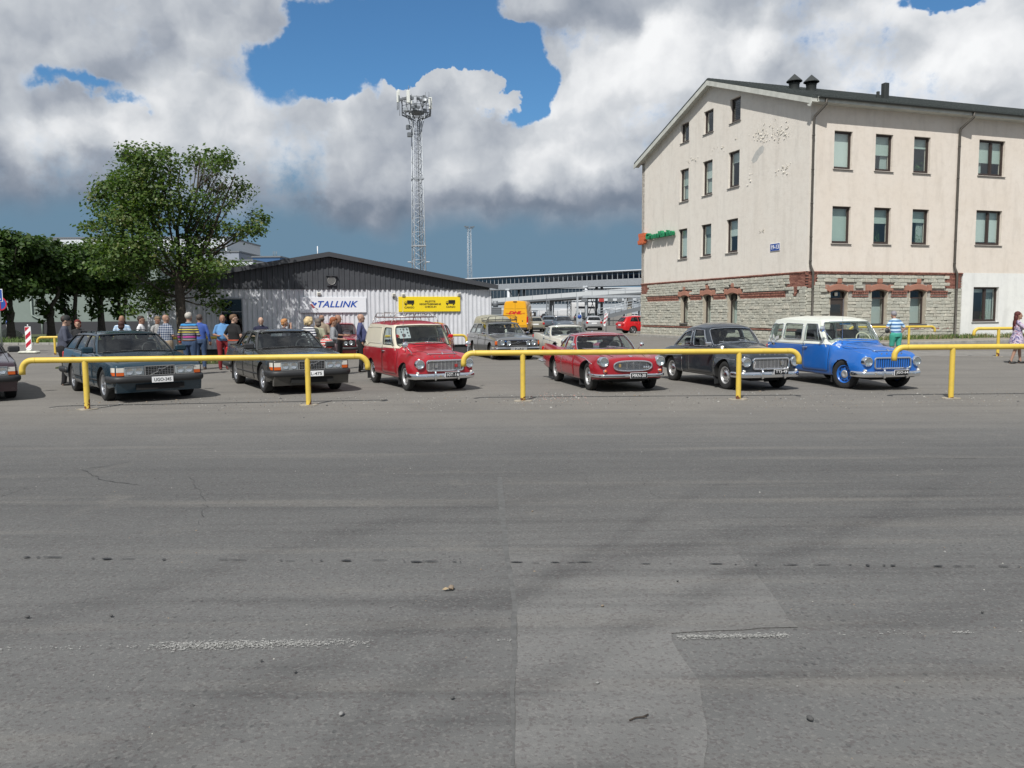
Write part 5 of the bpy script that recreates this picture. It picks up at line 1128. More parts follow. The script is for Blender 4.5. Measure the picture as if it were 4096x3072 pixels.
def wheel_meshes(kind, R, w, paintm=None):
	key = (kind, R, w, paintm.name if paintm else '')
	if key in WHEELS: return WHEELS[key]
	# local: axis along y, outer face towards -y
	Mx = Matrix.Rotation(PI/2, 4, 'X')       # local z -> -y ... outer face at -y
	rr = R*.62 if kind != 'alloy' and kind != 'alloy5' else R*.66
	mb = MB(); h = w/2
	mb.lathe([(rr*.98, -h*.75), (rr*1.03, -h*.95), (R*.90, -h), (R*.985, -h*.82), (R, -h*.55), (R, h*.55), (R*.985, h*.82), (R*.90, h), (rr*1.03, h*.95), (rr*.98, h*.75)], 36, Mx)
	for k in (-.35, 0, .35): pass
	ty = mb.mesh('tyre', M_RUB)
	mb = MB(); mb.lathe([(rr*.99, h*.80), (rr*1.0, h*.93), (rr*.93, h*.88), (rr*.88, h*.45), (rr*.84, h*.30)], 32, Mx)
	if kind in ('hub', 'hubpaint', 'plain'):
		rimm = paintm or M_SIL; mb.lathe([(rr*.84, h*.30), (rr*.72, h*.52), (rr*.55, h*.60), (rr*.30, h*.55), (0.001, h*.5)], 32, Mx, 0)
		mb2 = MB()
		if kind != 'hubpaint': mb2.lathe([(rr*.56, h*.58), (rr*.52, h*.72), (rr*.38, h*.88), (rr*.2, h*.98), (0.001, h*1.0)], 24, Mx); hubm = M_CHR
		else: mb2.lathe([(rr*.46, h*.60), (rr*.42, h*.80), (rr*.22, h*.84), (rr*.15, h*.66), (0.001, h*.66)], 24, Mx); hubm = M_SIL
		mb3 = MB(); n = 10
		for k in range(n):
			a_ = 2*PI*k/n; c = Vector((rr*.70*math.cos(a_), -h*.555, rr*.70*math.sin(a_))); t = Vector((-math.sin(a_), 0, math.cos(a_)))*rr*.13; u_ = Vector((math.cos(a_), 0, math.sin(a_)))*rr*.055
			mb3.add([c-t-u_, c+t-u_, c+t+u_, c-t+u_], [(0, 1, 2, 3)])
		res = [('tyre', ty), ('rim', mb.mesh('rim', rimm)), ('hubcap', mb2.mesh('hubcap', hubm)), ('rim_slots', mb3.mesh('rim_slots', M_UND))]
	else:
		n = 5 if kind == 'alloy5' else 10; mb3 = MB(); mb3.lathe([(rr*.9, -h*.1), (0.001, -h*.1)], 24, Mx, smooth=False)
		for k in range(n):
			a_ = 2*PI*k/n+.1; ca, sa = math.cos(a_), math.sin(a_); ww = rr*(.13 if n == 5 else .085); P = []
			for (r_, y, f) in ((rr*.16, -h*.62, 1.3), (rr*.55, -h*.78, .9), (rr*.95, -h*.74, 1.15)):
				for s in (-1, 1): P.append(Vector((r_*ca-s*ww*f*sa, y, r_*sa+s*ww*f*ca)))
			Q = [p+Vector((0, h*.35, 0)) for p in P]; V = P+Q
			mb.add(V, [(0, 2, 3, 1), (2, 4, 5, 3), (6, 7, 9, 8), (8, 9, 11, 10), (0, 6, 8, 2), (2, 8, 10, 4), (1, 3, 9, 7), (3, 5, 11, 9)])
		mb.lathe([(rr*.27, h*.2), (rr*.26, h*.70), (rr*.1, h*.74), (0.001, h*.74)], 16, Mx)
		res = [('tyre', ty), ('rim', mb.mesh('rim', M_ALU)), ('brake', mb3.mesh('brake', M_UND))]
	WHEELS[key] = res; return res
class Car:
	"""forward is -Y, the car's right side is -X, origin on the ground under the front axle"""
	def __init__(s, name, label, cat, loc, heading, paintm, group=None, steer=0.0, sc=1.0):
		s.T = thing(name, label, cat, loc, heading, group); s.T.scale = (sc, sc, sc); s.paint = paintm; s.steer = steer
	def B(s, mb, name, m, parent=None, fix=False, sharp=None, kind=None):
		return mb.build(name, m, parent or s.T, fix, sharp, kind)
	def lower(s, st, arches, paint2=None, split=None, sub=4, nst=66):
		"""st: list of stations (y, zb, zm, hw, zs, ys, zv, yv, ze, ye, zc); y grows backwards"""
		st = np.array(st, float); ys = st[:, 0]
		q = np.unique(np.concatenate([np.linspace(ys[0], ys[-1], nst), ys, ys[0]+np.array([.03, .07, .12]), ys[-1]-np.array([.03, .07, .12])]))
		C = {k: pchip(ys, st[:, i], q) for i, k in enumerate(('y', 'zb', 'zm', 'hw', 'zs', 'ys', 'zv', 'yv', 'ze', 'ye', 'zc'))}
		rows = []
		for i, y in enumerate(q):
			g = lambda k: C[k][i]
			P = [(0, g('zb')), (g('hw')-.10, g('zb')), (g('hw')-.025, g('zb')+.035), (g('hw')-.003, (g('zb')*.6+g('zm')*.4)), (g('hw'), g('zm')), (g('ys'), g('zs')), (g('yv'), g('zv')), (g('ye'), g('ze')), (0, g('zc'))]
			H = crom(P, sub); R = [(-p[0], y, p[1]) for p in H]; L = [(p[0], y, p[1]) for p in reversed(H[1:-1])]; rows.append(R+L)
		mb = MB(); n = len(rows[0]); vs = [p for r_ in rows for p in r_]; fs = []
		for i in range(len(rows)-1):
			for j in range(n): k = (j+1) % n; fs.append((i*n+j, i*n+k, (i+1)*n+k, (i+1)*n+j))
		for base, rev in ((0, True), ((len(rows)-1)*n, False)):
			# cap: left half ring against right half ring
			h_ = n//2
			for j in range(h_):
				a_, b_ = j, j+1; c_, d_ = (n-j-1) % n, (n-j) % n
				f = [base+a_, base+b_, base+c_, base+d_]; f = [x for i_, x in enumerate(f) if x not in f[:i_]]
				if len(f) > 2: fs.append(tuple(f))
		mb.add(vs, fs, 0, True); me = mb.mesh('body', s.paint); fixn(me)
		s.bvh_src = me.copy()
		bm = bmesh.new(); bm.from_mesh(me); s.bvh = BVHTree.FromBMesh(bm); bm.free()
		s.hw = float(max(C['hw'])); s.q = q; s.C = C
		cut = MB()
		for (ya, ra, zr) in arches:
			for sd in (-1, 1):
				x0, x1 = sd*(s.hw-.36), sd*(s.hw+.2); pts = []
				for k in range(29):
					a_ = PI*k/28; pts.append((x0, ya-ra*math.cos(a_), zr+ra*math.sin(a_)*1.0))
				pts += [(x0, ya+ra, -.3), (x0, ya-ra, -.3)]; cut.prism(pts, (x1-x0, 0, 0))
		cme = cut.mesh('c', s.paint); fixn(cme); me = boolean(me, cme)
		me.materials.clear()
		for m in (s.paint, M_UND, paint2 or s.paint): me.materials.append(m)
		mi = []
		for p in me.polygons:
			c = p.center; k = 0
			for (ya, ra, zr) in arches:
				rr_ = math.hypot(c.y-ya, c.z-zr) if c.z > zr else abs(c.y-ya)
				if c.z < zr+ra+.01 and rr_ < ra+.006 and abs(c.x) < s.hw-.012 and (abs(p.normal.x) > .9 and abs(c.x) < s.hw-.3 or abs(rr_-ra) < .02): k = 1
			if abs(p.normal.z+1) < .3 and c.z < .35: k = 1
			if k == 0 and split is not None and split(c): k = 2
			mi.append(k)
		me.polygons.foreach_set('material_index', mi); me.set_sharp_from_angle(angle=rad(38))
		# smooth shading everywhere
		me.polygons.foreach_set('use_smooth', [True]*len(me.polygons))
		s.body = link('body', me, s.T); return s.body
	def side(s, y, z, sd=-1, off=.004):
		h = s.bvh.ray_cast(Vector((sd*3, y, z)), Vector((-sd, 0, 0)))
		if h[0] is None: return Vector((sd*s.hw, y, z))
		return h[0]+h[1]*off if h[1].x*sd > 0 else h[0]-h[1]*off
	def front(s, x, z, off=.004, back=False):
		h = s.bvh.ray_cast(Vector((x, 9 if back else -4, z)), Vector((0, -1 if back else 1, 0)))
		return h[0]+Vector((0, off if back else -off, 0)) if h[0] is not None else Vector((x, s.q[0], z))
	def topp(s, x, y, off=.004):
		h = s.bvh.ray_cast(Vector((x, y, 3)), Vector((0, 0, -1)))
		return h[0]+Vector((0, 0, off)) if h[0] is not None else Vector((x, y, 1))
	def drape_side(s, pts, r, name, m, sides=(-1, 1), closed=False, step=.06, off=.002, flat=None):
		for sd in sides:
			P = []; n = len(pts)
			for i in range(n if closed else n-1):
				a_, b_ = pts[i], pts[(i+1) % n]; L = math.dist(a_, b_); k = max(1, int(L/step))
				for j in range(k): t = j/k; P.append(s.side(a_[0]+(b_[0]-a_[0])*t, a_[1]+(b_[1]-a_[1])*t, sd, off))
			if not closed: P.append(s.side(*pts[-1], sd, off))
			mb = MB(); mb.tube(P, r, 5, closed=closed, flat=flat); s.B(mb, name, m)
	def door(s, pts, sides=(-1, 1), m=None, handle=None, hm=None, split=None):
		"""a door: body-following panel with a dark gap round it and a handle"""
		for sd in sides:
			# rounded outline sampled, panel as fan-grid
			P = crom([np.array(p) for p in pts], 1, True) if False else pts; out = []
			n = len(pts)
			for i in range(n):
				a_, b_, c_ = np.array(pts[i-1]), np.array(pts[i]), np.array(pts[(i+1) % n]); r_ = .07
				u_ = a_-b_; v_ = c_-b_; ru = min(r_, np.linalg.norm(u_)*.4); rv = min(r_, np.linalg.norm(v_)*.4); u_ = b_+u_/np.linalg.norm(u_)*ru; v_ = b_+v_/np.linalg.norm(v_)*rv
				for t in (0, .33, .67, 1): out.append((1-t)**2*u_+2*t*(1-t)*b_+t*t*v_)
			# insert extra points on long edges
			O = []
			for i in range(len(out)):
				a_, b_ = out[i], out[(i+1) % len(out)]; k = max(1, int(np.linalg.norm(b_-a_)/.08)); O += [a_+(b_-a_)*j/k for j in range(k)]
			c = sum(O)/len(O); rings = [1.0, .985, .8, .6, .4, .2]; V = []; F = []; MI = []; N_ = len(O)
			for ri, f in enumerate(rings):
				for p in O: q = c+(p-c)*f; V.append(s.side(q[0], q[1], sd, .0005 if ri == 0 else .006))
			V.append(s.side(c[0], c[1], sd, .006))
			for ri in range(len(rings)-1):
				for j in range(N_): k = (j+1) % N_; f = (ri*N_+j, ri*N_+k, (ri+1)*N_+k, (ri+1)*N_+j); F.append(f if sd < 0 else tuple(reversed(f)))
			for j in range(N_): k = (j+1) % N_; f = ((len(rings)-1)*N_+j, (len(rings)-1)*N_+k, len(V)-1); F.append(f if sd < 0 else tuple(reversed(f)))
			mb = MB(); mb.add(V, F, 0, True); mm = [m or s.paint]
			if split:
				mm.append(split[1])
				for i_, f in enumerate(F):
					if V[f[0]].z > split[0]: mb.mi[i_] = 1
			d = s.B(mb, 'door', mm)
			mb = MB(); mb.tube([s.side(q[0], q[1], sd, .001) for q in O], .0055, 4, closed=True); s.B(mb, 'door_gap', M_SEAMM, d)
			if handle:
				p = s.side(handle[0], handle[1], sd, .02); mb = MB(); L = .10; mb.tube([p+Vector((sd*-.02, -L, 0)), p+Vector((sd*.012, -L*.8, 0)), p+Vector((sd*.014, L*.8, 0)), p+Vector((sd*-.02, L, 0))], .013, 6); s.B(mb, 'door_handle', hm or M_CHR, d)
	def hood(s, y0, y1, w0, w1):
		P = []
		for t in np.linspace(0, 1, 12): P.append(s.topp(-(w0+(w1-w0)*t), y0+(y1-y0)*t, .001))
		for t in np.linspace(0, 1, 10)[1:-1]: P.append(s.topp(-w1+2*w1*t, y1, .001))
		for t in np.linspace(1, 0, 12): P.append(s.topp((w0+(w1-w0)*t), y0+(y1-y0)*t, .001))
		mb = MB(); mb.tube(P, .006, 4); s.B(mb, 'bonnet_gap', M_SEAMM)
	def house(s, keys, panels, crown=.07, roofm=None, wallm=None, sealm=None, glass=None, bulge=.02, rexp=3.0, sealr=.009, rubber=True):
		"""greenhouse. keys: right-half list front centre -> rear centre of (bx,by,bz, tx,ty,tz) with x<=0 on the right side.
		panels: (k0,k1, margins(l,r,b,t) as fractions or None, radius) in key units for the right half; mirrored."""
		K = [np.array(k, float) for k in keys]; n = len(K)
		mirror = [np.array([-k[0], k[1], k[2], -k[3], k[4], k[5]]) for k in K[1:-1]][::-1]
		ALL = K+mirror; N_ = len(ALL); SUB = 12; D = crom(ALL, SUB, True)
		D = np.array(D); ND = len(D); ctr = D[:, :2].mean(0)
		for q_ in D:
			h_ = s.bvh.ray_cast(Vector((q_[0], q_[1], 3)), Vector((0, 0, -1)))
			if h_[0] is not None and abs(h_[0].z-q_[2]) < .14: q_[2] = h_[0].z-.008
		def S(sv, t):
			f = (sv*SUB) % ND; i = int(f); g = f-i; a_ = D[i % ND]*(1-g)+D[(i+1) % ND]*g
			b_ = a_[:3]; tp = a_[3:]; p = b_*(1-t)+tp*t
			j0 = D[(i-1) % ND]; j1 = D[(i+2) % ND]; tg = (j1-j0)[:2]; nn = np.array([-tg[1], tg[0]]); L = np.linalg.norm(nn); nn = nn/L if L > 1e-9 else nn
			if np.dot(nn, p[:2]-ctr) < 0: nn = -nn
			o = bulge*4*t*(1-t); return Vector((p[0]+nn[0]*o, p[1]+nn[1]*o, p[2]))
		full = []
		for (k0, k1, mg, r_, nm) in panels:
			full.append((k0, k1, mg, r_, nm))
			if not (k0 < 0): full.append((N_-k1, N_-k0, (mg[1], mg[0], mg[2], mg[3]) if mg else None, r_, nm, True))
		wall = MB(); wm = wallm or s.paint
		def strip(a0, a1, t0, t1, ns=None, nt=2):
			ns = ns or max(2, int((a1-a0)*8)); G = [[S(a0+(a1-a0)*i/ns, t0+(t1-t0)*j/nt) for j in range(nt+1)] for i in range(ns+1)]; wall.grid(G)
		edges = set(); glasses = []
		cover = []
		for pn in full:
			k0, k1, mg, r_, nm = pn[:5]; mirrored = len(pn) > 5; cover.append((k0, k1))
			if mg is None: strip(k0, k1, 0, 1); continue
			l, rr_, b_, t_ = mg; L = k1-k0
			# opening outline in (s,t): rounded rectangle; physical size for the radius
			p00, p10, p01 = S(k0, 0), S(k1, 0), S(k0, 1); wphys = max((p10-p00).length, .05); hphys = max((p01-p00).length, .05); rs_ = r_/wphys; rt = r_/hphys
			s0, s1, t0, t1 = l, 1-rr_, b_, 1-t_; quad = None
			if isinstance(nm, tuple): nm, quad = nm   # quad: 4 (s,t) corners bl, br, tr, tl in panel fractions
			if quad is None: quad = [(s0, t0), (s1, t0), (s1, t1), (s0, t1)]
			elif mirrored: quad = [(1-quad[1][0], quad[1][1]), (1-quad[0][0], quad[0][1]), (1-quad[3][0], quad[3][1]), (1-quad[2][0], quad[2][1])]
			inner = []; outer = []; NS = 7; NE = 6
			cor = [(0, 0), (1, 0), (1, 1), (0, 1)]
			for ci in range(4):
				b0 = np.array(quad[ci-1]); b1 = np.array(quad[ci]); b2 = np.array(quad[(ci+1) % 4]); sc_ = np.array([wphys, hphys])
				u_ = (b0-b1)*sc_; v_ = (b2-b1)*sc_; ru = min(r_, np.linalg.norm(u_)*.45); rv = min(r_, np.linalg.norm(v_)*.45)
				u2 = b1+(u_/np.linalg.norm(u_)*ru)/sc_; v2 = b1+(v_/np.linalg.norm(v_)*rv)/sc_
				oc = np.array(cor[ci], float); o0 = np.array(cor[ci-1], float); o2 = np.array(cor[(ci+1) % 4], float)
				for j in range(NS):
					w_ = j/(NS-1); inner.append((1-w_)**2*u2+2*w_*(1-w_)*b1+w_*w_*v2)
					ou = oc+(o0-oc)*(.06*(1-2*w_) if w_ < .5 else 0); ou = ou+(o2-oc)*(.06*(2*w_-1) if w_ > .5 else 0); outer.append(ou)
				# next edge interpolation
				n1 = np.array(quad[(ci+1) % 4]); n3 = np.array(quad[(ci+2) % 4]) if False else None
				nu = (b1-n1)*sc_; run = min(r_, np.linalg.norm(nu)*.45); e2 = n1+(nu/np.linalg.norm(nu)*run)/sc_; o_e = o2+(oc-o2)*.06; o_s = oc+(o2-oc)*.06
				for j in range(1, NE): w_ = j/NE; inner.append(v2*(1-w_)+e2*w_); outer.append(o_s*(1-w_)+o_e*w_)
			M_ = len(inner); IP = [S(k0+p[0]*L, p[1]) for p in inner]; OP = [S(k0+p[0]*L, min(1, max(0, p[1]))) for p in outer]; MP = [S(k0+(p[0]*.5+q[0]*.5)*L, p[1]*.5+q[1]*.5) for p, q in zip(inner, outer)]
			wall.grid([[OP[i], MP[i], IP[i]] for i in range(M_)], closeu=True)
			# inner return (thickness) 3 cm inwards
			cc = sum(IP, Vector())/M_; nrm_ = Vector((0, 0, 0))
			for i in range(M_): nrm_ += (IP[i]-cc).cross(IP[(i+1) % M_]-cc)
			nrm_.normalize()
			if nrm_.dot(cc-Vector((0, ctr[1], cc.z))) < 0: nrm_ = -nrm_
			wall.grid([[IP[i], IP[i]-nrm_*.035] for i in range(M_)], closeu=True)
			g = MB(); cst = np.mean(np.array(inner), 0); rings = [1.0, .75, .5, .25]; V = []; F = []
			for f in rings:
				for p in inner: q = cst+(np.array(p)-cst)*f; V.append(S(k0+q[0]*L, q[1])-nrm_*.012)
			V.append(S(k0+cst[0]*L, cst[1])-nrm_*.012)
			for ri in range(3):
				for j in range(M_): k = (j+1) % M_; F.append((ri*M_+j, ri*M_+k, (ri+1)*M_+k, (ri+1)*M_+j))
			for j in range(M_): F.append((3*M_+j, 3*M_+(j+1) % M_, 4*M_))
			g.add(V, F, 0, True)
			gl = s.B(g, nm, (glass.get(nm, M_CG) if isinstance(glass, dict) else (glass or M_CG)))
			sm = sealm or M_CHR; tb = MB(); tb.tube([p+nrm_*.002 for p in IP], sealr, 6, closed=True); s.B(tb, 'window_trim', sm, gl)
			glasses.append((nm, gl, mirrored))
		s.B(wall, 'pillars', wm, fix=True, sharp=45)
		# roof shell
		rf = MB(); ring = D[:, 3:]; c = np.array([0, ring[:, 1].mean()]); rows = []
		for f in (1.0, .985, .95, .9, .8, .65, .45, .25, .08):
			row = []
			for p in ring:
				dz = crown*(1-f**rexp); x = p[0]*f; y = c[1]+(p[1]-c[1])*f; zc_ = ring[:, 2].mean()
				row.append((x, y, p[2]*f+zc_*(1-f)+dz))
			rows.append(row)
		G = [[rows[i][j] for i in range(len(rows))] for j in range(ND)]; rf.grid(G, closeu=True); rf.add([rows[-1][j] for j in range(ND)], [tuple(range(ND))], 0, True)
		# inner lining
		G2_ = [[(rows[i][j][0]*.985, rows[i][j][1], rows[i][j][2]-.03) for i in range(len(rows))] for j in range(ND)]; lin = MB(); lin.grid(G2_, closeu=True); lin.add([G2_[j][-1] for j in range(ND)], [tuple(range(ND))])
		s.roof = s.B(rf, 'roof', roofm or s.paint, fix=True, sharp=50); s.B(lin, 'headlining', mat('headlining', (.16, .16, .16), .9), fix=True)
		s.S = S; s.D = D; s.N_ = N_; s.roofrows = rows
		me = s.roof.data; bm = bmesh.new(); bm.from_mesh(me); s.rbvh = BVHTree.FromBMesh(bm); bm.free()
		# cabin floor just above the body top, following the base ring
		it = MB(); base = [(p[0]*.97, ctr[1]+(p[1]-ctr[1])*.985, p[2]+.006) for p in D]; zc_ = D[:, 2].mean()+.012; it.add(base+[(0, ctr[1], zc_)], [(i, (i+1) % ND, ND) for i in range(ND)]); s.B(it, 'cabin_floor', M_INT, fix=True)
		return s
	def rooft(s, x, y, off=.0):
		h = s.rbvh.ray_cast(Vector((x, y, 4)), Vector((0, 0, -1))); return h[0]+Vector((0, 0, off)) if h[0] is not None else Vector((x, y, 1.4))
	def cabin(s, yf, yr, zbelt, zseat, w=.38, wheel=True, wheelm=None, rear=True, head=True, m=None):
		m = m or M_SEAT
		for sd in (-1, 1):
			mb = MB(); T = Matrix.Translation((sd*w, yf, zbelt)) @ Matrix.Rotation(rad(-14), 4, 'X'); mb.bbox((0, 0, (zseat-zbelt)/2-.1), (.50, .12, zseat-zbelt+.2), .05, M=T); st = s.B(mb, 'seat', m)
			if head: mb = MB(); mb.bbox((0, .02, zseat-zbelt+.10), (.27, .09, .17), .04, M=T); mb.cyl(T @ Vector((0, 0, zseat-zbelt-.05)), T @ Vector((0, .02, zseat-zbelt+.08)), .02, 6); s.B(mb, 'headrest', m, st)
		if rear: mb = MB(); mb.bbox((0, yr, (zbelt+zseat)/2-.07), (2*w+.42, .14, zseat-zbelt+.1), .05); s.B(mb, 'rear_seat', m)
		if wheel:
			mb = MB(); c = Vector((w, yf-.52, zbelt+.05)); R_ = .19; ax = Matrix.Rotation(rad(62), 3, 'X'); mb.tube([c+ax @ Vector((R_*math.cos(a_), R_*math.sin(a_), 0)) for a_ in np.linspace(0, 2*PI, 25)[:-1]], .013, 6, closed=True)
			for a_ in (0, PI, -PI/2): mb.cyl(c, c+ax @ Vector((R_*math.cos(a_), R_*math.sin(a_), 0)), .012, 5)
			s.B(mb, 'steering_wheel', wheelm or M_BLK)
	def mirror_in(s, y, z): mb = MB(); mb.bbox((0, y, z), (.22, .03, .06), .015); s.B(mb, 'rear_view_mirror', M_BLK)
	def wheels(s, kind, R, w, wb, track, pm=None):
		s.R = R
		for (y, front) in ((0, True), (wb, False)):
			for sd in (-1, 1):
				o = bpy.data.objects.new('wheel', wheel_meshes(kind, R, w, pm)[0][1]);
				o = thing('wheel', '', '', (sd*track/2, y, R), (-PI/2 if sd < 0 else PI/2)+(s.steer if front else 0));
				del o['label']; del o['category']; o.parent = s.T
				for nm, me in wheel_meshes(kind, R, w, pm): c = bpy.data.objects.new(nm, me); COL.objects.link(c); c.parent = o
				if sd < 0: c0 = o
		# axles and dark underside mass
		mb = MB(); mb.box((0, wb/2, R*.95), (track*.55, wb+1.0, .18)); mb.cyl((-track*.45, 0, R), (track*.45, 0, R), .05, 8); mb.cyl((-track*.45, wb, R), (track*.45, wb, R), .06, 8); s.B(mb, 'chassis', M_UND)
	def headlamp(s, x, z, r, ring=.02, off=.0, depth=.05, tilt=0.0, y=None, ringm=None):
		p = s.front(x, z, 0); yy = min(s.front(x, z, 0).y, s.front(x*.93, z, 0).y, s.front(x, z-.05, 0).y) if y is None else y; Mx = Matrix.Translation((x, yy-off, z)) @ Matrix.Rotation(tilt, 4, 'Z') @ Matrix.Rotation(PI/2, 4, 'X')
		mb = MB(); mb.lathe([(r+ring*1.1, -depth), (r+ring*1.15, .0), (r+ring*.8, .02), (r+ring*.25, .028), (r, .015), (r-.004, -.02)], 28, Mx); L = s.B(mb, 'headlight', ringm or M_CHR)
		mb = MB(); mb.lathe([(r*.99, .006), (r*.8, -.006), (r*.45, -.014), (0.001, -.016)], 20, Mx); s.B(mb, 'reflector', M_REFL, L)
		mb = MB(); mb.lathe([(r, .014), (r*.75, .028), (r*.4, .037), (0.001, .04)], 24, Mx); s.B(mb, 'lens', M_LENS, L); return L
	def lampround(s, x, z, r, m, name='turn_signal', off=0.01, base=True):
		p = s.front(x, z, 0); Mx = Matrix.Translation((x, p.y-off, z)) @ Matrix.Rotation(PI/2, 4, 'X'); mb = MB(); mb.lathe([(r*1.25, -.03), (r*1.25, .008), (r*.95, .016)], 16, Mx); L = s.B(mb, name, M_CHR)
		mb = MB(); mb.lathe([(r, .008), (r*.85, .035), (r*.4, .05), (.001, .052)], 16, Mx); s.B(mb, 'lens', m, L)
	def bumper(s, pts, r, m, name='bumper', flat=(1, 1), n=10, sub=6): P = crom([np.array(p) for p in pts], sub); mb = MB(); mb.tube(P, r, n, flat=flat, up=(0, 0, 1)); return s.B(mb, name, m)
	def plate(s, txt, x, y, z, w=.40, h=.115, dark=True, tilt=0, back=False):
		P = thing('number_plate', '', '', (x, y, z), PI if back else 0); del P['label']; del P['category']; P.parent = s.T
		mb = MB(); mb.bbox((0, 0, 0), (w, .012, h), .003); s.B(mb, 'plate_border', M_PW, P)
		if dark: mb = MB(); mb.bbox((0, -.005, 0), (w-.012, .012, h-.012), .002); s.B(mb, 'plate_face', M_PB, P)
		if txt:
			me = text_mesh(txt, h*.9, ext=.001, bold=0 if dark else .001); xs_ = [v.co.x for v in me.vertices]; zs_ = [v.co.y for v in me.vertices]; me.transform(Matrix.Translation((-(max(xs_)+min(xs_))/2, -(max(zs_)+min(zs_))/2, 0))); me.transform(Matrix.Diagonal((w*.80/(max(xs_)-min(xs_)), h*.56/(max(zs_)-min(zs_)), 1, 1)))
			me.materials.append(M_PW if dark else M_PB); me.transform(frame_M((0, -.0125 if dark else -.0075, 0), (1, 0, 0), (0, 0, 1))); link('lettering', me, P)
		return P
	def wiper(s, sA, tA, sB, tB, m=None, off=.02):
		"""wiper arm over the windscreen from (s,t) to (s,t)"""
		a_, b_ = s.S(sA, tA), s.S(sB, tB); P = [s.S(sA+(sB-sA)*k/6, tA+(tB-tA)*k/6)+Vector((0, -off-.008*(k % 7 > 0), .012)) for k in range(7)]; mb = MB(); mb.tube(P, .006, 5); mb.tube([P[3], P[4]+Vector((0, -.004, .002)), P[6]], .009, 5); s.B(mb, 'wiper', m or M_CHR)
	def badge_letters(s, word, xs, y, z, size, m=None, tiltx=0):
		for ch, x in zip(word, xs):
			me = text_mesh(ch, size, ext=.004, bold=.004); me.materials.append(m or M_CHR); p = s.front(x, z, .006) if y is None else Vector((x, y, z)); R_ = Matrix.Translation(p) @ Matrix.Rotation(tiltx, 4, 'X') @ frame_M((0, 0, 0), (1, 0, 0), (0, 0, 1)); me.transform(R_); link('badge_letter', me, s.T)
	def mirror(s, base, head, r, m=None, round_=True, sz=(.13, .06, .10)):
		mb = MB(); b_, h_ = Vector(base), Vector(head); mb.tube([b_, b_.lerp(h_, .5)+Vector((0, 0, .01)), h_], .009, 6); M1 = s.B(mb, 'mirror', m or M_CHR); mb = MB()
		if round_: Mx = Matrix.Translation(h_) @ Matrix.Rotation(-PI/2, 4, 'X'); mb.lathe([(.001, -.035), (r*.5, -.03), (r*.9, -.012), (r, .004), (r*.96, .008), (.001, .006)], 18, Mx)
		else: mb.bbox(h_, sz, .025)
		s.B(mb, 'mirror_head', m or M_CHR, M1)
	def aerial(s, p, L, lean=0): mb = MB(); p = Vector(p); mb.cyl(p, p+Vector((0, lean, L)), .005, 5, r2=.003); mb.cyl(p, p+Vector((0, 0, .05)), .014, 6); s.B(mb, 'aerial', M_CHR)
	def flap(s, y, sd, z0, z1, w=.2): mb = MB(); mb.box((sd*(s.hw-.13), y, (z0+z1)/2), (w, .012, z1-z0)); s.B(mb, 'mud_flap', M_BLK)
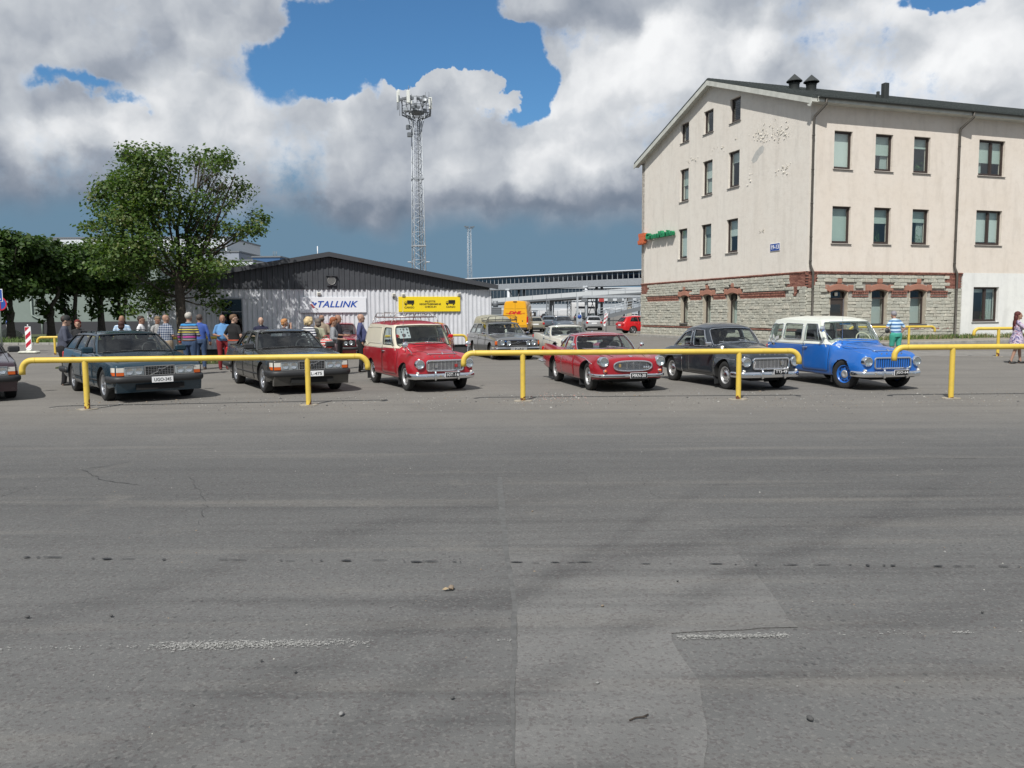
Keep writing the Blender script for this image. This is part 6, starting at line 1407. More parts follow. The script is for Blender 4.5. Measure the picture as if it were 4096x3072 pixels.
# ================================================================= 1960s estate / van (front shared with the fastback saloon)
def pv_front(C, letters, grille, zo=0.0):
	"""round headlamps, chrome framed grille, bumper with overriders; C.body exists"""
	zg0, zg1, xg = .50+zo, .735+zo, .45
	y0 = C.front(0, (zg0+zg1)/2, 0).y; yc = lambda x: C.front(x, (zg0+zg1)/2, .0).y-.012
	# grille surround
	P = []; r_ = .05
	for (cx, cz, a0) in ((-xg+r_, zg0+r_, PI), (xg-r_, zg0+r_, 1.5*PI), (xg-r_, zg1-r_, 0), (-xg+r_, zg1-r_, .5*PI)):
		for k in range(5): a_ = a0+PI/2*k/4; x = cx+r_*math.cos(a_); P.append((x, yc(x*.98)-.016, cz+r_*math.sin(a_)))
	Pf = []
	for i in range(len(P)):
		a_, b_ = np.array(P[i]), np.array(P[(i+1) % len(P)]); k = max(1, int(np.linalg.norm(b_-a_)/.08))
		for j in range(k): q = a_+(b_-a_)*j/k; Pf.append((q[0], yc(q[0])-.016, q[2]))
	mb = MB(); mb.tube(Pf, .022, 8, closed=True); G = C.B(mb, 'grille', M_CHR)
	mb = MB(); xs_ = np.linspace(-xg+.02, xg-.02, 13); mb.grid([[(x, yc(x)+.0, zg0+.015), (x, yc(x)+.0, zg1-.015)] for x in xs_]); C.B(mb, 'grille_backing', M_UND, G)
	if grille == 'mesh':
		mb = MB()
		for x in np.linspace(-xg+.05, xg-.05, 34): mb.box((x, yc(x)-.010, (zg0+zg1)/2), (.006, .008, zg1-zg0-.04))
		for x in np.linspace(-xg+.07, xg-.07, 9): mb.box((x, yc(x)-.016, (zg0+zg1)/2), (.010, .012, zg1-zg0-.03))
		for z in np.linspace(zg0+.03, zg1-.03, 12): mb.tube([(x, yc(x)-.008, z) for x in xs_], .003, 4)
		C.B(mb, 'grille_mesh', mat('grille_metal', (.55, .55, .56), .3, .9), G)
		for (x, m_) in ((-.22, M_CHR), (.27, mat('enamel_red', (.3, .03, .03), .4))): mb = MB(); mb.bbox((x, yc(x)-.028, zg0+.11), (.075, .012, .075), .02); C.B(mb, 'grille_badge', m_, G)
	elif grille == 'meshplain':
		mb = MB()
		for x in np.linspace(-xg+.05, xg-.05, 34): mb.box((x, yc(x)-.010, (zg0+zg1)/2), (.006, .008, zg1-zg0-.04))
		for x in np.linspace(-xg+.07, xg-.07, 9): mb.box((x, yc(x)-.016, (zg0+zg1)/2), (.010, .012, zg1-zg0-.03))
		for z in np.linspace(zg0+.03, zg1-.03, 12): mb.tube([(x, yc(x)-.008, z) for x in xs_], .003, 4)
		C.B(mb, 'grille_mesh', mat('grille_metal', (.55, .55, .56), .3, .9), G); mb = MB(); mb.bbox((.28, yc(.28)-.03, zg0+.13), (.085, .012, .10), .012); C.B(mb, 'grille_badge', M_CHR, G)
	else:
		for x in np.linspace(-xg+.05, xg-.05, 15): mb = MB(); mb.bbox((x, yc(x)-.008, (zg0+zg1)/2), (.036, .022, zg1-zg0-.04), .008); C.B(mb, 'grille_slat', C.paint, G)
	for sd in (-1, 1): C.headlamp(sd*.615, .655+zo, .085, .022, off=.035, depth=.10)
	for sd in (-1, 1): C.lampround(sd*.665, .455+zo, .030, M_CLR, 'side_light', off=.015)
	if letters: C.badge_letters(letters, (-.24, -.115, .01, .135, .26), None, .815+zo, .05)
	# bumper: fat chrome blade wrapping the corners
	yb = C.front(0, .40, 0).y-.10
	C.bumper([(-.80, yb+.42, .375), (-.775, yb+.20, .375), (-.66, yb+.075, .375), (-.35, yb+.01, .375), (0, yb-.005, .375), (.35, yb+.01, .375), (.66, yb+.075, .375), (.775, yb+.20, .375), (.80, yb+.42, .375)], .068, M_CHR, flat=(.38, 1.0))
	for sd in (-1, 1): mb = MB(); mb.tube([(sd*.285, yb-.018, .29), (sd*.285, yb-.05, .31), (sd*.285, yb-.052, .42), (sd*.285, yb-.035, .49), (sd*.285, yb+.05, .52)], [.022, .028, .028, .024, .018], 8); C.B(mb, 'overrider', M_CHR)
	for sd in (-1, 1): p = Vector((sd*.5, yb-.03, .37)); mb = MB(); mb.ell(p, (.018, .012, .018), 8, 5); C.B(mb, 'bumper_bolt', M_CHR)
	return yb
PV_FRONT = [  # y, zb, zm, hw, zs, ys, zv, yv, ze, ye, zc
	(-.70, .33, .50, .56, .66, .48, .69, .40, .72, .30, .745),
	(-.675, .30, .52, .66, .74, .58, .75, .46, .78, .34, .80),
	(-.60, .28, .55, .735, .80, .64, .79, .50, .84, .38, .855),
	(-.45, .27, .57, .775, .845, .66, .80, .50, .89, .37, .92),
	(-.20, .26, .58, .80, .875, .66, .82, .50, .94, .36, .975),
	(.10, .26, .58, .80, .885, .65, .84, .50, .965, .37, 1.01),
	(.36, .26, .58, .795, .88, .66, .88, .52, .995, .42, 1.04),
	(.44, .26, .58, .785, .885, .67, .90, .55, 1.005, .46, 1.05)]
# arch faces and the step behind the front fender
def pv_estate(label, X, Y, hd, sc, col_low, col_up, roofm, wheelk, plate, letters, grille, van, group=None, steer=0, zo=0.0, pm=None):
	C = Car('estate_van' if van else 'estate_car', label, 'van' if van else 'estate car', Vector((X, Y, 0)), rad(hd), col_low, group, steer, sc)
	def up(a): l = list(a); [l.__setitem__(i, l[i]+zo) for i in (1, 2, 4, 6, 8, 10)]; return tuple(l)
	st = [up(a) for a in PV_FRONT]
	st += [(.52, .26+zo, .60+zo, .768, .93, .69, .97, .62, 1.08, .50, 1.12), (.70, .26+zo, .60+zo, .768, .98, .73, 1.045, .67, 1.12, .4, 1.13), (.92, .26+zo, .60+zo, .77, 1.03, .75, 1.07, .68, 1.085, .4, 1.09), (1.2, .27+zo, .62+zo, .785, 1.04, .765, 1.07, .68, 1.075, .4, 1.08), (2.6, .29+zo, .64+zo, .795, 1.04, .77, 1.07, .68, 1.075, .4, 1.08), (3.25, .32+zo, .66+zo, .775, 1.035, .745, 1.065, .66, 1.07, .4, 1.075), (3.42, .38+zo, .66+zo, .73, 1.02, .70, 1.06, .62, 1.065, .4, 1.07), (3.45, .42+zo, .66+zo, .66, 1.0, .62, 1.04, .5, 1.05, .3, 1.05)]
	up2 = col_up; split = (lambda c: c.z > .985 and c.y > .60) if van or True else None
	C.lower(st, [(0, .345, .335), (2.6, .34, .335)], paint2=up2, split=split)
	zt = 1.655
	keys = [(0, .46, 1.155, 0, .93, zt-.085), (-.50, .52, 1.15, -.46, .96, zt-.095), (-.705, .70, 1.12, -.61, 1.08, zt-.105), (-.745, .96, 1.072, -.645, 1.22, zt-.115), (-.765, 1.66, 1.065, -.665, 1.66, zt-.105), (-.77, 2.52, 1.065, -.665, 2.5, zt-.085), (-.745, 3.25, 1.065, -.625, 3.15, zt-.10), (-.45, 3.42, 1.065, -.40, 3.28, zt-.12), (0, 3.45, 1.065, 0, 3.31, zt-.11)]
	W_S = ('windscreen')
	pn = [(-1.92, 1.92, (.02, .02, .04, .07), .12, 'windscreen'), (1.92, 2.35, None, 0, ''),
		  (2.35, 4.0, (.09, .10, .04, .16), .05, ('side_window', [(.06, .04), (.92, .04), (.92, .86), (.30, .86)]))]
	if van: pn += [(4.0, 6.6, None, 0, '')]
	else: pn += [(4.0, 5.08, (.06, .06, .10, .17), .07, 'side_window'), (5.08, 6.25, (.06, .10, .10, .19), .08, 'side_window'), (6.25, 6.6, None, 0, '')]
	pn += [(6.6, 9.4, (.12, .12, .12, .2), .05, 'rear_window')]
	C.house(keys, pn, crown=.105, roofm=roofm, wallm=up2, glass={'windscreen': M_CG, 'side_window': M_CG, 'rear_window': M_CG}, bulge=.025, rexp=3.2, sealm=M_CHR if not van else M_BLK, sealr=.011)
	# panel outlines on the van side
	if van:
		for sd in (-1, 1):
			O = [(4.12, .10), (6.15, .10), (6.1, .84), (4.2, .86)]; P = []
			for i in range(4):
				a_, b_ = np.array(O[i]), np.array(O[(i+1) % 4]); P += [a_+(b_-a_)*k/10 for k in range(10)]
			mb = MB(); mb.tube([C.S(p[0] if sd < 0 else C.N_-p[0], p[1])+Vector((sd*.0, 0, 0)) for p in P], .008, 5, closed=True); C.B(mb, 'panel_bead', up2)
	C.cabin(1.35, 2.3, 1.04, 1.33 if not van else 1.22, .36, wheelm=mat('ivory', (.62, .57, .44), .4) if not van else None, rear=not van, head=False); C.mirror_in(.98, 1.52)
	# quarter-light bar on the door glass
	for sd in (-1, 1):
		s_ = 2.35+1.65*.42; f = (lambda t: C.S(s_ if sd < 0 else C.N_-s_, t)); mb = MB(); mb.cyl(f(.05), f(.84), .010, 6); C.B(mb, 'quarterlight_bar', M_CHR)
	C.door([(.56, .36), (1.60, .36), (1.62, .98), (1.62, 1.05), (.60, 1.05)], handle=(1.50, .90), split=(.99, up2) if True else None)
	if van: C.drape_side([(1.66, .37), (1.66, 1.0)], .004, 'body_seam', M_SEAMM)
	# rounded fender crease behind the front wheel, door sill line, two-tone bead
	C.drape_side([(.62, .99), (2.0, .985), (3.38, .985)], .007, 'waist_bead', M_CHR if not van else up2)
	if not van: C.drape_side([(-.0, .93), (.3, .955), (.62, .975)], .006, 'waist_bead', M_CHR)
	C.hood(-.60, .40, .30, .50)
	if van or True:
		P = [C.front(x, .80+zo-.035+.02*abs(x), .012) for x in np.linspace(-.36, .36, 11)]
	P = [C.topp(x, -.53-.04*(1-abs(x)/.38), .012) for x in np.linspace(-.38, .38, 11)]; mb = MB(); mb.tube(P, .010, 6); p = P[5]; mb.tube([p+Vector((0, -.02, -.01)), p+Vector((0, .05, .03)), p+Vector((0, .12, .02))], [.016, .014, .004], 6); C.B(mb, 'bonnet_ornament', M_CHR)
	yb = pv_front(C, letters, grille, zo)
	C.plate(plate, .0 if False else .13, yb-.065, .41, .37, .125)
	C.wheels(wheelk, .335, .15, 2.6, 1.33, pm)
	C.wiper(-.9, .04, .1, .13) ; C.wiper(.55, .04, 1.35, .16)
	C.flap(.42, -1, .12, .40); C.flap(3.0, -1, .10, .42); C.flap(3.0, 1, .10, .42)
	C.bumper([(-.78, 3.2, .42), (-.72, 3.48, .42), (-.4, 3.53, .42), (.4, 3.53, .42), (.72, 3.48, .42), (.78, 3.2, .42)], .055, M_CHR, 'rear_bumper', flat=(.4, 1))
	for sd in (-1, 1): mb = MB(); mb.bbox((sd*.70, 3.40, .80), (.10, .12, .22), .03); C.B(mb, 'tail_light', M_REDL)
	return C
P_RED = paint('paint_red', (0.32, 0.005, 0.014), 0, .28, .08); P_IVO = paint('paint_ivory', (0.62, 0.58, 0.47), 0, .35, .15); P_BLUE = paint('paint_blue', (0.008, 0.115, 0.44), 0, .28, .06); P_MINT = paint('paint_pale_mint', (0.68, 0.71, 0.64), 0, .35, .05); P_GREY = paint('paint_slate', (0.018, 0.024, 0.032), 0, .22, .06)
V = pv_estate('vintage red delivery van with ivory upper body and chrome roof rack', -1.84, 18.96, 26.5, .98, P_RED, P_IVO, P_RED, 'hub', '10T-16', 'VOLVO', 'mesh', True)
# roof rack
mb = MB(); zr = 1.80; ra = [];
def rk(x, y, dz): p = V.rooft(x, y); return Vector((x, y, p.z+dz))
RK = lambda x, y, z: Vector((x, y, z))
zz = V.rooft(0, 2.0).z
for x in (-.56, .56): mb.tube([RK(x, 1.15, zz-.02), RK(x, 1.3, zz+.09), RK(x, 2.9, zz+.09), RK(x, 3.05, zz-.02)], .010, 6); mb.tube([RK(x*.98, 1.55, zz+.09), RK(x*.98, 1.6, zz+.20), RK(x*.98, 2.05, zz+.21), RK(x*.98, 2.15, zz+.09)], .009, 6); mb.tube([RK(x*.98, 2.25, zz+.09), RK(x*.98, 2.3, zz+.19), RK(x*.98, 2.75, zz+.19), RK(x*.98, 2.85, zz+.09)], .009, 6)
for x in (-.56, .56):
	for y in (1.3, 1.9, 2.5, 2.9): mb.tube([RK(x*1.15, y, zz-.12), RK(x*1.10, y, zz-.03), RK(x, y, zz+.09)], .009, 6)
for y in (1.3, 2.9): mb.tube([RK(-.56, y, zz+.09), RK(-.5, y, zz+.19), RK(.5, y, zz+.19), RK(.56, y, zz+.09)], .010, 6); mb.cyl(RK(-.56, y, zz+.09), RK(.56, y, zz+.09), .010, 6); [mb.cyl(RK(x, y, zz+.09), RK(x, y, zz+.19), .007, 5) for x in (-.3, 0, .3)]
V.B(mb, 'roof_rack', mat('rack_steel', (.45, .44, .42), .35, .8))
for y in np.linspace(1.4, 2.8, 9): mb = MB(); mb.box((0, y, zz+.075), (1.10, .07, .018)); V.B(mb, 'rack_slat', mat('rack_wood', (.22, .09, .07), .8, var=.2))
# poster behind the windscreen, fender mirrors, aerial
mb = MB(); pa = [V.S(-1.35, .36), V.S(-.55, .33), V.S(-.55, .86), V.S(-1.30, .86)] if False else [V.S(.62, .34), V.S(1.35, .36), V.S(1.30, .84), V.S(.62, .86)]
pa = [p+Vector((0, .07, 0)) for p in pa]; mb.add(pa, [(0, 1, 2, 3)]); PO = V.B(mb, 'poster', mat('poster_paper', (.42, .44, .47), .7))
rs = random.Random(4); mb = MB()
for (a_, b_, r_) in ((.2, .8, .10), (.55, .82, .10), (.2, .5, .09), (.8, .6, .08), (.6, .3, .20), (.15, .2, .07), (.85, .85, .07)):
	q = pa[0].lerp(pa[1], a_).lerp(pa[3].lerp(pa[2], a_), b_)+Vector((0, -.006, 0)); ux = (pa[1]-pa[0])*r_*.9; uy = (pa[3]-pa[0])*r_; mb.add([q+ux*math.cos(t)+uy*math.sin(t) for t in np.linspace(0, 2*PI, 13)[:-1]], [tuple(range(12))])
V.B(mb, 'poster_print', mat('poster_ink', (.05, .05, .06), .7), PO)
V.mirror((-.70, -.42, .90), (-.80, -.24, 1.09), .075); V.mirror((.70, -.42, .90), (.80, -.24, 1.09), .075); V.aerial((-.62, .40, 1.0), 1.15)
BL = pv_estate('vintage bright blue estate car with pale mint roof and blue wheels', 8.35, 18.61, 12.0, 1.0, P_BLUE, P_MINT, P_MINT, 'hubpaint', 'JGO-64', 'VOLVO', 'slats', False, steer=rad(14), pm=P_BLUE)
BL.mirror((-.60, .70, 1.12), (-.87, .66, 1.36), .075); BL.mirror((.68, .70, 1.12), (.88, .66, 1.30), .065, M_BLK); BL.aerial((-.50, .42, 1.06), 1.0)
mb = MB(); mb.bbox((.0, 1.06, 1.475), (.30, .03, .05), .02); BL.B(mb, 'sun_strip', mat('strip_blue', (.02, .2, .5), .5))
mb = MB(); q = [BL.S(6.05, .14), BL.S(5.75, .14), BL.S(5.75, .34), BL.S(6.05, .34)]
for k, (a_, w_) in enumerate(((.05, .16), (.3, .12), (.52, .1), (.72, .12), (.86, .12))):
	s0 = 6.1-a_*.8; mb.add([BL.S(s0, .14)+Vector((-.004, 0, 0)), BL.S(s0-w_*.8, .14)+Vector((-.004, 0, 0)), BL.S(s0-w_*.8, .27)+Vector((-.004, 0, 0)), BL.S(s0, .27)+Vector((-.004, 0, 0))], [(0, 1, 2, 3)])
BL.B(mb, 'window_sticker', mat('sticker_white', (.6, .6, .6), .6))
# ================================================================= fastback saloon
def pv_saloon(label, X, Y, hd, sc, pm, plate):
	C = Car('fastback_saloon', label, 'car', Vector((X, Y, 0)), rad(hd), pm, None, 0, sc)
	zo = .0; st = [tuple(a) for a in PV_FRONT]
	st += [(.50, .26, .60, .762, .90, .735, .94, .69, 1.03, .52, 1.07), (.66, .26, .60, .76, .91, .74, .95, .69, 1.01, .4, 1.04), (.85, .26, .60, .76, .915, .745, .95, .69, .975, .4, .985), (1.2, .27, .60, .765, .915, .745, .94, .69, .955, .4, .96), (1.85, .27, .60, .765, .915, .75, .94, .69, .955, .4, .96), (1.98, .27, .60, .79, .90, .735, .93, .66, .955, .4, .96), (2.2, .28, .60, .80, .895, .72, .93, .63, .955, .4, .965), (2.75, .30, .60, .80, .875, .70, .91, .60, .955, .35, .985), (3.2, .32, .58, .775, .79, .68, .83, .56, .88, .35, .91), (3.45, .36, .54, .70, .66, .60, .70, .5, .73, .3, .75), (3.55, .42, .52, .56, .58, .5, .6, .4, .62, .25, .63)]
	C.lower(st, [(0, .36, .345), (2.6, .345, .34)])
	keys = [(0, .52, 1.085, 0, .95, 1.425), (-.46, .56, 1.075, -.42, .97, 1.415), (-.66, .70, 1.03, -.56, 1.08, 1.395), (-.71, .90, .985, -.60, 1.18, 1.395), (-.725, 1.55, .97, -.61, 1.60, 1.41), (-.70, 2.25, .97, -.565, 2.05, 1.37), (-.60, 2.78, .965, -.46, 2.35, 1.275), (-.35, 2.98, .96, -.30, 2.48, 1.235), (0, 3.04, .955, 0, 2.52, 1.225)]
	pn = [(-1.88, 1.88, (.02, .02, .04, .08), .10, 'windscreen'), (1.88, 2.45, None, 0, ''), (2.45, 3.98, (.06, .06, .05, .12), .05, ('side_window', [(.04, .06), (.93, .06), (.93, .88), (.26, .88)])),
		  (3.98, 5.75, (.10, .15, .07, .15), .08, ('side_window', [(.08, .06), (.93, .06), (.62, .74), (.08, .86)])), (5.75, 6.2, None, 0, ''), (6.2, 9.8, (.12, .12, .10, .15), .09, 'rear_window')]
	C.house(keys, pn, crown=.155, bulge=.03, rexp=2.2, sealm=M_CHR, sealr=.009)
	C.cabin(1.40, 2.25, .93, 1.15, .34, head=False); C.mirror_in(.95, 1.30)
	for sd in (-1, 1):
		s_ = 2.45+1.53*.36; f = (lambda t: C.S(s_ if sd < 0 else C.N_-s_, t)); mb = MB(); mb.cyl(f(.06), f(.86), .009, 6); C.B(mb, 'quarterlight_bar', M_CHR)
	C.door([(.55, .34), (1.72, .34), (1.72, .88), (1.66, .925), (.60, .925)], handle=(1.55, .80))
	C.drape_side([(.15, .865), (.6, .855), (1.9, .845)], .008, 'side_trim', M_CHR); C.drape_side([(-.42, .70), (.42, .72)], .006, 'fender_trim', M_CHR); C.drape_side([(2.0, .70), (2.9, .66)], .006, 'fender_trim', M_CHR)
	C.drape_side([(1.97, .30), (1.97, .66)], .012, 'stone_guard', M_CHR)
	C.drape_side([(.47, .30), (.47, .84)], .005, 'fender_gap', M_SEAMM); C.drape_side([(1.95, .30), (1.95, .85)], .005, 'fender_gap', M_SEAMM)
	C.hood(-.60, .44, .30, .50); yb = pv_front(C, 'VOLVO', 'meshplain', 0); C.plate(plate, .17, yb-.065, .44, .37, .125)
	C.wheels('hub', .325, .16, 2.6, 1.31); C.wiper(-.8, .04, .1, .12); C.wiper(.5, .04, 1.3, .14)
	C.mirror((-.70, .48, .93), (-.93, .40, 1.03), .07, round_=False, sz=(.15, .10, .10)); C.mirror((.70, .56, .93), (.90, .52, 1.04), .065)
	C.flap(.40, -1, .10, .36); C.flap(.40, 1, .10, .36)
	C.bumper([(-.80, 3.15, .42), (-.74, 3.45, .42), (-.45, 3.62, .42), (.45, 3.62, .42), (.74, 3.45, .42), (.80, 3.15, .42)], .05, M_CHR, 'rear_bumper', flat=(.4, 1))
	mb = MB(); p = C.topp(0, .30); mb.tube([p, p+Vector((0, .0, .05)), p+Vector((0, .06, .07))], .007, 5); C.B(mb, 'washer_jet', M_CHR)
	return C
PV = pv_saloon('vintage dark slate grey fastback saloon with rounded roof and plate TTJ-49', 5.61, 18.68, 16.1, 1.0, P_GREY, 'TTJ-49')
# ================================================================= sports coupe
def coupe(label, X, Y, hd, sc, pm, plate, group=None, white=False):
	C = Car('sports_coupe', label, 'sports car', Vector((X, Y, 0)), rad(hd), pm, group, 0, sc)
	st = [(-.72, .34, .44, .50, .56, .42, .60, .34, .62, .2, .63), (-.70, .30, .46, .62, .64, .54, .68, .42, .70, .25, .71), (-.62, .27, .50, .73, .72, .66, .715, .48, .74, .3, .755), (-.45, .24, .54, .79, .765, .69, .745, .52, .76, .34, .785), (-.1, .22, .56, .83, .79, .70, .77, .54, .81, .36, .84), (.4, .21, .58, .845, .81, .73, .80, .58, .85, .4, .88), (.75, .21, .58, .845, .825, .75, .82, .62, .86, .4, .885), (1.6, .22, .58, .84, .84, .76, .83, .68, .84, .4, .85), (2.3, .24, .58, .835, .86, .755, .84, .62, .87, .35, .88), (2.9, .27, .58, .82, .90, .745, .82, .58, .84, .35, .84), (3.4, .32, .58, .79, .915, .735, .78, .55, .77, .35, .77), (3.62, .38, .56, .74, .88, .69, .72, .52, .68, .3, .67), (3.68, .44, .55, .66, .80, .64, .66, .5, .62, .3, .60)]
	C.lower(st, [(0, .34, .325), (2.45, .335, .32)])
	keys = [(0, .62, .915, 0, 1.12, 1.205), (-.54, .67, .90, -.47, 1.15, 1.195), (-.72, .88, .868, -.58, 1.28, 1.18), (-.75, 1.08, .858, -.60, 1.38, 1.18), (-.745, 1.72, .86, -.59, 1.70, 1.18), (-.69, 2.22, .87, -.53, 2.05, 1.145), (-.56, 2.60, .885, -.46, 2.30, 1.10), (-.30, 2.82, .885, -.28, 2.45, 1.05), (0, 2.88, .885, 0, 2.48, 1.045)]
	pn = [(-1.93, 1.93, (.015, .015, .04, .08), .09, 'windscreen'), (1.93, 2.4, None, 0, ''), (2.4, 4.0, (.06, .06, .05, .12), .05, ('side_window', [(.05, .05), (.98, .05), (.98, .88), (.28, .88)])), (4.0, 5.3, (.10, .15, .07, .15), .06, ('side_window', [(.03, .05), (.95, .08), (.62, .78), (.03, .88)])), (5.3, 5.9, None, 0, ''), (5.9, 10.1, (.06, .06, .06, .12), .08, 'rear_window')]
	C.house(keys, pn, crown=.085, bulge=.03, rexp=2.2, sealm=M_CHR, sealr=.010)
	C.cabin(1.55, 2.25, .82, 1.0, .33, head=True, rear=False); C.mirror_in(1.12, 1.12)
	C.door([(.72, .27), (1.72, .27), (1.74, .75), (1.70, .83), (.78, .80)], handle=(1.60, .74))
	if not white: C.drape_side([(-.35, .60), (.1, .70), (.9, .765), (1.5, .79), (1.9, .815)], .010, 'side_trim', M_CHR)
	else: C.drape_side([(-.35, .60), (.2, .66), (1.0, .69), (1.5, .70), (1.75, .73), (1.88, .80), (1.86, .84)], .010, 'side_trim', M_CHR)
	C.hood(-.52, .58, .36, .52)
	# oval grille
	y_ = lambda x, z: C.front(x, z, 0).y
	P = []; a_, b_, cz = .43, .105, .565
	for t in np.linspace(0, 2*PI, 41)[:-1]: x = a_*math.copysign(abs(math.cos(t))**.62, math.cos(t)); z = cz+b_*math.copysign(abs(math.sin(t))**.8, math.sin(t)); P.append((x, y_(x*.97, cz)-.025, z))
	mb = MB(); mb.tube(P, .018, 7, closed=True); G = C.B(mb, 'grille', M_CHR); mb = MB(); mb.add([(p[0]*.98, p[1]+.012, cz+(p[2]-cz)*.98) for p in P]+[(0, y_(0, cz)-.015, cz)], [(i, (i+1) % 40, 40) for i in range(40)]); C.B(mb, 'grille_backing', M_UND, G)
	for z in np.linspace(cz-.075, cz+.075, 7):
		w_ = a_*math.sqrt(max(0, 1-((z-cz)/b_)**2))**.8; mb = MB(); mb.tube([(x, y_(x*.97, cz)-.022, z) for x in np.linspace(-w_, w_, 9)], .0055, 4); C.B(mb, 'grille_bar', M_CHR, G)
	for x in (-.30, -.15, -.13, .0, .02, .15, .30): h_ = .085*math.sqrt(1-(x/.5)**2); mb = MB(); mb.box((x, y_(x, cz)-.024, cz), (.007, .007, 2*h_)); C.B(mb, 'grille_upright', M_CHR, G)
	mb = MB(); mb.bbox((-.30, y_(-.3, cz)-.04, cz+.01), (.05, .01, .065), .02); C.B(mb, 'grille_badge', mat('brass', (.5, .33, .12), .4, .6), G)
	mb = MB(); [mb.ell((.25+.05*k, y_(.25, cz)-.04, cz-.035), (.028, .01, .03), 8, 5) for k in range(3)]; C.B(mb, 'rally_badge', M_CHR, G)
	for sd in (-1, 1): C.headlamp(sd*.64, .655, .084, .022, off=.03, depth=.14)
	for sd in (-1, 1): C.lampround(sd*.62, .46, .034, M_AMB, 'turn_signal', off=.03)
	p = C.topp(0, -.60, .008); mb = MB(); mb.add([p+Vector(q) for q in ((-.05, 0, .01), (.05, 0, .01), (.012, -.03, -.025), (-.012, -.03, -.025))], [(0, 1, 2, 3)]); mb.tube([p+Vector((-.05, 0, .01)), p+Vector((0, -.035, -.03)), p+Vector((.05, 0, .01))], .006, 5); C.B(mb, 'bonnet_badge', M_CHR)
	yb = C.front(0, .42, 0).y-.05
	C.bumper([(-.80, yb+.55, .36), (-.79, yb+.25, .36), (-.66, yb+.06, .36), (-.3, yb-.0, .36), (.3, yb-.0, .36), (.66, yb+.06, .36), (.79, yb+.25, .36), (.80, yb+.55, .36)], .036, M_CHR, flat=(.5, 1))
	for sd in (-1, 1): mb = MB(); mb.tube([(sd*.74, yb+.10, .355), (sd*.6, yb+.02, .355), (sd*.2, yb-.025, .355)], .012, 5); C.B(mb, 'bumper_rubber', M_BLK)
	if plate: C.plate(plate, .10, yb-.06, .365, .38, .12)
	C.wheels('hub', .31, .16, 2.45, 1.36); C.wiper(-.75, .05, .15, .14); C.wiper(.55, .05, 1.35, .16)
	for sd in (-1, 1): C.mirror((sd*.76, .82, .845), (sd*.84, .78, .96), .055, round_=True)
	mb = MB(); mb.bbox((.0, 0, 0), (.01, .01, .01), .001)
	C.flap(.42, -1, .09, .34); C.flap(2.85, -1, .09, .34); C.flap(2.85, 1, .09, .34)
	for sd in (-1, 1): C.bumper([(sd*.80, 3.15, .45), (sd*.77, 3.6, .45), (sd*.6, 3.72, .45), (sd*.35, 3.74, .45)], .045, M_CHR, 'rear_bumper', flat=(.5, 1)); mb = MB(); mb.tube([(sd*.83, 3.45, .46), (sd*.84, 3.68, .47), (sd*.74, 3.78, .47)], .035, 7); C.B(mb, 'exhaust_overrider', M_CHR)
	for sd in (-1, 1): mb = MB(); mb.bbox((sd*.72, 3.66, .76), (.08, .06, .14), .02); C.B(mb, 'tail_light', M_REDL)
	# tail fins: thin upright blades along the rear shoulders
	return C
P_RED2 = paint('paint_cherry', (0.27, 0.004, 0.012), 0, .22, .05); P_CREAM = paint('paint_cream', (0.56, 0.54, 0.46), 0, .3, .08)
CP = coupe('low vintage cherry red sports coupe with oval chrome grille and plate MRN-30', 2.52, 18.67, 13.7, 1.05, P_RED2, 'MRN-30')
CW = coupe('cream white vintage sports coupe parked behind the cherry red one', 2.47, 30.66, 12, 1.05, P_CREAM, '', white=True)
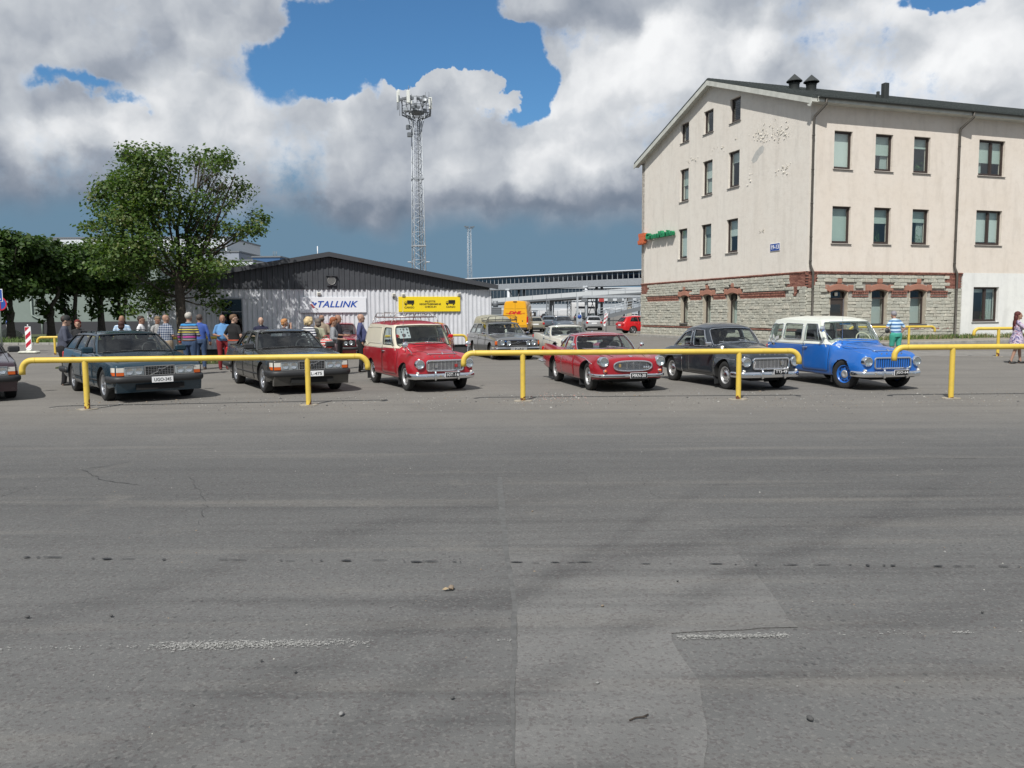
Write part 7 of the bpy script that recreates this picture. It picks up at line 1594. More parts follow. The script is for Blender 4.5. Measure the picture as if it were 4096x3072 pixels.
# ================================================================= boxy modern estate and saloon
M_HL = mat('headlamp_glass', (.52, .56, .58), .12, .6, bump=.006, bscale=30, spec=.9)
def boxy(label, X, Y, hd, sc, pm, plate, estate, name, wheel, group=None, dark_plate=False, bump=None, wb=2.77, trim=None, mirrm=None):
	C = Car(name, label, 'estate car' if estate else 'car', Vector((X, Y, 0)), rad(hd), pm, group, 0, sc)
	b = [(-.80, .36, .52, .72, .66, .70, .70, .60, .71, .4, .715), (-.775, .32, .54, .80, .70, .77, .73, .66, .735, .4, .74), (-.70, .28, .56, .84, .74, .80, .765, .68, .775, .4, .785), (-.3, .24, .58, .872, .80, .83, .82, .70, .84, .4, .85), (.3, .22, .60, .88, .855, .83, .88, .70, .90, .4, .915), (.62, .22, .60, .88, .885, .83, .91, .72, .93, .4, .945), (1.2, .22, .60, .88, .90, .835, .925, .74, .93, .4, .935), (2.6, .22, .60, .88, .92, .83, .94, .74, .945, .4, .95)]
	if estate: b += [(3.6, .28, .62, .865, .925, .81, .95, .72, .955, .4, .96), (3.85, .36, .62, .83, .92, .79, .95, .70, .955, .4, .96), (3.90, .42, .62, .74, .9, .70, .92, .6, .93, .4, .93)]
	else: b += [(3.3, .25, .62, .87, .93, .82, .955, .73, .965, .4, .97), (3.85, .32, .62, .85, .925, .79, .95, .70, .955, .4, .96), (3.98, .38, .62, .82, .90, .76, .92, .68, .925, .4, .93), (4.0, .44, .62, .72, .86, .7, .88, .6, .88, .4, .88)]
	C.lower(b, [(0, .355, .33), (wb, .35, .32)])
	H = 1.355 if estate else 1.365
	if estate: keys = [(0, .58, .955, 0, 1.22, H-.035), (-.55, .62, .945, -.48, 1.25, H-.045), (-.755, .74, .915, -.585, 1.34, H-.06), (-.785, .92, .912, -.605, 1.44, H-.06), (-.80, 1.72, .93, -.615, 1.80, H-.045), (-.80, 2.62, .945, -.61, 2.55, H-.05), (-.785, 3.72, .955, -.585, 3.36, H-.07), (-.62, 3.86, .955, -.48, 3.46, H-.08), (0, 3.90, .955, 0, 3.50, H-.07)]
	else: keys = [(0, .58, .955, 0, 1.22, H-.05), (-.55, .62, .945, -.48, 1.25, H-.06), (-.755, .74, .915, -.585, 1.34, H-.075), (-.785, .92, .912, -.605, 1.44, H-.075), (-.80, 1.72, .93, -.615, 1.80, H-.06), (-.80, 2.55, .945, -.60, 2.42, H-.075), (-.755, 3.06, .955, -.56, 2.66, H-.09), (-.56, 3.24, .96, -.46, 2.78, H-.10), (0, 3.28, .965, 0, 2.82, H-.095)]
	pn = [(-1.97, 1.97, (.012, .012, .04, .05), .05, 'windscreen'), (1.97, 2.42, None, 0, ''), (2.42, 4.0, (.06, .05, .05, .10), .04, ('side_window', [(.03, .06), (.96, .05), (.96, .90), (.34, .90)])), (4.0, 5.0, (.05, .05, .05, .1), .04, 'side_window')]
	if estate: pn += [(5.0, 6.0, (.05, .05, .05, .1), .04, ('side_window', [(.04, .05), (.93, .05), (.90, .88), (.04, .90)])), (6.0, 6.5, None, 0, ''), (6.5, 9.5, (.06, .06, .07, .1), .05, 'rear_window')]
	else: pn += [(5.0, 5.9, (.05, .05, .05, .1), .04, ('side_window', [(.04, .06), (.85, .06), (.62, .84), (.04, .88)])), (5.9, 6.4, None, 0, ''), (6.4, 9.6, (.06, .06, .07, .1), .05, 'rear_window')]
	C.house(keys, pn, crown=.055, bulge=.02, rexp=3.0, sealm=trim or M_BLK, sealr=.010, glass={'windscreen': M_CG, 'side_window': M_CGD if estate else M_CG, 'rear_window': M_CG})
	C.cabin(1.50, 2.55, .90, 1.17, .37); C.mirror_in(1.2, 1.28)
	C.door([(.62, .27), (1.66, .27), (1.72, .60), (1.72, .90), (.74, .885)], handle=(1.58, .78), hm=M_BLK); C.door([(1.74, .27), (2.40, .27), (2.52, .55), (2.66, .66), (2.66, .915), (1.76, .905)], handle=(2.52, .80), hm=M_BLK)
	C.drape_side([(.36, .40), (wb-.36, .40)], .022, 'side_moulding', M_BLK, flat=(.35, 1.0)) if True else None
	C.drape_side([(.36, .56), (1.0, .565), (wb-.4, .57)], .005, 'body_crease', M_SEAMM)
	C.hood(-.66, .52, .70, .72)
	# front: grille with diagonal bar, rectangular lamps, corner lenses
	yf = C.front(0, .62, 0).y; zg0, zg1 = .535, .70
	mb = MB(); mb.bbox((0, yf-.01, .60), (1.62, .04, .21), .02); C.B(mb, 'front_panel', pm)
	mb = MB(); x = .26
	for (c, d) in (((0, yf-.045, zg1+.005), (2*x+.05, .03, .022)), ((0, yf-.045, zg0-.01), (2*x+.05, .03, .016)), ((-x-.015, yf-.045, (zg0+zg1)/2), (.022, .03, zg1-zg0)), ((x+.015, yf-.045, (zg0+zg1)/2), (.022, .03, zg1-zg0))): mb.box(c, d)
	G = C.B(mb, 'grille', M_CHR); mb = MB(); mb.box((0, yf-.032, (zg0+zg1)/2), (2*x, .01, zg1-zg0)); C.B(mb, 'grille_backing', M_UND, G)
	mb = MB(); [mb.box((q, yf-.042, (zg0+zg1)/2), (.005, .008, zg1-zg0)) for q in np.linspace(-x, x, 11)[1:-1]]; [mb.box((0, yf-.042, z), (2*x, .008, .005)) for z in np.linspace(zg0, zg1, 6)[1:-1]]; C.B(mb, 'grille_mesh', mat('grille_metal', (.55, .55, .56), .3, .9), G)
	mb = MB(); d_ = Vector((.17, 0, -.155)).normalized(); mb.prism([(-.19, yf-.052, zg0-.004), (-.155, yf-.052, zg0-.004), (.20, yf-.052, zg1+.002), (.165, yf-.052, zg1+.002)], (0, -.006, 0)); mb.bbox((0, yf-.062, (zg0+zg1)/2), (.075, .014, .062), .004); C.B(mb, 'diagonal_bar', M_CHR, G)
	mb = MB(); mb.bbox((0, yf-.071, (zg0+zg1)/2), (.055, .006, .042), .002); C.B(mb, 'emblem', M_PB, G)
	for sd in (-1, 1):
		mb = MB(); mb.bbox((sd*.475, yf-.042, .615), (.36, .05, .155), .012); L = C.B(mb, 'headlight', M_HL)
		mb = MB(); mb.box((sd*.475, yf-.07, .700), (.37, .02, .012)); mb.box((sd*.475, yf-.07, .530), (.37, .02, .014)); C.B(mb, 'lamp_trim', M_BLK if False else M_CHR, L)
		mb = MB(); [mb.box((sd*.475+q, yf-.069, .615), (.004, .004, .14)) for q in np.linspace(-.15, .15, 7)]; C.B(mb, 'lens_ribs', M_LENS, L)
		for q in (-.085, .085): mb = MB(); mb.lathe([(.001, .0), (.045, .004), (.062, .012)], 14, Matrix.Translation((sd*.475+q, yf-.068, .617)) @ Matrix.Rotation(PI/2, 4, 'X')); C.B(mb, 'bulb_reflector', M_REFL, L)
		# corner lens: clear above, amber-red below, wraps the corner
		for (z0, z1, m_, nm) in ((.60, .69, M_CLR, 'side_light'), (.535, .60, M_AMB, 'turn_signal')):
			Pq = [(sd*.66, yf-.062), (sd*.78, yf-.045), (sd*.835, yf+.06), (sd*.845, yf+.14), (sd*.76, yf+.14), (sd*.66, yf)]; mb = MB(); mb.prism([(p[0], p[1], z0) for p in Pq], (0, 0, z1-z0-.004)); C.B(mb, nm, m_, fix=True)
	bm_ = M_BLK; C.bumper([(-.862, -.40, .455), (-.855, yf+.12, .455), (-.77, yf-.05, .455), (-.5, yf-.10, .455), (.5, yf-.10, .455), (.77, yf-.05, .455), (.855, yf+.12, .455), (.862, -.40, .455)], .068, bm_, flat=(.62, 1.0), n=8, sub=4)
	mb = MB(); mb.prism([(-.80, yf-.02, .20), (.80, yf-.02, .20), (.80, yf-.06, .40), (-.80, yf-.06, .40)], (0, .12, 0)); C.B(mb, 'front_spoiler', bump or pm, fix=True); mb = MB(); mb.box((0, yf-.055, .30), (.9, .05, .10)); C.B(mb, 'air_intake', M_UND)
	C.bumper([(-.885, wb+.40, .455), (-.88, 3.9 if estate else 4.0, .455), (-.75, 4.02 if estate else 4.10, .455), (.75, 4.02 if estate else 4.10, .455), (.88, 3.9 if estate else 4.0, .455), (.885, wb+.40, .455)], .068, bm_, 'rear_bumper', flat=(.62, 1), n=8, sub=4)
	C.plate(plate, .02 if estate else .02, yf-.155, .44, .40, .115, dark=dark_plate)
	C.wheels(wheel, .315, .195, wb, 1.50)
	C.wiper(-1.0, .03, .2, .06, M_BLK); C.wiper(.35, .03, 1.5, .07, M_BLK)
	for sd in (-1, 1): C.mirror((sd*.79, .86, .93), (sd*.93, .80, .985), .06, mirrm or M_BLK, False, (.22, .09, .13))
	for sd in (-1, 1): C.flap(wb+.42, sd, .10, .36)
	ye = (3.88 if estate else 3.98)
	for sd in (-1, 1): mb = MB(); mb.bbox((sd*.76, ye-.02, .72), (.14, .12, .30), .03); C.B(mb, 'tail_light', M_REDL)
	return C
P_TEAL = paint('paint_teal_blue', (0.012, 0.040, 0.064), .3, .22, .10); P_GUN = paint('paint_gunmetal', (0.036, 0.036, 0.034), .4, .26, .22); P_PLUM = paint('paint_plum', (0.035, 0.014, 0.024), .3, .22, .1)
WG = boxy('dark teal blue boxy estate car with roof rails and plate UGO-345', -7.94, 17.47, 39.5, 1.06, P_TEAL, 'UGO-345', True, 'estate_car', 'alloy', mirrm=P_TEAL)
for sd in (-1, 1):
	mb = MB(); z = lambda y: WG.rooft(sd*.55, y).z; mb.tube([(sd*.565, 1.62, z(1.62)-.005), (sd*.56, 1.74, z(1.7)+.045), (sd*.56, 3.0, z(3.0)+.048), (sd*.565, 3.15, z(3.1)-.01)], .014, 6, flat=(1.2, .8)); [mb.cyl((sd*.56, y, z(y)-.02), (sd*.56, y, z(y)+.045), .014, 6) for y in (2.1, 2.6)]; WG.B(mb, 'roof_rail', M_BLK)
SD = boxy('dark gunmetal grey boxy saloon behind the second railing post, dusty sides', -4.96, 18.85, 30.3, 1.06, P_GUN, 'ML-475', False, 'saloon_car', 'alloy5')
PL = boxy('dark plum saloon cut off by the left edge of the photo', -11.75, 17.25, 37, 1.06, P_PLUM, '', False, 'saloon_car', 'alloy')
# ================================================================= 1970s estate with raised roof, and the red saloon by the wall
def oldbox(label, X, Y, hd, sc, pm, kind, plate, name):
	C = Car(name, label, 'estate car' if kind == 'hearse' else 'car', Vector((X, Y, 0)), rad(hd), pm, None, 0, sc)
	b = [(-.80, .38, .52, .72, .66, .70, .72, .60, .73, .4, .735), (-.77, .32, .54, .79, .70, .77, .76, .66, .77, .4, .775), (-.70, .28, .56, .82, .74, .79, .80, .68, .81, .4, .82), (-.2, .24, .58, .85, .80, .81, .84, .70, .87, .4, .88), (.45, .22, .60, .855, .86, .81, .89, .72, .92, .4, .94), (.7, .22, .60, .855, .87, .81, .90, .74, .92, .4, .93), (2.6, .24, .60, .855, .90, .81, .92, .74, .93, .4, .935), (3.3, .30, .60, .84, .90, .80, .92, .72, .93, .4, .935), (3.62, .40, .60, .80, .88, .77, .91, .70, .92, .4, .92), (3.66, .46, .60, .72, .86, .70, .89, .6, .90, .4, .90)]
	C.lower(b, [(0, .34, .32), (2.62, .34, .32)])
	H = 1.40
	keys = [(0, .48, .96, 0, 1.05, H-.04), (-.56, .52, .95, -.50, 1.08, H-.05), (-.74, .64, .925, -.585, 1.16, H-.06), (-.765, .82, .91, -.60, 1.26, H-.06), (-.775, 1.66, .92, -.61, 1.70, H-.04), (-.775, 2.5, .925, -.60, 2.45, H-.04), (-.765, 3.40, .925, -.58, 3.15, H-.06), (-.6, 3.6, .925, -.48, 3.26, H-.07), (0, 3.64, .925, 0, 3.30, H-.06)]
	pn = [(-1.95, 1.95, (.015, .015, .05, .06), .06, 'windscreen'), (1.95, 2.42, None, 0, ''), (2.42, 4.0, (.06, .05, .05, .10), .04, ('side_window', [(.04, .06), (.96, .05), (.96, .90), (.36, .90)])), (4.0, 5.0, (.05, .05, .05, .1), .04, 'side_window'), (5.0, 6.0, (.05, .05, .05, .1), .05, ('side_window', [(.04, .05), (.93, .05), (.90, .88), (.04, .90)])), (6.0, 6.5, None, 0, ''), (6.5, 9.5, (.06, .06, .07, .1), .05, 'rear_window')]
	C.house(keys, pn, crown=.06, bulge=.02, rexp=3.0, sealm=M_CHR if kind == 'hearse' else M_BLK, sealr=.009, glass={'side_window': M_CG, 'windscreen': M_CG, 'rear_window': M_CG})
	C.cabin(1.45, 2.4, .90, 1.15, .36, head=True); C.mirror_in(1.02, 1.29)
	C.door([(.58, .27), (1.60, .27), (1.66, .60), (1.66, .88), (.66, .87)], handle=(1.52, .80)); C.door([(1.68, .27), (2.25, .27), (2.42, .60), (2.42, .89), (1.70, .885)], handle=(2.32, .80))
	C.drape_side([(-.6, .705), (1.4, .745), (3.4, .76)], .009, 'side_trim', M_BLK); C.hood(-.66, .44, .68, .70)
	yf = C.front(0, .62, 0).y; mb = MB(); mb.bbox((0, yf-.01, .635), (1.56, .05, .205), .02); C.B(mb, 'front_panel', pm if kind == 'hearse' else M_BLK)
	mb = MB(); mb.box((0, yf-.04, .745), (1.50, .03, .022)); mb.box((0, yf-.04, .545), (1.50, .03, .018)); G = C.B(mb, 'grille', M_CHR); mb = MB(); mb.box((0, yf-.038, .645), (1.02 if kind == 'hearse' else 1.40, .012, .17)); C.B(mb, 'grille_backing', M_UND, G)
	mb = MB(); mb.prism([(-.42, yf-.05, .575), (-.42, yf-.05, .595), (.42, yf-.05, .725), (.42, yf-.05, .705)], (0, -.008, 0)); mb.bbox((0, yf-.066, .65), (.085, .014, .075), .004); C.B(mb, 'diagonal_bar', M_CHR, G); mb = MB(); mb.bbox((0, yf-.077, .65), (.06, .006, .05), .002); C.B(mb, 'emblem', M_PB, G)
	if kind == 'hearse':
		for sd in (-1, 1): C.headlamp(sd*.60, .645, .082, .016, y=yf-.03, off=.03, depth=.03); C.headlamp(sd*.375, .635, .072, .014, y=yf-.10, off=.03, depth=.06)
		for sd in (-1, 1): mb = MB(); mb.bbox((sd*.80, yf+.06, .635), (.09, .14, .14), .02); C.B(mb, 'turn_signal', M_AMB)
		mb = MB(); mb.bbox((-.475, yf-.055, .70), (.04, .01, .035), .012); C.B(mb, 'club_badge', mat('enamel_blue', (.02, .15, .5), .4), G)
	else:
		for sd in (-1, 1): C.headlamp(sd*.62, .64, .072, .012, y=yf-.03, off=.03, depth=.03); C.headlamp(sd*.43, .625, .066, .012, y=yf-.08, off=.03, depth=.05)
		mb = MB(); mb.tube([(.27, yf-.06, .56), (.30, yf-.062, .61), (.33, yf-.06, .56)], .008, 5); mb.ell((.30, yf-.062, .63), (.018, .01, .018), 8, 5); C.B(mb, 'grille_figure', mat('brass', (.5, .33, .12), .4, .6), G)
	yb = yf-.09; C.bumper([(-.86, -.35, .43), (-.855, yf+.08, .43), (-.76, yf-.06, .43), (0, yf-.11, .43), (.76, yf-.06, .43), (.855, yf+.08, .43), (.86, -.35, .43)], .058, M_CHR if kind == 'hearse' else M_BLK, flat=(.6, 1), n=8, sub=4)
	C.bumper([(-.83, yf+.05, .42), (-.76, yf-.09, .42), (-.3, yf-.14, .42)], .03, M_BLK, 'bumper_rubber', flat=(.5, 1), n=6, sub=4); C.bumper([(.83, yf+.05, .42), (.76, yf-.09, .42), (.3, yf-.14, .42)], .03, M_BLK, 'bumper_rubber', flat=(.5, 1), n=6, sub=4)
	if plate: mb = MB(); mb.bbox((.0, yf-.16, .425), (.62, .012, .13), .003); C.B(mb, 'plate_backing', M_SIL); C.plate(plate, .0, yf-.176, .425, .34, .105)
	mb = MB(); mb.prism([(-.78, yf-.0, .24), (.78, yf-.0, .24), (.78, yf-.02, .38), (-.78, yf-.02, .38)], (0, .1, 0)); C.B(mb, 'front_apron', pm, fix=True)
	C.wheels('plain' if kind != 'hearse' else 'hub', .315, .165, 2.62, 1.40); C.wiper(-1.0, .05, .1, .14); C.wiper(.5, .05, 1.4, .15)
	C.mirror((-.76, .74, .93), (-.88, .70, .97), .05, M_CHR, False, (.13, .06, .08)); C.mirror((.76, .74, .93), (.88, .70, .97), .05, M_CHR, False, (.13, .06, .08))
	for sd in (-1, 1): mb = MB(); mb.bbox((sd*.74, 3.62, .72), (.12, .10, .30), .02); C.B(mb, 'tail_light', M_REDL)
	C.bumper([(-.86, 2.98, .45), (-.84, 3.68, .45), (-.7, 3.76, .45), (.7, 3.76, .45), (.84, 3.68, .45), (.86, 2.98, .45)], .055, M_CHR, 'rear_bumper', flat=(.6, 1), n=8, sub=4)
	return C
P_SILV = paint('paint_old_silver', (0.21, 0.215, 0.215), .55, .30, .25); P_DRED = paint('paint_dark_red', (0.24, 0.010, 0.025), 0, .25, .05)
HE = oldbox('silver 1970s estate with raised yellow-stained rear roof, roof rack and plate OFP-31', -.02, 31.2, 17.0, 1.03, P_SILV, 'hearse', 'OFP-31', 'estate_car')
# raised rear roof section and front rack
M_HR = mat('roof_silver_yellow', (.33, .32, .25), .5, .2, var=.2, vscale=3)
def hr(y): return HE.rooft(0, min(3.2, max(1.1, y))).z
mb = MB(); rows = []
for (y, w_, z0, zt_) in ((1.75, .56, 1.30, 1.42), (1.95, .60, 1.30, 1.53), (2.3, .61, 1.30, 1.62), (2.9, .60, 1.28, 1.65), (3.35, .57, 1.20, 1.62), (3.55, .54, 1.10, 1.50)):
	rows.append([(x*w_, y, z) for (x, z) in ((-1.03, z0), (-1.0, z0+(zt_-z0)*.5), (-.86, z0+(zt_-z0)*.88), (-.55, zt_), (0, zt_+.02), (.55, zt_), (.86, z0+(zt_-z0)*.88), (1.0, z0+(zt_-z0)*.5), (1.03, z0))])
mb.grid(rows); mb.add([*rows[-1]], [tuple(range(9))]); mb.add([*rows[0]], [tuple(range(9))]); HE.B(mb, 'raised_roof', M_HR, fix=True, sharp=50)
mb = MB(); z0 = HE.rooft(0, 1.4).z
mb.tube([(-.60, 2.0, z0+.02), (-.60, 1.25, z0+.05), (-.58, 1.12, z0+.15), (-.5, 1.08, z0+.21), (0, 1.02, z0+.235), (.5, 1.08, z0+.21), (.58, 1.12, z0+.15), (.60, 1.25, z0+.05), (.60, 2.0, z0+.02)], .012, 6); mb.tube([(-.60, 1.2, z0+.07), (0, 1.12, z0+.09), (.60, 1.2, z0+.07)], .011, 6)
for x in (-.58, -.3, 0, .3, .58): mb.cyl((x, 1.12, z0+.0), (x*.98, 1.08+.0, z0+.20), .008, 5)
for x in (-.60, .60): mb.cyl((x, 1.25, z0-.05), (x, 1.25, z0+.06), .012, 5); mb.cyl((x, 2.0, z0-.05), (x, 2.0, z0+.12), .012, 5); mb.cyl((x, 1.2, z0+.16), (x, 2.05, z0+.12), .010, 5)
HE.B(mb, 'roof_rack', mat('rack_dark', (.05, .05, .055), .4, .6)); mb = MB()
for k in range(7): y = 1.25+k*.11; mb.box((0, y, z0+.06), (1.16, .05, .012))
HE.B(mb, 'rack_slat', MATS['rack_steel'], kind='stuff')
mb = MB(); mb.ell((.02, .72, .99), (.05, .05, .06), 8, 6); mb.ell((.02, .74, 1.06), (.055, .05, .05), 8, 6); HE.B(mb, 'dashboard_toy', mat('toy_white', (.5, .5, .46), .8))
RS = oldbox('dark red 1970s saloon with four round lamps, parked against the shed behind the group', -7.05, 32.3, 8.0, 1.03, P_DRED, 'saloon', '', 'saloon_car')
# ================================================================= modern cars in the car park
def modern(name, label, X, Y, hd, L, Wd, H, pm, kind='hatch', sc=1.0, plate=True, group=None):
	C = Car(name, label, 'car', Vector((X, Y, 0)), rad(hd), pm, group, 0, sc); h = Wd/2; e = L-.80
	sh = .92 if kind != 'hatch' else .95
	b = [(-.80, .35, .52, h*.72, .62, h*.60, .64, h*.5, .65, .3, .66), (-.74, .28, .54, h*.88, .68, h*.78, .70, h*.6, .72, .35, .73), (-.5, .24, .56, h*.97, .76, h*.86, .78, h*.7, .80, .4, .82), (.1, .2, .58, h, .84, h*.90, .86, h*.75, .90, .4, .93), (.6, .2, .60, h, .88, h*.91, .92, h*.8, .97, .4, 1.0), (1.4, .2, .62, h, sh, h*.91, sh+.03, h*.82, sh+.04, .4, sh+.05), (e-.9, .22, .64, h, sh+.02, h*.90, sh+.05, h*.80, sh+.06, .4, sh+.06)]
	if kind == 'sedan': b += [(e-.25, .26, .62, h*.97, .95, h*.86, .99, h*.7, 1.0, .4, 1.01), (e-.03, .32, .62, h*.92, .90, h*.8, .94, h*.6, .95, .3, .95), (e, .36, .6, h*.86, .84, h*.7, .86, h*.5, .86, .3, .86)]
	else: b += [(e-.25, .26, .64, h*.97, .96, h*.86, 1.0, h*.7, 1.01, .4, 1.01), (e-.04, .32, .62, h*.90, .92, h*.8, .97, h*.6, .98, .3, .98), (e, .38, .6, h*.84, .86, h*.7, .88, h*.5, .88, .3, .88)]
	wb = L-.80-.85; C.lower(b, [(0, .35, .31), (wb, .35, .31)])
	zt = H-.09; y0 = .45; ye = e-(.78 if kind == 'sedan' else .06); yt = ye-(.55 if kind == 'sedan' else .42)
	keys = [(0, y0, 1.0, 0, y0+.75, zt), (-h*.62, y0+.06, .98, -h*.52, y0+.79, zt-.01), (-h*.84, y0+.24, .94, -h*.68, y0+.88, zt-.02), (-h*.875, y0+.55, sh+.02, -h*.70, y0+1.0, zt-.02), (-h*.885, (y0+ye)/2, sh+.04, -h*.70, (y0+ye)/2+.1, zt), (-h*.88, ye-.7, sh+.06, -h*.68, yt-.3, zt-.02), (-h*.84, ye-.14, sh+.07, -h*.64, yt, zt-.04), (-h*.6, ye, sh+.07, -h*.5, yt+.10, zt-.05), (0, ye+.02, sh+.07, 0, yt+.13, zt-.045)]
	pn = [(-1.95, 1.95, (.015, .015, .04, .06), .06, 'windscreen'), (1.95, 2.5, None, 0, ''), (2.5, 4.0, (.05, .05, .05, .12), .05, ('side_window', [(.03, .06), (.96, .05), (.96, .88), (.42, .88)])), (4.0, 5.4, (.05, .10, .05, .12), .06, ('side_window', [(.04, .05), (.90, .10), (.72, .84), (.04, .88)])), (5.4, 6.5, None, 0, ''), (6.5, 9.5, (.05, .05, .07, .1), .06, 'rear_window')]
	C.house(keys, pn, crown=.09, bulge=.025, rexp=2.6, sealm=M_BLK, sealr=.010, glass=M_CGD); C.cabin(y0+1.05, y0+1.9, sh, sh+.26, .36);
	C.door([(.62, .3), (y0+1.35, .3), (y0+1.38, sh-.04), (.72, .86)], handle=(y0+1.22, .82), hm=pm); C.door([(y0+1.39, .3), (wb-.42, .3), (wb-.2, .62), (wb-.05, sh-.02), (y0+1.42, sh-.04)], handle=(wb-.25, .84), hm=pm)
	yr = C.front(0, .75, 0, True).y;
	for sd in (-1, 1):
		p = C.front(sd*h*.78, .76, .0, True); mb = MB(); mb.bbox((sd*h*.80, p.y-.03, .78), (.20, .16, .20), .04); C.B(mb, 'tail_light', M_REDL)
		p = C.front(sd*h*.72, .62, .0); mb = MB(); mb.bbox((sd*h*.74, p.y+.05, .635), (.26, .20, .12), .04); C.B(mb, 'headlight', M_HL)
		C.mirror((sd*h*.86, y0+.42, .96), (sd*(h+.09), y0+.36, 1.0), .05, pm, False, (.17, .10, .12))
	if plate: C.plate('', 0, yr+.012, .72, .50, .11, dark=False, back=True)
	mb = MB(); mb.bbox((0, C.front(0, .5, 0).y-.0, .46), (.9, .05, .14), .03); C.B(mb, 'grille', M_UND);
	mb = MB(); p = C.front(0, .42, 0, True); mb.bbox((0, p.y-.02, .36), (h*1.5, .12, .16), .04); C.B(mb, 'rear_valance', M_BLK)
	C.wheels('alloy', .315, .2, wb, Wd-.22); return C
P_BEI = paint('paint_beige_metal', (.30, .28, .22), .4, .3, .1); P_STL = paint('paint_steel_blue', (.10, .125, .155), .4, .3, .1); P_LSI = paint('paint_light_silver', (.42, .43, .44), .45, .3, .1); P_FRED = paint('paint_bright_red', (.48, .008, .012), 0, .25, .03); P_BLK = paint('paint_black', (.012, .013, .016), 0, .2, .05); P_WHT = paint('paint_white', (.52, .53, .54), 0, .35, .1)
def P3(u, v): q = gp(u, v); return q.x, q.y
def rearpos(u, v, hd, L, Wd):    # rear centre at the ground point under (u,v); returns front-axle origin
	x, y = P3(u, v); h = rad(hd); e = L-.80; return x+math.sin(h)*e, y-math.cos(h)*e
CAR = [('saloon_car', 'beige saloon seen from behind just right of the yellow van', 2144, 1329, 183, 4.5, 1.76, 1.46, P_BEI, 'sedan'), ('estate_car', 'small light silver estate seen from behind beside the leaning red and white barrier', 2377, 1323, 179, 4.2, 1.70, 1.46, P_LSI, 'hatch')]
for (nm, lb, u, v, hd, L, Wd, H, pm, kd) in CAR: x, y = rearpos(u, v, hd, L, Wd); modern(nm, lb, x, y, hd, L, Wd, H, pm, kd)
x, y = P3(2262, 1322); modern('saloon_car', 'steel blue-grey saloon facing the camera behind the cream coupe', x, y+.9, 4, 4.6, 1.8, 1.44, P_STL, 'sedan', plate=False)
modern('hatchback', 'bright red modern hatchback half hidden by the stone corner of the office', 11.85, 66.9, 105, 3.9, 1.72, 1.50, P_FRED, 'hatch', sc=1.0)
modern('hatchback', 'red hatchback mostly hidden behind the red and ivory van', -3.12, 27.4, -2, 4.1, 1.74, 1.50, P_FRED, 'hatch')
for (lb, u, v, hd, k, pm, L, H) in (('black car parked sideways in front of the distant white vans', 2207, 1279, 75, 'hatch', P_BLK, 4.6, 1.6), ('black people carrier behind the small silver estate', 2352, 1284, 88, 'hatch', P_BLK, 4.8, 1.75), ('dark car next to the black people carrier', 2398, 1283, 92, 'hatch', P_BLK, 4.6, 1.6), ('white car just left of the stone corner, beyond the bright red hatchback', 2552, 1278, 84, 'hatch', P_WHT, 4.4, 1.5), ('dark grey car next to the beige saloon', 2187, 1311, 178, 'sedan', P_STL, 4.5, 1.45)):
	x, y = P3(u, v); h = rad(hd); modern('saloon_car' if k == 'sedan' else 'hatchback', lb, x-math.sin(h)*-1.3 if False else x+math.sin(h)*1.3, y+.9 if hd < 150 else y-3.4, hd, L, 1.8, H, pm, k, plate=False)
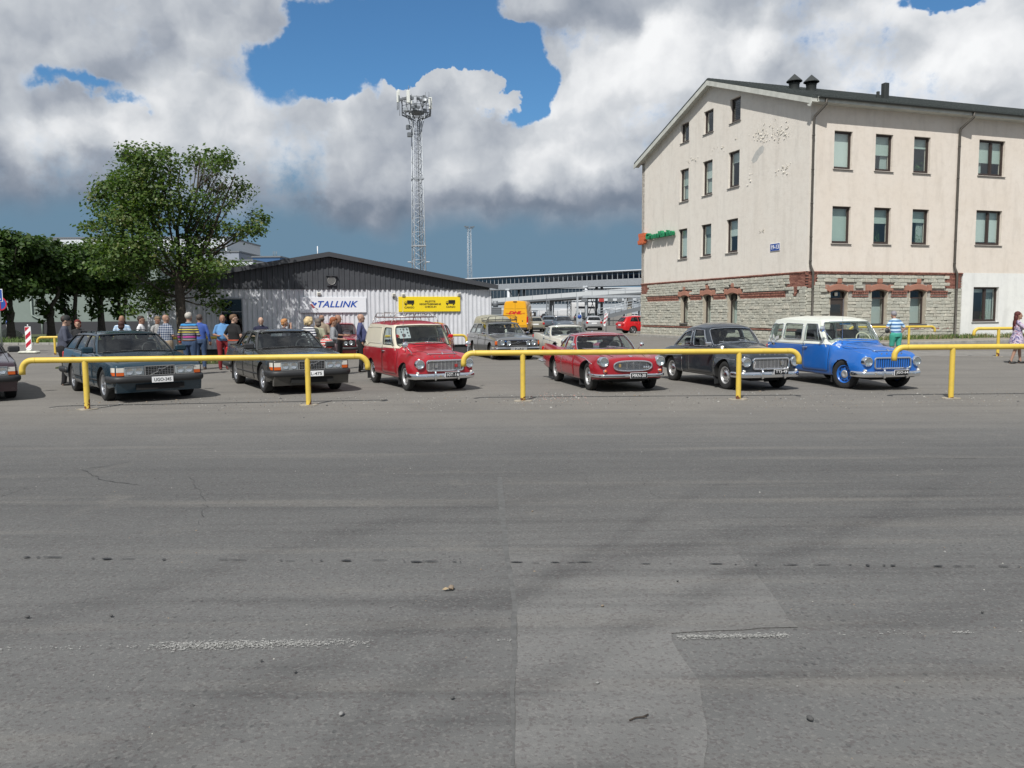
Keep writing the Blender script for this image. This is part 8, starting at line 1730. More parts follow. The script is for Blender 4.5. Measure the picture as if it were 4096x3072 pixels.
# ================================================================= panel vans, motorhomes
def boxvan(name, label, X, Y, hd, L, Wd, H, pm, nose=1.0, cat='van', sc=1.0, home=False, lower_z=.35):
	"""forward is -Y; origin on the ground at the front"""
	T = thing(name, label, cat, (X, Y, 0), rad(hd)); h = Wd/2; mb = MB(); rows = []
	st = [(0, .42, .98, .88), (.06, .35, 1.08, .94), (.25, .3, 1.18, .98), (nose*.75, .3, 1.32, 1.0), (nose*.8+.1, .3, 1.42, 1.0), (nose+.75, .3, H*.93, .98), (nose+1.15, .3, H*.99, 1.0), (L*.6, .3, H, 1.0), (L-.12, .3, H, 1.0), (L-.02, .32, H*.985, .985), (L, .36, H*.96, .96)]
	if home: st = [(0, .42, 1.0, .90), (.08, .35, 1.15, .95), (nose*.8, .3, 1.4, 1.0), (nose+.2, .3, 2.0, 1.02), (nose+.21, .3, 2.05, 1.1), (nose+.0, .9, 2.1, 1.12) if False else (nose+.3, .3, H*.98, 1.12), (L*.6, .3, H, 1.12), (L-.05, .35, H, 1.12), (L, .4, H*.98, 1.1)]
	for (y, zb, zt, wf) in st:
		w = h*wf; r = min(.30, (zt-zb)*.25); ti = .90 if zt > 1.6 and not home else .97; P = [(-w*.93, zb), (-w, zb+.15), (-w, zb+(min(zt, 1.3)-zb)*.7), (-w*(1+ti)/2, zb+(zt-zb)*.68 if zt > 1.5 else zt-r*.8), (-w*ti, zt-r), (-w*ti+.06, zt-r*.35), (-w*ti+r*.9, zt), (0, zt+.03)]
		Q = P+[(-p[0], p[1]) for p in reversed(P[:-1])]; rows.append([(p[0], y, p[1]) for p in Q])
	mb.grid(rows, closeu=False); mb.add(rows[0], [tuple(range(len(rows[0])))]); mb.add(rows[-1], [tuple(range(len(rows[0])))]); me = mb.mesh('body', pm); bm = bmesh.new(); bm.from_mesh(me); bmesh.ops.remove_doubles(bm, verts=bm.verts, dist=1e-5)
	e = [ed for ed in bm.edges if ed.is_boundary]; bmesh.ops.holes_fill(bm, edges=e); bmesh.ops.recalc_face_normals(bm, faces=bm.faces); bm.to_mesh(me); bm.free(); me.set_sharp_from_angle(angle=rad(40)); link('body', me, T)
	def q(nm, pts, m, par=None): m_ = MB(); m_.prism(pts, (0, -.012, .0) if nm != 'side_window' else (0, 0, 0)); return m_.build(nm, m, par or T, fix=True)
	y1, y2 = nose*.8+.12, nose+.73; z1, z2 = 1.44, H*.90
	if home: y1, y2, z1, z2 = nose*.8+.02, nose+.16, 1.42, 1.95
	q('windscreen', [(-h*.86, y1-.04, z1), (h*.86, y1-.04, z1), (h*.76, y2-.05, z2), (-h*.76, y2-.05, z2)], M_CGD if False else M_DGL)
	for sd in (-1, 1):
		mb = MB(); x = sd*(h*1.0+.004); mb.prism([(x, y1+.12, 1.42), (x, nose+1.2, 1.42), (x*.955, nose+1.15, min(H*.86, 2.0)), (x*.955, y2+.05, min(H*.86, 2.0))], (-sd*.02, 0, 0)); mb.build('side_window', M_DGL, T, fix=True)
		mb = MB(); mb.bbox((sd*h*.78, .03, .78), (.26, .16, .22), .04); mb.build('headlight', M_HL, T); mb = MB(); mb.bbox((sd*(h+.14), y1+.05, 1.6), (.16, .08, .26), .02); mb.build('wing_mirror', M_BLK, T)
	mb = MB(); mb.bbox((0, -.02, .42), (Wd*.92, .16, .22), .05); mb.build('bumper', M_BLK, T); mb = MB(); mb.bbox((0, -.0, .80), (.9, .05, .2), .03); mb.build('grille', M_UND, T)
	for (y, fr) in ((.95, 1), (L-1.15, 0)):
		for sd in (-1, 1):
			o = bpy.data.objects.new('wheel', wheel_meshes('plain', .35, .22)[0][1]); COL.objects.link(o); o.parent = T; o.location = (sd*(h-.10), y, .35)
			c = bpy.data.objects.new('rim', wheel_meshes('plain', .35, .22)[1][1]); COL.objects.link(c); c.parent = o; o.rotation_euler = (0, 0, sd*PI/2)
	return T
for (lb, u, v, hd, L, H, pm, cat, home) in (('white panel van with its dark windscreen, leftmost of the distant white vans', 2136, 1269, 25, 5.2, 2.4, P_WHT, 'van', False), ('white high-roofed panel van, second from the left in the distance', 2205, 1268, 55, 5.6, 2.5, P_WHT, 'van', False), ('white panel van right of the pair of distant white vans', 2266, 1268, 50, 5.8, 2.6, P_WHT, 'van', False), ('white motorhome with side windows beside the distant vans', 2306, 1268, 70, 6.0, 3.0, P_WHT, 'motorhome', True)):
	x, y = P3(u, v); h = rad(hd); boxvan('panel_van' if not home else 'motorhome', lb, x, y, hd, L, 2.0, H, pm, cat=cat, home=home)
x, y = P3(2404, 1279); T = boxvan('coach', 'large white coach-like motorhome with a dark swoosh, behind the bridge column', x, y, 84, 7.0, 2.4, 4.0, P_WHT, cat='motorhome', home=True)
mb = MB(); mb.prism([(-1.36, 1.4, 2.6), (-1.36, 5.0, 2.6), (-1.36, 6.0, 2.9), (-1.36, 5.0, 3.1), (-1.36, 1.4, 3.0)], (.02, 0, 0)); mb.build('dark_swoosh', P_BLK, T, fix=True)
# the yellow courier van seen from behind
M_DY = paint('paint_courier_yellow', (.72, .36, .008), 0, .35, .05);
Yv = 64.5; cxv = at(2061, 1300, Yv).x; hd = 180-6.5; T = thing('courier_van', 'tall yellow delivery van seen from behind with red DHL letters', 'van', (cxv, Yv, 0), rad(hd)); Hh = 2.72; h = 1.0
rows = []
for (y, zb, zt, wf) in ((0, .62, Hh*.985, .955), (-.02, .55, Hh*.98, .97), (-.10, .45, Hh, 1.0), (-2.0, .40, Hh+.02, 1.0), (-4.1, .40, Hh, 1.0), (-4.6, .40, Hh*.93, .97), (-5.2, .40, 1.5, .97), (-5.9, .45, 1.25, .92), (-6.0, .55, 1.1, .85)):
	w = h*wf; P = [(-w*.96, zb), (-w, zb+.2), (-w, zb+(zt-zb)*.36), (-w*.975, zb+(zt-zb)*.58), (-w*.90, zb+(zt-zb)*.84), (-w*.85, zb+(zt-zb)*.94), (-w*.74, zt-.02), (0, zt+.02)]; Q = P+[(-p[0], p[1]) for p in reversed(P[:-1])]; rows.append([(p[0], y, p[1]) for p in Q])
mb = MB(); mb.grid(rows); mb.add(rows[0], [tuple(range(15))]); mb.add(rows[-1], [tuple(range(15))]); me = mb.mesh('body', M_DY); bm = bmesh.new(); bm.from_mesh(me); bmesh.ops.remove_doubles(bm, verts=bm.verts, dist=1e-5); bmesh.ops.holes_fill(bm, edges=[e for e in bm.edges if e.is_boundary]); bmesh.ops.recalc_face_normals(bm, faces=bm.faces); bm.to_mesh(me); bm.free(); me.set_sharp_from_angle(angle=rad(35)); link('body', me, T)
for sd in (-1, 1):
	mb = MB(); w = .90; mb.prism([(sd*.008, .004, .72), (sd*.92, .004, .72), (sd*.93, .004, 1.2), (sd*.90, .004, 1.7), (sd*.84, .004, 2.3), (sd*.76, .004, 2.55), (sd*.008, .004, 2.58)], (0, .022, 0)); D_ = mb.build('rear_door', M_DY, T, fix=True)
	mb = MB(); mb.box((sd*.45, .03, .78), (.80, .006, .012)); mb.box((sd*.44, .03, 2.10), (.80, .006, .010)); mb.build('door_crease', M_SEAMM, D_); mb = MB(); mb.bbox((sd*.98, -.02, 1.15), (.13, .20, .62), .03); L_ = mb.build('tail_light', M_REDL, T); mb = MB(); mb.bbox((sd*.985, .085, .92), (.09, .02, .10), .01); mb.build('reverse_light', M_CLR, L_)
	for z in (.95, 1.6, 2.3): mb = MB(); mb.bbox((sd*(.965-(.06 if z > 2 else 0)), .03, z), (.05, .05, .07), .01); mb.build('hinge', M_DY, D_)
	mb = MB(); mb.bbox((sd*1.15, -5.0, 1.65), (.2, .12, .38), .03); mb.build('wing_mirror', M_BLK, T)
	for y in (-.95, -4.9): o = bpy.data.objects.new('wheel', wheel_meshes('plain', .36, .24)[0][1]); COL.objects.link(o); o.parent = T; o.location = (sd*.86, y, .36); o.rotation_euler = (0, 0, PI/2)
mb = MB(); mb.box((0, .03, 1.65), (.014, .006, 1.85)); mb.build('door_gap', M_SEAMM, T); mb = MB(); mb.bbox((0, .02, .50), (1.85, .18, .20), .04); mb.build('bumper', M_BLK, T); mb = MB(); mb.bbox((0, .035, 2.66), (.3, .06, .07), .02); mb.build('high_brake_light', M_BLK, T)
mb = MB(); mb.bbox((.0, .04, 1.30), (.10, .03, .12), .03); mb.bbox((-.58, .04, 1.12), (.07, .03, .10), .02); mb.bbox((-.18, .04, .95), (.22, .03, .05), .02); mb.build('door_lock', M_BLK, T)
M_DR = mat('courier_red', (.50, .02, .012), .45)
me = text_mesh('DHL', .42, ext=.004, bold=.03, shear=.35); xs_ = [v.co.x for v in me.vertices]; zs_ = [v.co.y for v in me.vertices]; me.transform(Matrix.Translation((-(max(xs_)+min(xs_))/2, -(max(zs_)+min(zs_))/2, 0))); me.transform(Matrix.Diagonal((1.10/(max(xs_)-min(xs_)), .25/(max(zs_)-min(zs_)), 1, 1))); me.materials.append(M_DR); me.transform(frame_M((0, .034, 1.78), (-1, 0, 0), (0, 0, 1))); link('lettering', me, T)
mb = MB()
for k in range(3): z = 1.69+.035*k; mb.box((.66-.02*k, .031, z), (.22, .006, .012)); mb.box((-.66-.02*k, .031, z), (.22, .006, .012))
mb.build('stripes', M_DR, T)
# ------------------------------------------------------------------ trees
def leafmat(name, cols, transl=.35):
	m = bpy.data.materials.new(name); m.use_nodes = True; b = NB(m.node_tree); b.n.clear(); out = b.add('ShaderNodeOutputMaterial')
	g = b.add('ShaderNodeNewGeometry'); rnd = g.outputs['Random Per Island']; n = b.noise(g.outputs['Position'], .9, 3, .6); f = b.math('ADD', b.math('MULTIPLY', rnd, .62), b.math('MULTIPLY', b.mapr(n, .3, .7), .38))
	c = b.ramp(f, [(i/(len(cols)-1), q) for i, q in enumerate(cols)])
	d = b.add('ShaderNodeBsdfPrincipled'); d.inputs['Roughness'].default_value = .5; d.inputs['Specular IOR Level'].default_value = .35; b.l.new(c, d.inputs['Base Color']); t = b.add('ShaderNodeBsdfTranslucent'); b.l.new(b.vmath('MULTIPLY', c, (1.3, 1.5, .6)), t.inputs[0])
	mx = b.add('ShaderNodeMixShader'); mx.inputs[0].default_value = transl; b.l.new(d.outputs[0], mx.inputs[1]); b.l.new(t.outputs[0], mx.inputs[2]); b.l.new(mx.outputs[0], out.inputs[0]); return m
M_LF = leafmat('leaf_lime', [(.018, .040, .009), (.040, .082, .016), (.068, .120, .024), (.105, .150, .038), (.15, .14, .055)]); M_LC = leafmat('leaf_chestnut', [(.016, .034, .010), (.030, .064, .014), (.050, .095, .020), (.085, .110, .030)], .3)
M_BARK = mat('bark', (.075, .062, .048), .95, var=.4, vscale=9, bump=.02, bscale=18); M_BARK2 = mat('bark_dark', (.045, .038, .032), .95, var=.4, vscale=9, bump=.02, bscale=18)
def leaves(blobs, size, per, rng, spray=.28):
	"""blobs: (centre, radii, count of sprays) -> quad leaf arrays"""
	V = [];
	for (c, r, n) in blobs:
		n = int(n); d = rng.normal(size=(n, 3)); d /= np.linalg.norm(d, axis=1)[:, None]; rad_ = rng.random(n)**(1/2.2)*1.06
		cc = np.array(c)+d*rad_[:, None]*np.array(r); k = per; idx = np.repeat(np.arange(n), k)
		p = cc[idx]+rng.normal(size=(n*k, 3))*np.array([spray, spray, spray*.55]); out = d[idx]
		nrm = out*.55+rng.normal(size=(n*k, 3))*.55+np.array([0, 0, .75]); nrm /= np.linalg.norm(nrm, axis=1)[:, None]
		t = np.cross(nrm, rng.normal(size=(n*k, 3))); t /= np.linalg.norm(t, axis=1)[:, None]+1e-9; b = np.cross(nrm, t); s = size*rng.uniform(.6, 1.35, n*k)[:, None]
		V.append(np.stack([p-t*s*.5, p-b*s*.38-nrm*s*.10, p+t*s*.55-nrm*s*.05, p+b*s*.38-nrm*s*.10], 1))
	V = np.concatenate(V); return V.reshape(-1, 3)
def leafobj(name, V, m, parent):
	n = len(V)//4; me = bpy.data.meshes.new(name); me.vertices.add(len(V)); me.vertices.foreach_set('co', V.astype(np.float32).ravel()); me.loops.add(len(V)); me.loops.foreach_set('vertex_index', np.arange(len(V), dtype=np.int32)); me.polygons.add(n); me.polygons.foreach_set('loop_start', np.arange(0, len(V), 4, dtype=np.int32)); me.update(calc_edges=True); me.materials.append(m)
	return link(name, me, parent)
def limb(mb, a, b, r0, r1, rng, n=7, wob=.12):
	a, b = Vector(a), Vector(b); L = (b-a).length; P = []
	for i in range(n):
		t = i/(n-1); p = a.lerp(b, t)+Vector((rng.normal(), rng.normal(), rng.normal()*.5))*wob*L*.12*math.sin(PI*t); p.z += -.10*L*math.sin(PI*t)*(.6 if abs(b.x-a.x) > .6 else 0); P.append(p)
	mb.tube(P, [r0+(r1-r0)*i/(n-1) for i in range(n)], 7, caps=False); return P
rg = np.random.default_rng(21)
YT = 29.3; base = Vector((at(725, 1300, YT).x, YT, 0)); T = thing('lime_tree', 'large leafy green tree with thinning top standing in front of the shed', 'tree', base, 0)
def tb(u, v, dy=0): p = at(u, v, YT); return (p.x-base.x, dy, p.z)
raw = [(440, 735, 85, 55, 1), (395, 790, 50, 50, .8), (515, 690, 100, 65, .9), (610, 640, 75, 50, .6), (500, 615, 38, 32, .6), (610, 590, 32, 28, .5), (555, 765, 120, 80, 1.3), (690, 700, 100, 75, .9), (740, 615, 55, 42, .6), (850, 625, 75, 42, .5), (910, 665, 50, 50, .25), (840, 750, 95, 75, .35), (935, 740, 40, 60, .2), (700, 820, 120, 85, 1.1), (450, 850, 100, 70, 1.1), (350, 903, 45, 22, .4), (560, 900, 130, 85, 1.3), (890, 830, 80, 50, .45), (1000, 870, 40, 50, .5), (965, 925, 70, 35, .6), (1030, 915, 25, 25, .2), (790, 900, 100, 75, .9), (450, 980, 90, 60, 1.1), (620, 1010, 140, 75, 1.4), (510, 1065, 110, 50, 1.1), (800, 1010, 100, 60, .9), (720, 1090, 110, 60, 1.1), (600, 1150, 80, 50, 1), (650, 1215, 65, 45, .8), (860, 1075, 80, 40, .8), (800, 1170, 60, 50, .5), (570, 1230, 45, 40, .4), (840, 1225, 40, 25, .2)]
blobs = []; s_ = YT/FPX
for i, (u, v, ru, rv, dn) in enumerate(raw):
	dy = float(rg.uniform(-1, 1))*1.3*math.sqrt(max(0.05, 1-((u-690)/420)**2)); c = tb(u, v, dy); blobs.append((c, (ru*s_, min(ru*s_*1.1, 1.3), rv*s_), 14+dn*ru*rv/100*1.6))
leafobj('crown', leaves(blobs, .122, 9, rg, .17), M_LF, T)
mb = MB(); tr = [Vector(p) for p in [(0, 0, 0), (.02, 0, 1.2), (-.02, .05, 2.4), (-.05, .02, 3.4)]]; mb.tube([tr[0]-Vector((0, 0, .1))]+tr, [.27, .21, .175, .165, .15], 12, caps=False)
top_ = Vector(tb(790, 640, .2)); l1 = Vector(tb(560, 720, -.5)); l2 = Vector(tb(700, 640, .5)); l3 = Vector(tb(930, 690, .3)); l4 = Vector(tb(900, 850, -.4))
for (tg, r_) in ((l1, .10), (l2, .10), (top_, .11), (l3, .075), (l4, .07), (Vector(tb(450, 850, .4)), .07), (Vector(tb(600, 1000, -.9)), .06), (Vector(tb(980, 900, .2)), .045)):
	st_ = tr[2].lerp(tr[3], rg.uniform(0, 1)); limb(mb, st_, tg, r_, .02, rg)
mb.build('trunk', M_BARK, T)
mb = MB()
for (c, r, n) in blobs:
	st_ = tr[3].lerp(Vector(c), .35) if c[2] > 4 else tr[2]; P = limb(mb, st_, c, .035, .012, rg)
	for _ in range(10): d = Vector(rg.normal(size=3)).normalized(); q = P[int(rg.integers(3, 7))]; e = Vector(c)+Vector((d.x*r[0], d.y*r[1], d.z*r[2])); mb.tube([q, q.lerp(e, .5)+Vector((0, 0, .08)), e], [.012, .008, .004], 4, caps=False)
for (u, v) in ((860, 680), (900, 730), (830, 700), (930, 780), (870, 760)):
	e0 = Vector(tb(u, v, rg.uniform(-.6, .6)))
	for _ in range(14): d = Vector(rg.normal(size=3))*.32; mb.tube([e0-Vector((.3, 0, .5)), e0+d*.4, e0+d], [.010, .007, .003], 4, caps=False)
mb.build('branches', M_BARK, T)
def chest(u, vb, Y, top, w, lb, fork, seed, n=1.0):
	r_ = np.random.default_rng(seed); b0 = Vector((at(u, 1300, Y).x, Y, .05)); T = thing('chestnut_tree', lb, 'tree', b0, 0, 'row of dark chestnut trees'); s_ = Y/FPX; H = at(u, top, Y).z; zb = at(u, 1175, Y).z; B = []
	for k in range(13): a_ = r_.uniform(0, 2*PI); zz = r_.uniform(zb+.4, H-.9); rr = w*s_*(.25+.65*math.sin(PI*min(1, max(.1, (zz-zb)/(H-zb))))); B.append(((rr*math.cos(a_)*.8, rr*math.sin(a_)*.7, zz), (r_.uniform(1.0, 1.7), r_.uniform(1.0, 1.6), r_.uniform(.7, 1.2)), 95*n))
	B.append(((0, 0, H-1.0), (1.3, 1.2, .9), 80*n)); B += [((fork[0]*.6, -.2, 2.6), (.45, .4, .8), 16), ((-.35, -.1, 1.9), (.3, .3, .6), 9)]
	leafobj('crown', leaves(B, .34, 9, r_, .26), M_LC, T); mb = MB(); z1 = fork[2]
	mb.tube([(0, 0, -.1), (.02, 0, z1*.5), (0, 0, z1)], [.38, .28, .26], 10, caps=False)
	for (dx, rr) in ((fork[0], .17), (fork[1], .20)): limb(mb, (0, 0, z1-.1), (dx, r_.uniform(-.3, .3), zb+1.6), rr, .10, r_, wob=.3)
	for _ in range(7): limb(mb, (r_.uniform(-.4, .4), 0, zb), (r_.uniform(-2, 2), r_.uniform(-1.5, 1.5), H-1.5), .09, .02, r_)
	mb.build('trunk', M_BARK2, T)
chest(42, 1350, 61, 915, 120, 'chestnut tree with thick trunk behind the striped pole, leftmost of the row', (-1.2, .3, 1.3), 1, 1.2)
chest(203, 1360, 64, 950, 95, 'chestnut tree with V-shaped thin trunk right of the leftmost one', (-.8, .6, 1.6), 2)
chest(298, 1360, 66, 985, 90, 'middle chestnut tree with forked ivy-covered trunk behind the man in the cap', (-1.3, .3, .9), 3)
chest(405, 1360, 68, 975, 95, 'fourth chestnut tree of the row, slender trunk left of the bald man', (-.5, .5, 2.0), 4)
chest(492, 1360, 70, 1000, 90, 'last chestnut tree of the row, closest to the large lime tree', (-.5, .6, 1.2), 5)
chest(-90, 1360, 60, 900, 110, 'chestnut tree mostly cut off by the left picture edge', (-.6, .5, 1.5), 6)
rb = Vector((at(930, 1200, 60).x, 60, 0)); T = thing('bush_tree', 'light green bushy tree peeping over the left slope of the shed roof', 'tree', rb, 0); B = [((dx, 0, z), (1.3, 1.2, .9), 110) for (dx, z) in ((-1.6, 4.2), (-.2, 4.9), (.9, 4.7), (1.9, 4.3), (0, 3.4))]; leafobj('crown', leaves(B, .22, 9, rg, .25), M_LF, T); mb = MB(); mb.tube([(0, 0, -.1), (0, 0, 2.5), (.1, 0, 4.5)], [.2, .15, .05], 8); mb.build('trunk', M_BARK, T)
# boulder at the foot of the leftmost tree
p = gp(37, 1356); B_ = thing('boulder', 'pale rounded boulder on the grass at the foot of the leftmost chestnut', 'rock', (p.x, p.y, .05)); mb = MB(); mb.ell((0, 0, .22), (1.05, .6, .52), 16, 10); mb.v = [tuple(Vector(q)*(1+.10*mnoise.noise(Vector(q)*1.7))) for q in mb.v]; mb.build('stone_body', mat('boulder', (.30, .31, .26), .95, var=.25, vscale=2, bump=.02, bscale=6), B_)
# ------------------------------------------------------------------ railings, signs, barriers
m = bpy.data.materials.new('railing_yellow'); m.use_nodes = True; b = NB(m.node_tree); p = m.node_tree.nodes['Principled BSDF']; o = b.add('ShaderNodeTexCoord').outputs['Object']; g = b.add('ShaderNodeNewGeometry').outputs['Position']
c = b.mix(b.mapr(b.noise(g, 1.3, 5), .3, .7), (.60, .42, .055), (.66, .48, .085)); c = b.mix(b.mapr(b.noise(g, 7, 6, .7), .50, .70, 0, .5), c, (.40, .29, .07)); z = b.sep(g)[2]
f = b.mapr(b.math('ADD', b.noise(g, 5, 4, .6), b.mapr(z, 0.0, .42, .13, -.30)), .58, .60); f2 = b.mapr(b.noise(g, 16, 5, .75), .70, .715); f = b.math('MAXIMUM', f, b.math('MULTIPLY', f2, .9)); c = b.mix(f, c, (.12, .042, .018)); b.l.new(c, p.inputs['Base Color']); b.l.new(b.mapr(f, 0, 1, .5, .9), p.inputs['Roughness'])
M_YEL = m
def railing(label, P0, P1, posts, z=.95, r=.056, e0=True, e1=True, group='yellow tube railings', pad=True):
	P0, P1 = Vector((*P0, 0)), Vector((*P1, 0)); d = (P1-P0).normalized(); a = math.atan2(d.y, d.x); L = (P1-P0).length; T = thing('tube_railing', label, 'railing', P0, a, group); er = .19; path = []
	if e0: path += [(0, 0, z-.27)]+[(er-er*math.cos(t), 0, z-er+er*math.sin(t)) for t in np.linspace(0, PI/2, 8)]
	else: path += [(0, 0, z)]
	path += [(q, 0, z) for q in np.linspace(er+.3, L-er-.3, 9)]
	if e1: path += [(L-er+er*math.sin(t), 0, z-er+er*math.cos(t)) for t in np.linspace(0, PI/2, 8)]+[(L, 0, z-.27)]
	else: path += [(L, 0, z)]
	mb = MB(); mb.tube(path, r, 16); R_ = mb.build('rail', M_YEL, T)
	mb = MB()
	for q in (er+.06, L-er-.06): mb.tube([(q-.008, 0, z), (q+.008, 0, z)], r*1.03, 16)
	mb.build('weld', mat('weld_yellow', (.55, .40, .06), .5), R_)
	for i, pp in enumerate(posts):
		x = (Vector((*pp, 0))-P0).dot(d); mb = MB(); mb.tube([(x, 0, -.05), (x, 0, z-.01)], r*.93, 16, caps=False); mb.build('post', M_YEL, T)
		if pad: mb = MB(); k = 11; rr = random.Random(i+int(P0.x*7)); mb.prism([(x+(.16+.05*rr.random())*math.cos(2*PI*j/k), (.13+.05*rr.random())*math.sin(2*PI*j/k), -.01) for j in range(k)], (0, 0, .025)); mb.build('footing', mat('footing_concrete', (.30, .27, .22), .95, var=.3, vscale=8, bump=.01), T, fix=True)
	return T
def gx(u, v): q = gp(u, v); return (q.x, q.y)
def online(A, B, u):   # point on the ground line AB seen at column u
	A, B = Vector(A), Vector(B); d = B-A; r_ = ray(u, 1600); k = r_.x/r_.y; t = (A.x-k*A.y)/(k*d.y-d.x); return tuple(A+d*t)
A1, A2 = gx(350, 1638), gx(1235, 1621); B1, B2 = gx(2092, 1604), gx(2953, 1598); C1 = gx(3803, 1594); C2 = (C1[0]+2.6, C1[1]+.05)
railing('left section of the near yellow railing, in front of the two boxy cars', online(A1, A2, 96), online(A1, A2, 1474), [A1, A2], at(350, 1439, A1[1]).z)
railing('middle section of the near yellow railing, in front of the cherry red coupe', online(B1, B2, 1856), online(B1, B2, 3192), [B1, B2], (at(2092, 1415, B1[1]).z+at(2953, 1401, B2[1]).z)/2)
railing('right section of the near yellow railing, cut off by the right edge', online(C1, C2, 3571), online(C1, C2, 4800), [C1, online(C1, C2, 4600)], at(3803, 1388, C1[1]).z)
q = gx(222, 1420); railing('far yellow railing at the left behind the man in the dark cap', (online(q, (q[0]+1, q[1]+.15), 164)), (q[0]+3.4, q[1]+.5), [q, (q[0]+2.6, q[1]+.4)], at(222, 1349, q[1]).z, .055)
q0 = shl(-13.2, -1.3); q1 = shl(-9.6, -1.3); railing('yellow rail along the foot of the shed behind the men left of the window', (q0.x, q0.y), (q1.x, q1.y), [(shl(-12.6, -1.3).x, shl(-12.6, -1.3).y), (shl(-10.2, -1.3).x, shl(-10.2, -1.3).y)], .92, .05)
q = Vector((at(1866, 1345, 31.5).x, 31.5)); railing('yellow rail end showing right of the red and ivory van by the shed', (q.x-3.2, q.y-1.0), (q.x, q.y), [(q.x-2.5, q.y-.78), (q.x-.8, q.y-.25)], .93, .05)
q = gx(3634, 1384); railing('far yellow railing in front of the arched stone-wall windows', online(q, (q[0]+1, q[1]+.1), 3390), online(q, (q[0]+1, q[1]+.1), 3728), [q, (q[0]-3.0, q[1]-.3)], at(3634, 1307, q[1]).z, .058)
q = gx(3990, 1427); railing('far yellow railing beside the woman in the floral dress', online(q, (q[0]+1, q[1]), 3884), online(q, (q[0]+1, q[1]), 4400), [q, (q[0]+3.0, q[1])], at(3990, 1314, q[1]).z, .06)
# red and white warning board on its foot
def barrier(label, u, v, sc=1.0, lean=0, rz=0, foot=True):
	q = gp(u, v); T = thing('barrier_board', label, 'barrier', (q.x, q.y, 0), rz); T.scale = (sc,)*3; T.rotation_euler = (0, lean, rz); M_RW = mat('reflective_red', (.42, .012, .03), .45); w, z0, z1 = .25, .20, 1.10
	mb = MB(); mb.bbox((0, 0, (z0+z1)/2), (w, .03, z1-z0), .012); mb.prism([(-w/2, -.015, z0), (w/2, -.015, z0), (.04, -.015, z0-.09), (-.04, -.015, z0-.09)], (0, .03, 0)); mb.cyl((0, 0, z1), (0, 0, z1+.09), .022, 6); B_ = mb.build('board', M_PW, T)
	hw = w/2-.018
	for k in range(-1, 4):
		zc0 = z0+.02+k*.34; P = [(-hw, zc0), (hw, zc0+.20), (hw, zc0+.37), (-hw, zc0+.17)]; lo, hi = z0+.02, z1-.02
		def clip(P, zl, up):
			out = []
			for i in range(len(P)):
				a_, b_ = P[i], P[(i+1) % len(P)]; ia = (a_[1] < zl) if up else (a_[1] > zl); ib = (b_[1] < zl) if up else (b_[1] > zl)
				if ia: out.append(a_)
				if ia != ib: t = (zl-a_[1])/(b_[1]-a_[1]); out.append((a_[0]+(b_[0]-a_[0])*t, zl))
			return out
		P = clip(clip(P, hi, True), lo, False)
		if len(P) > 2: mb = MB(); mb.prism([(p_[0], -.0165, p_[1]) for p_ in P], (0, -.003, 0)); mb.build('stripe', M_RW, B_, fix=True)
	if foot: mb = MB(); mb.bbox((0, .0, .05), (.78, .34, .10), .04); mb.bbox((0, 0, .10), (.2, .2, .1), .03); mb.build('foot', mat('foot_pale', (.50, .51, .44), .9, var=.2, vscale=5), T)
barrier('red and white striped warning board on a pale foot at the left', 117, 1414, 1.17); barrier('leaning red and white warning board beside the silver estate', 2417, 1310, 1.5, rad(9), 0, False)
# pedestrian-crossing sign and no-parking roundel on its pole
q = gp(8, 1412); T = thing('crossing_sign', 'blue pedestrian crossing sign on a grey pole at the left edge', 'sign', (q.x, q.y, 0)); zc = at(0, 1182, q.y).z; mb = MB(); mb.cyl((0, .03, 0), (0, .03, zc+.45), .04, 8); mb.build('pole', mat('pole_green_grey', (.22, .26, .23), .6), T)
xo = at(-14, 1182, q.y).x-q.x; mb = MB(); mb.bbox((xo, -.02, zc), (.62, .02, .62), .008); mb.build('border', M_PW, T); mb = MB(); mb.bbox((xo, -.032, zc), (.57, .012, .57), .004); mb.build('face', MATS['sign_blue'], T); mb = MB(); mb.prism([(xo-.22, -.04, zc-.2), (xo+.22, -.04, zc-.2), (xo, -.04, zc+.2)], (0, -.004, 0)); TR = mb.build('white_triangle', M_PW, T, fix=True)
mb = MB(); mb.ell((xo, -.05, zc+.08), (.025, .004, .03), 8, 5); mb.prism([(xo-.03, -.046, zc+.05), (xo+.03, -.046, zc+.05), (xo+.02, -.046, zc-.05), (xo+.08, -.046, zc-.17), (xo+.05, -.046, zc-.17), (xo, -.046, zc-.07), (xo-.06, -.046, zc-.17), (xo-.09, -.046, zc-.17)], (0, -.003, 0)); mb.build('walking_figure', M_PB, TR, fix=True)
P_ = at(18, 1215, q.y); mb = MB(); Mx = Matrix.Translation((P_.x-q.x-.2, -.01, P_.z)) @ Matrix.Rotation(PI/2, 4, 'X'); mb.lathe([(.001, .01), (.27, .01), (.27, 0)], 24, Mx, smooth=False); R_ = mb.build('roundel_blue', MATS['sign_blue'], T); mb = MB(); mb.lathe([(.27, .012), (.33, .012), (.33, 0)], 24, Mx, smooth=False); mb.box((P_.x-q.x-.2, -.026, P_.z), (.05, .004, .54), 0); mb.build('roundel_red', MATS['reflective_red'], R_)
q = gp(33, 1346); T = thing('striped_pole', 'slanting blue and white banded pole beside the leftmost chestnut trunk', 'pole', (q.x, q.y, 0)); a_ = at(33, 1346, q.y); b_ = at(20, 1235, q.y); v_ = (b_-a_); mm = (MATS['sign_blue'], M_PW)
for k in range(7): mb = MB(); mb.cyl(v_*(k/7), v_*((k+1)/7), .05, 8); mb.build('band', mm[0] if k not in (1, 2, 6) else mm[1], T)
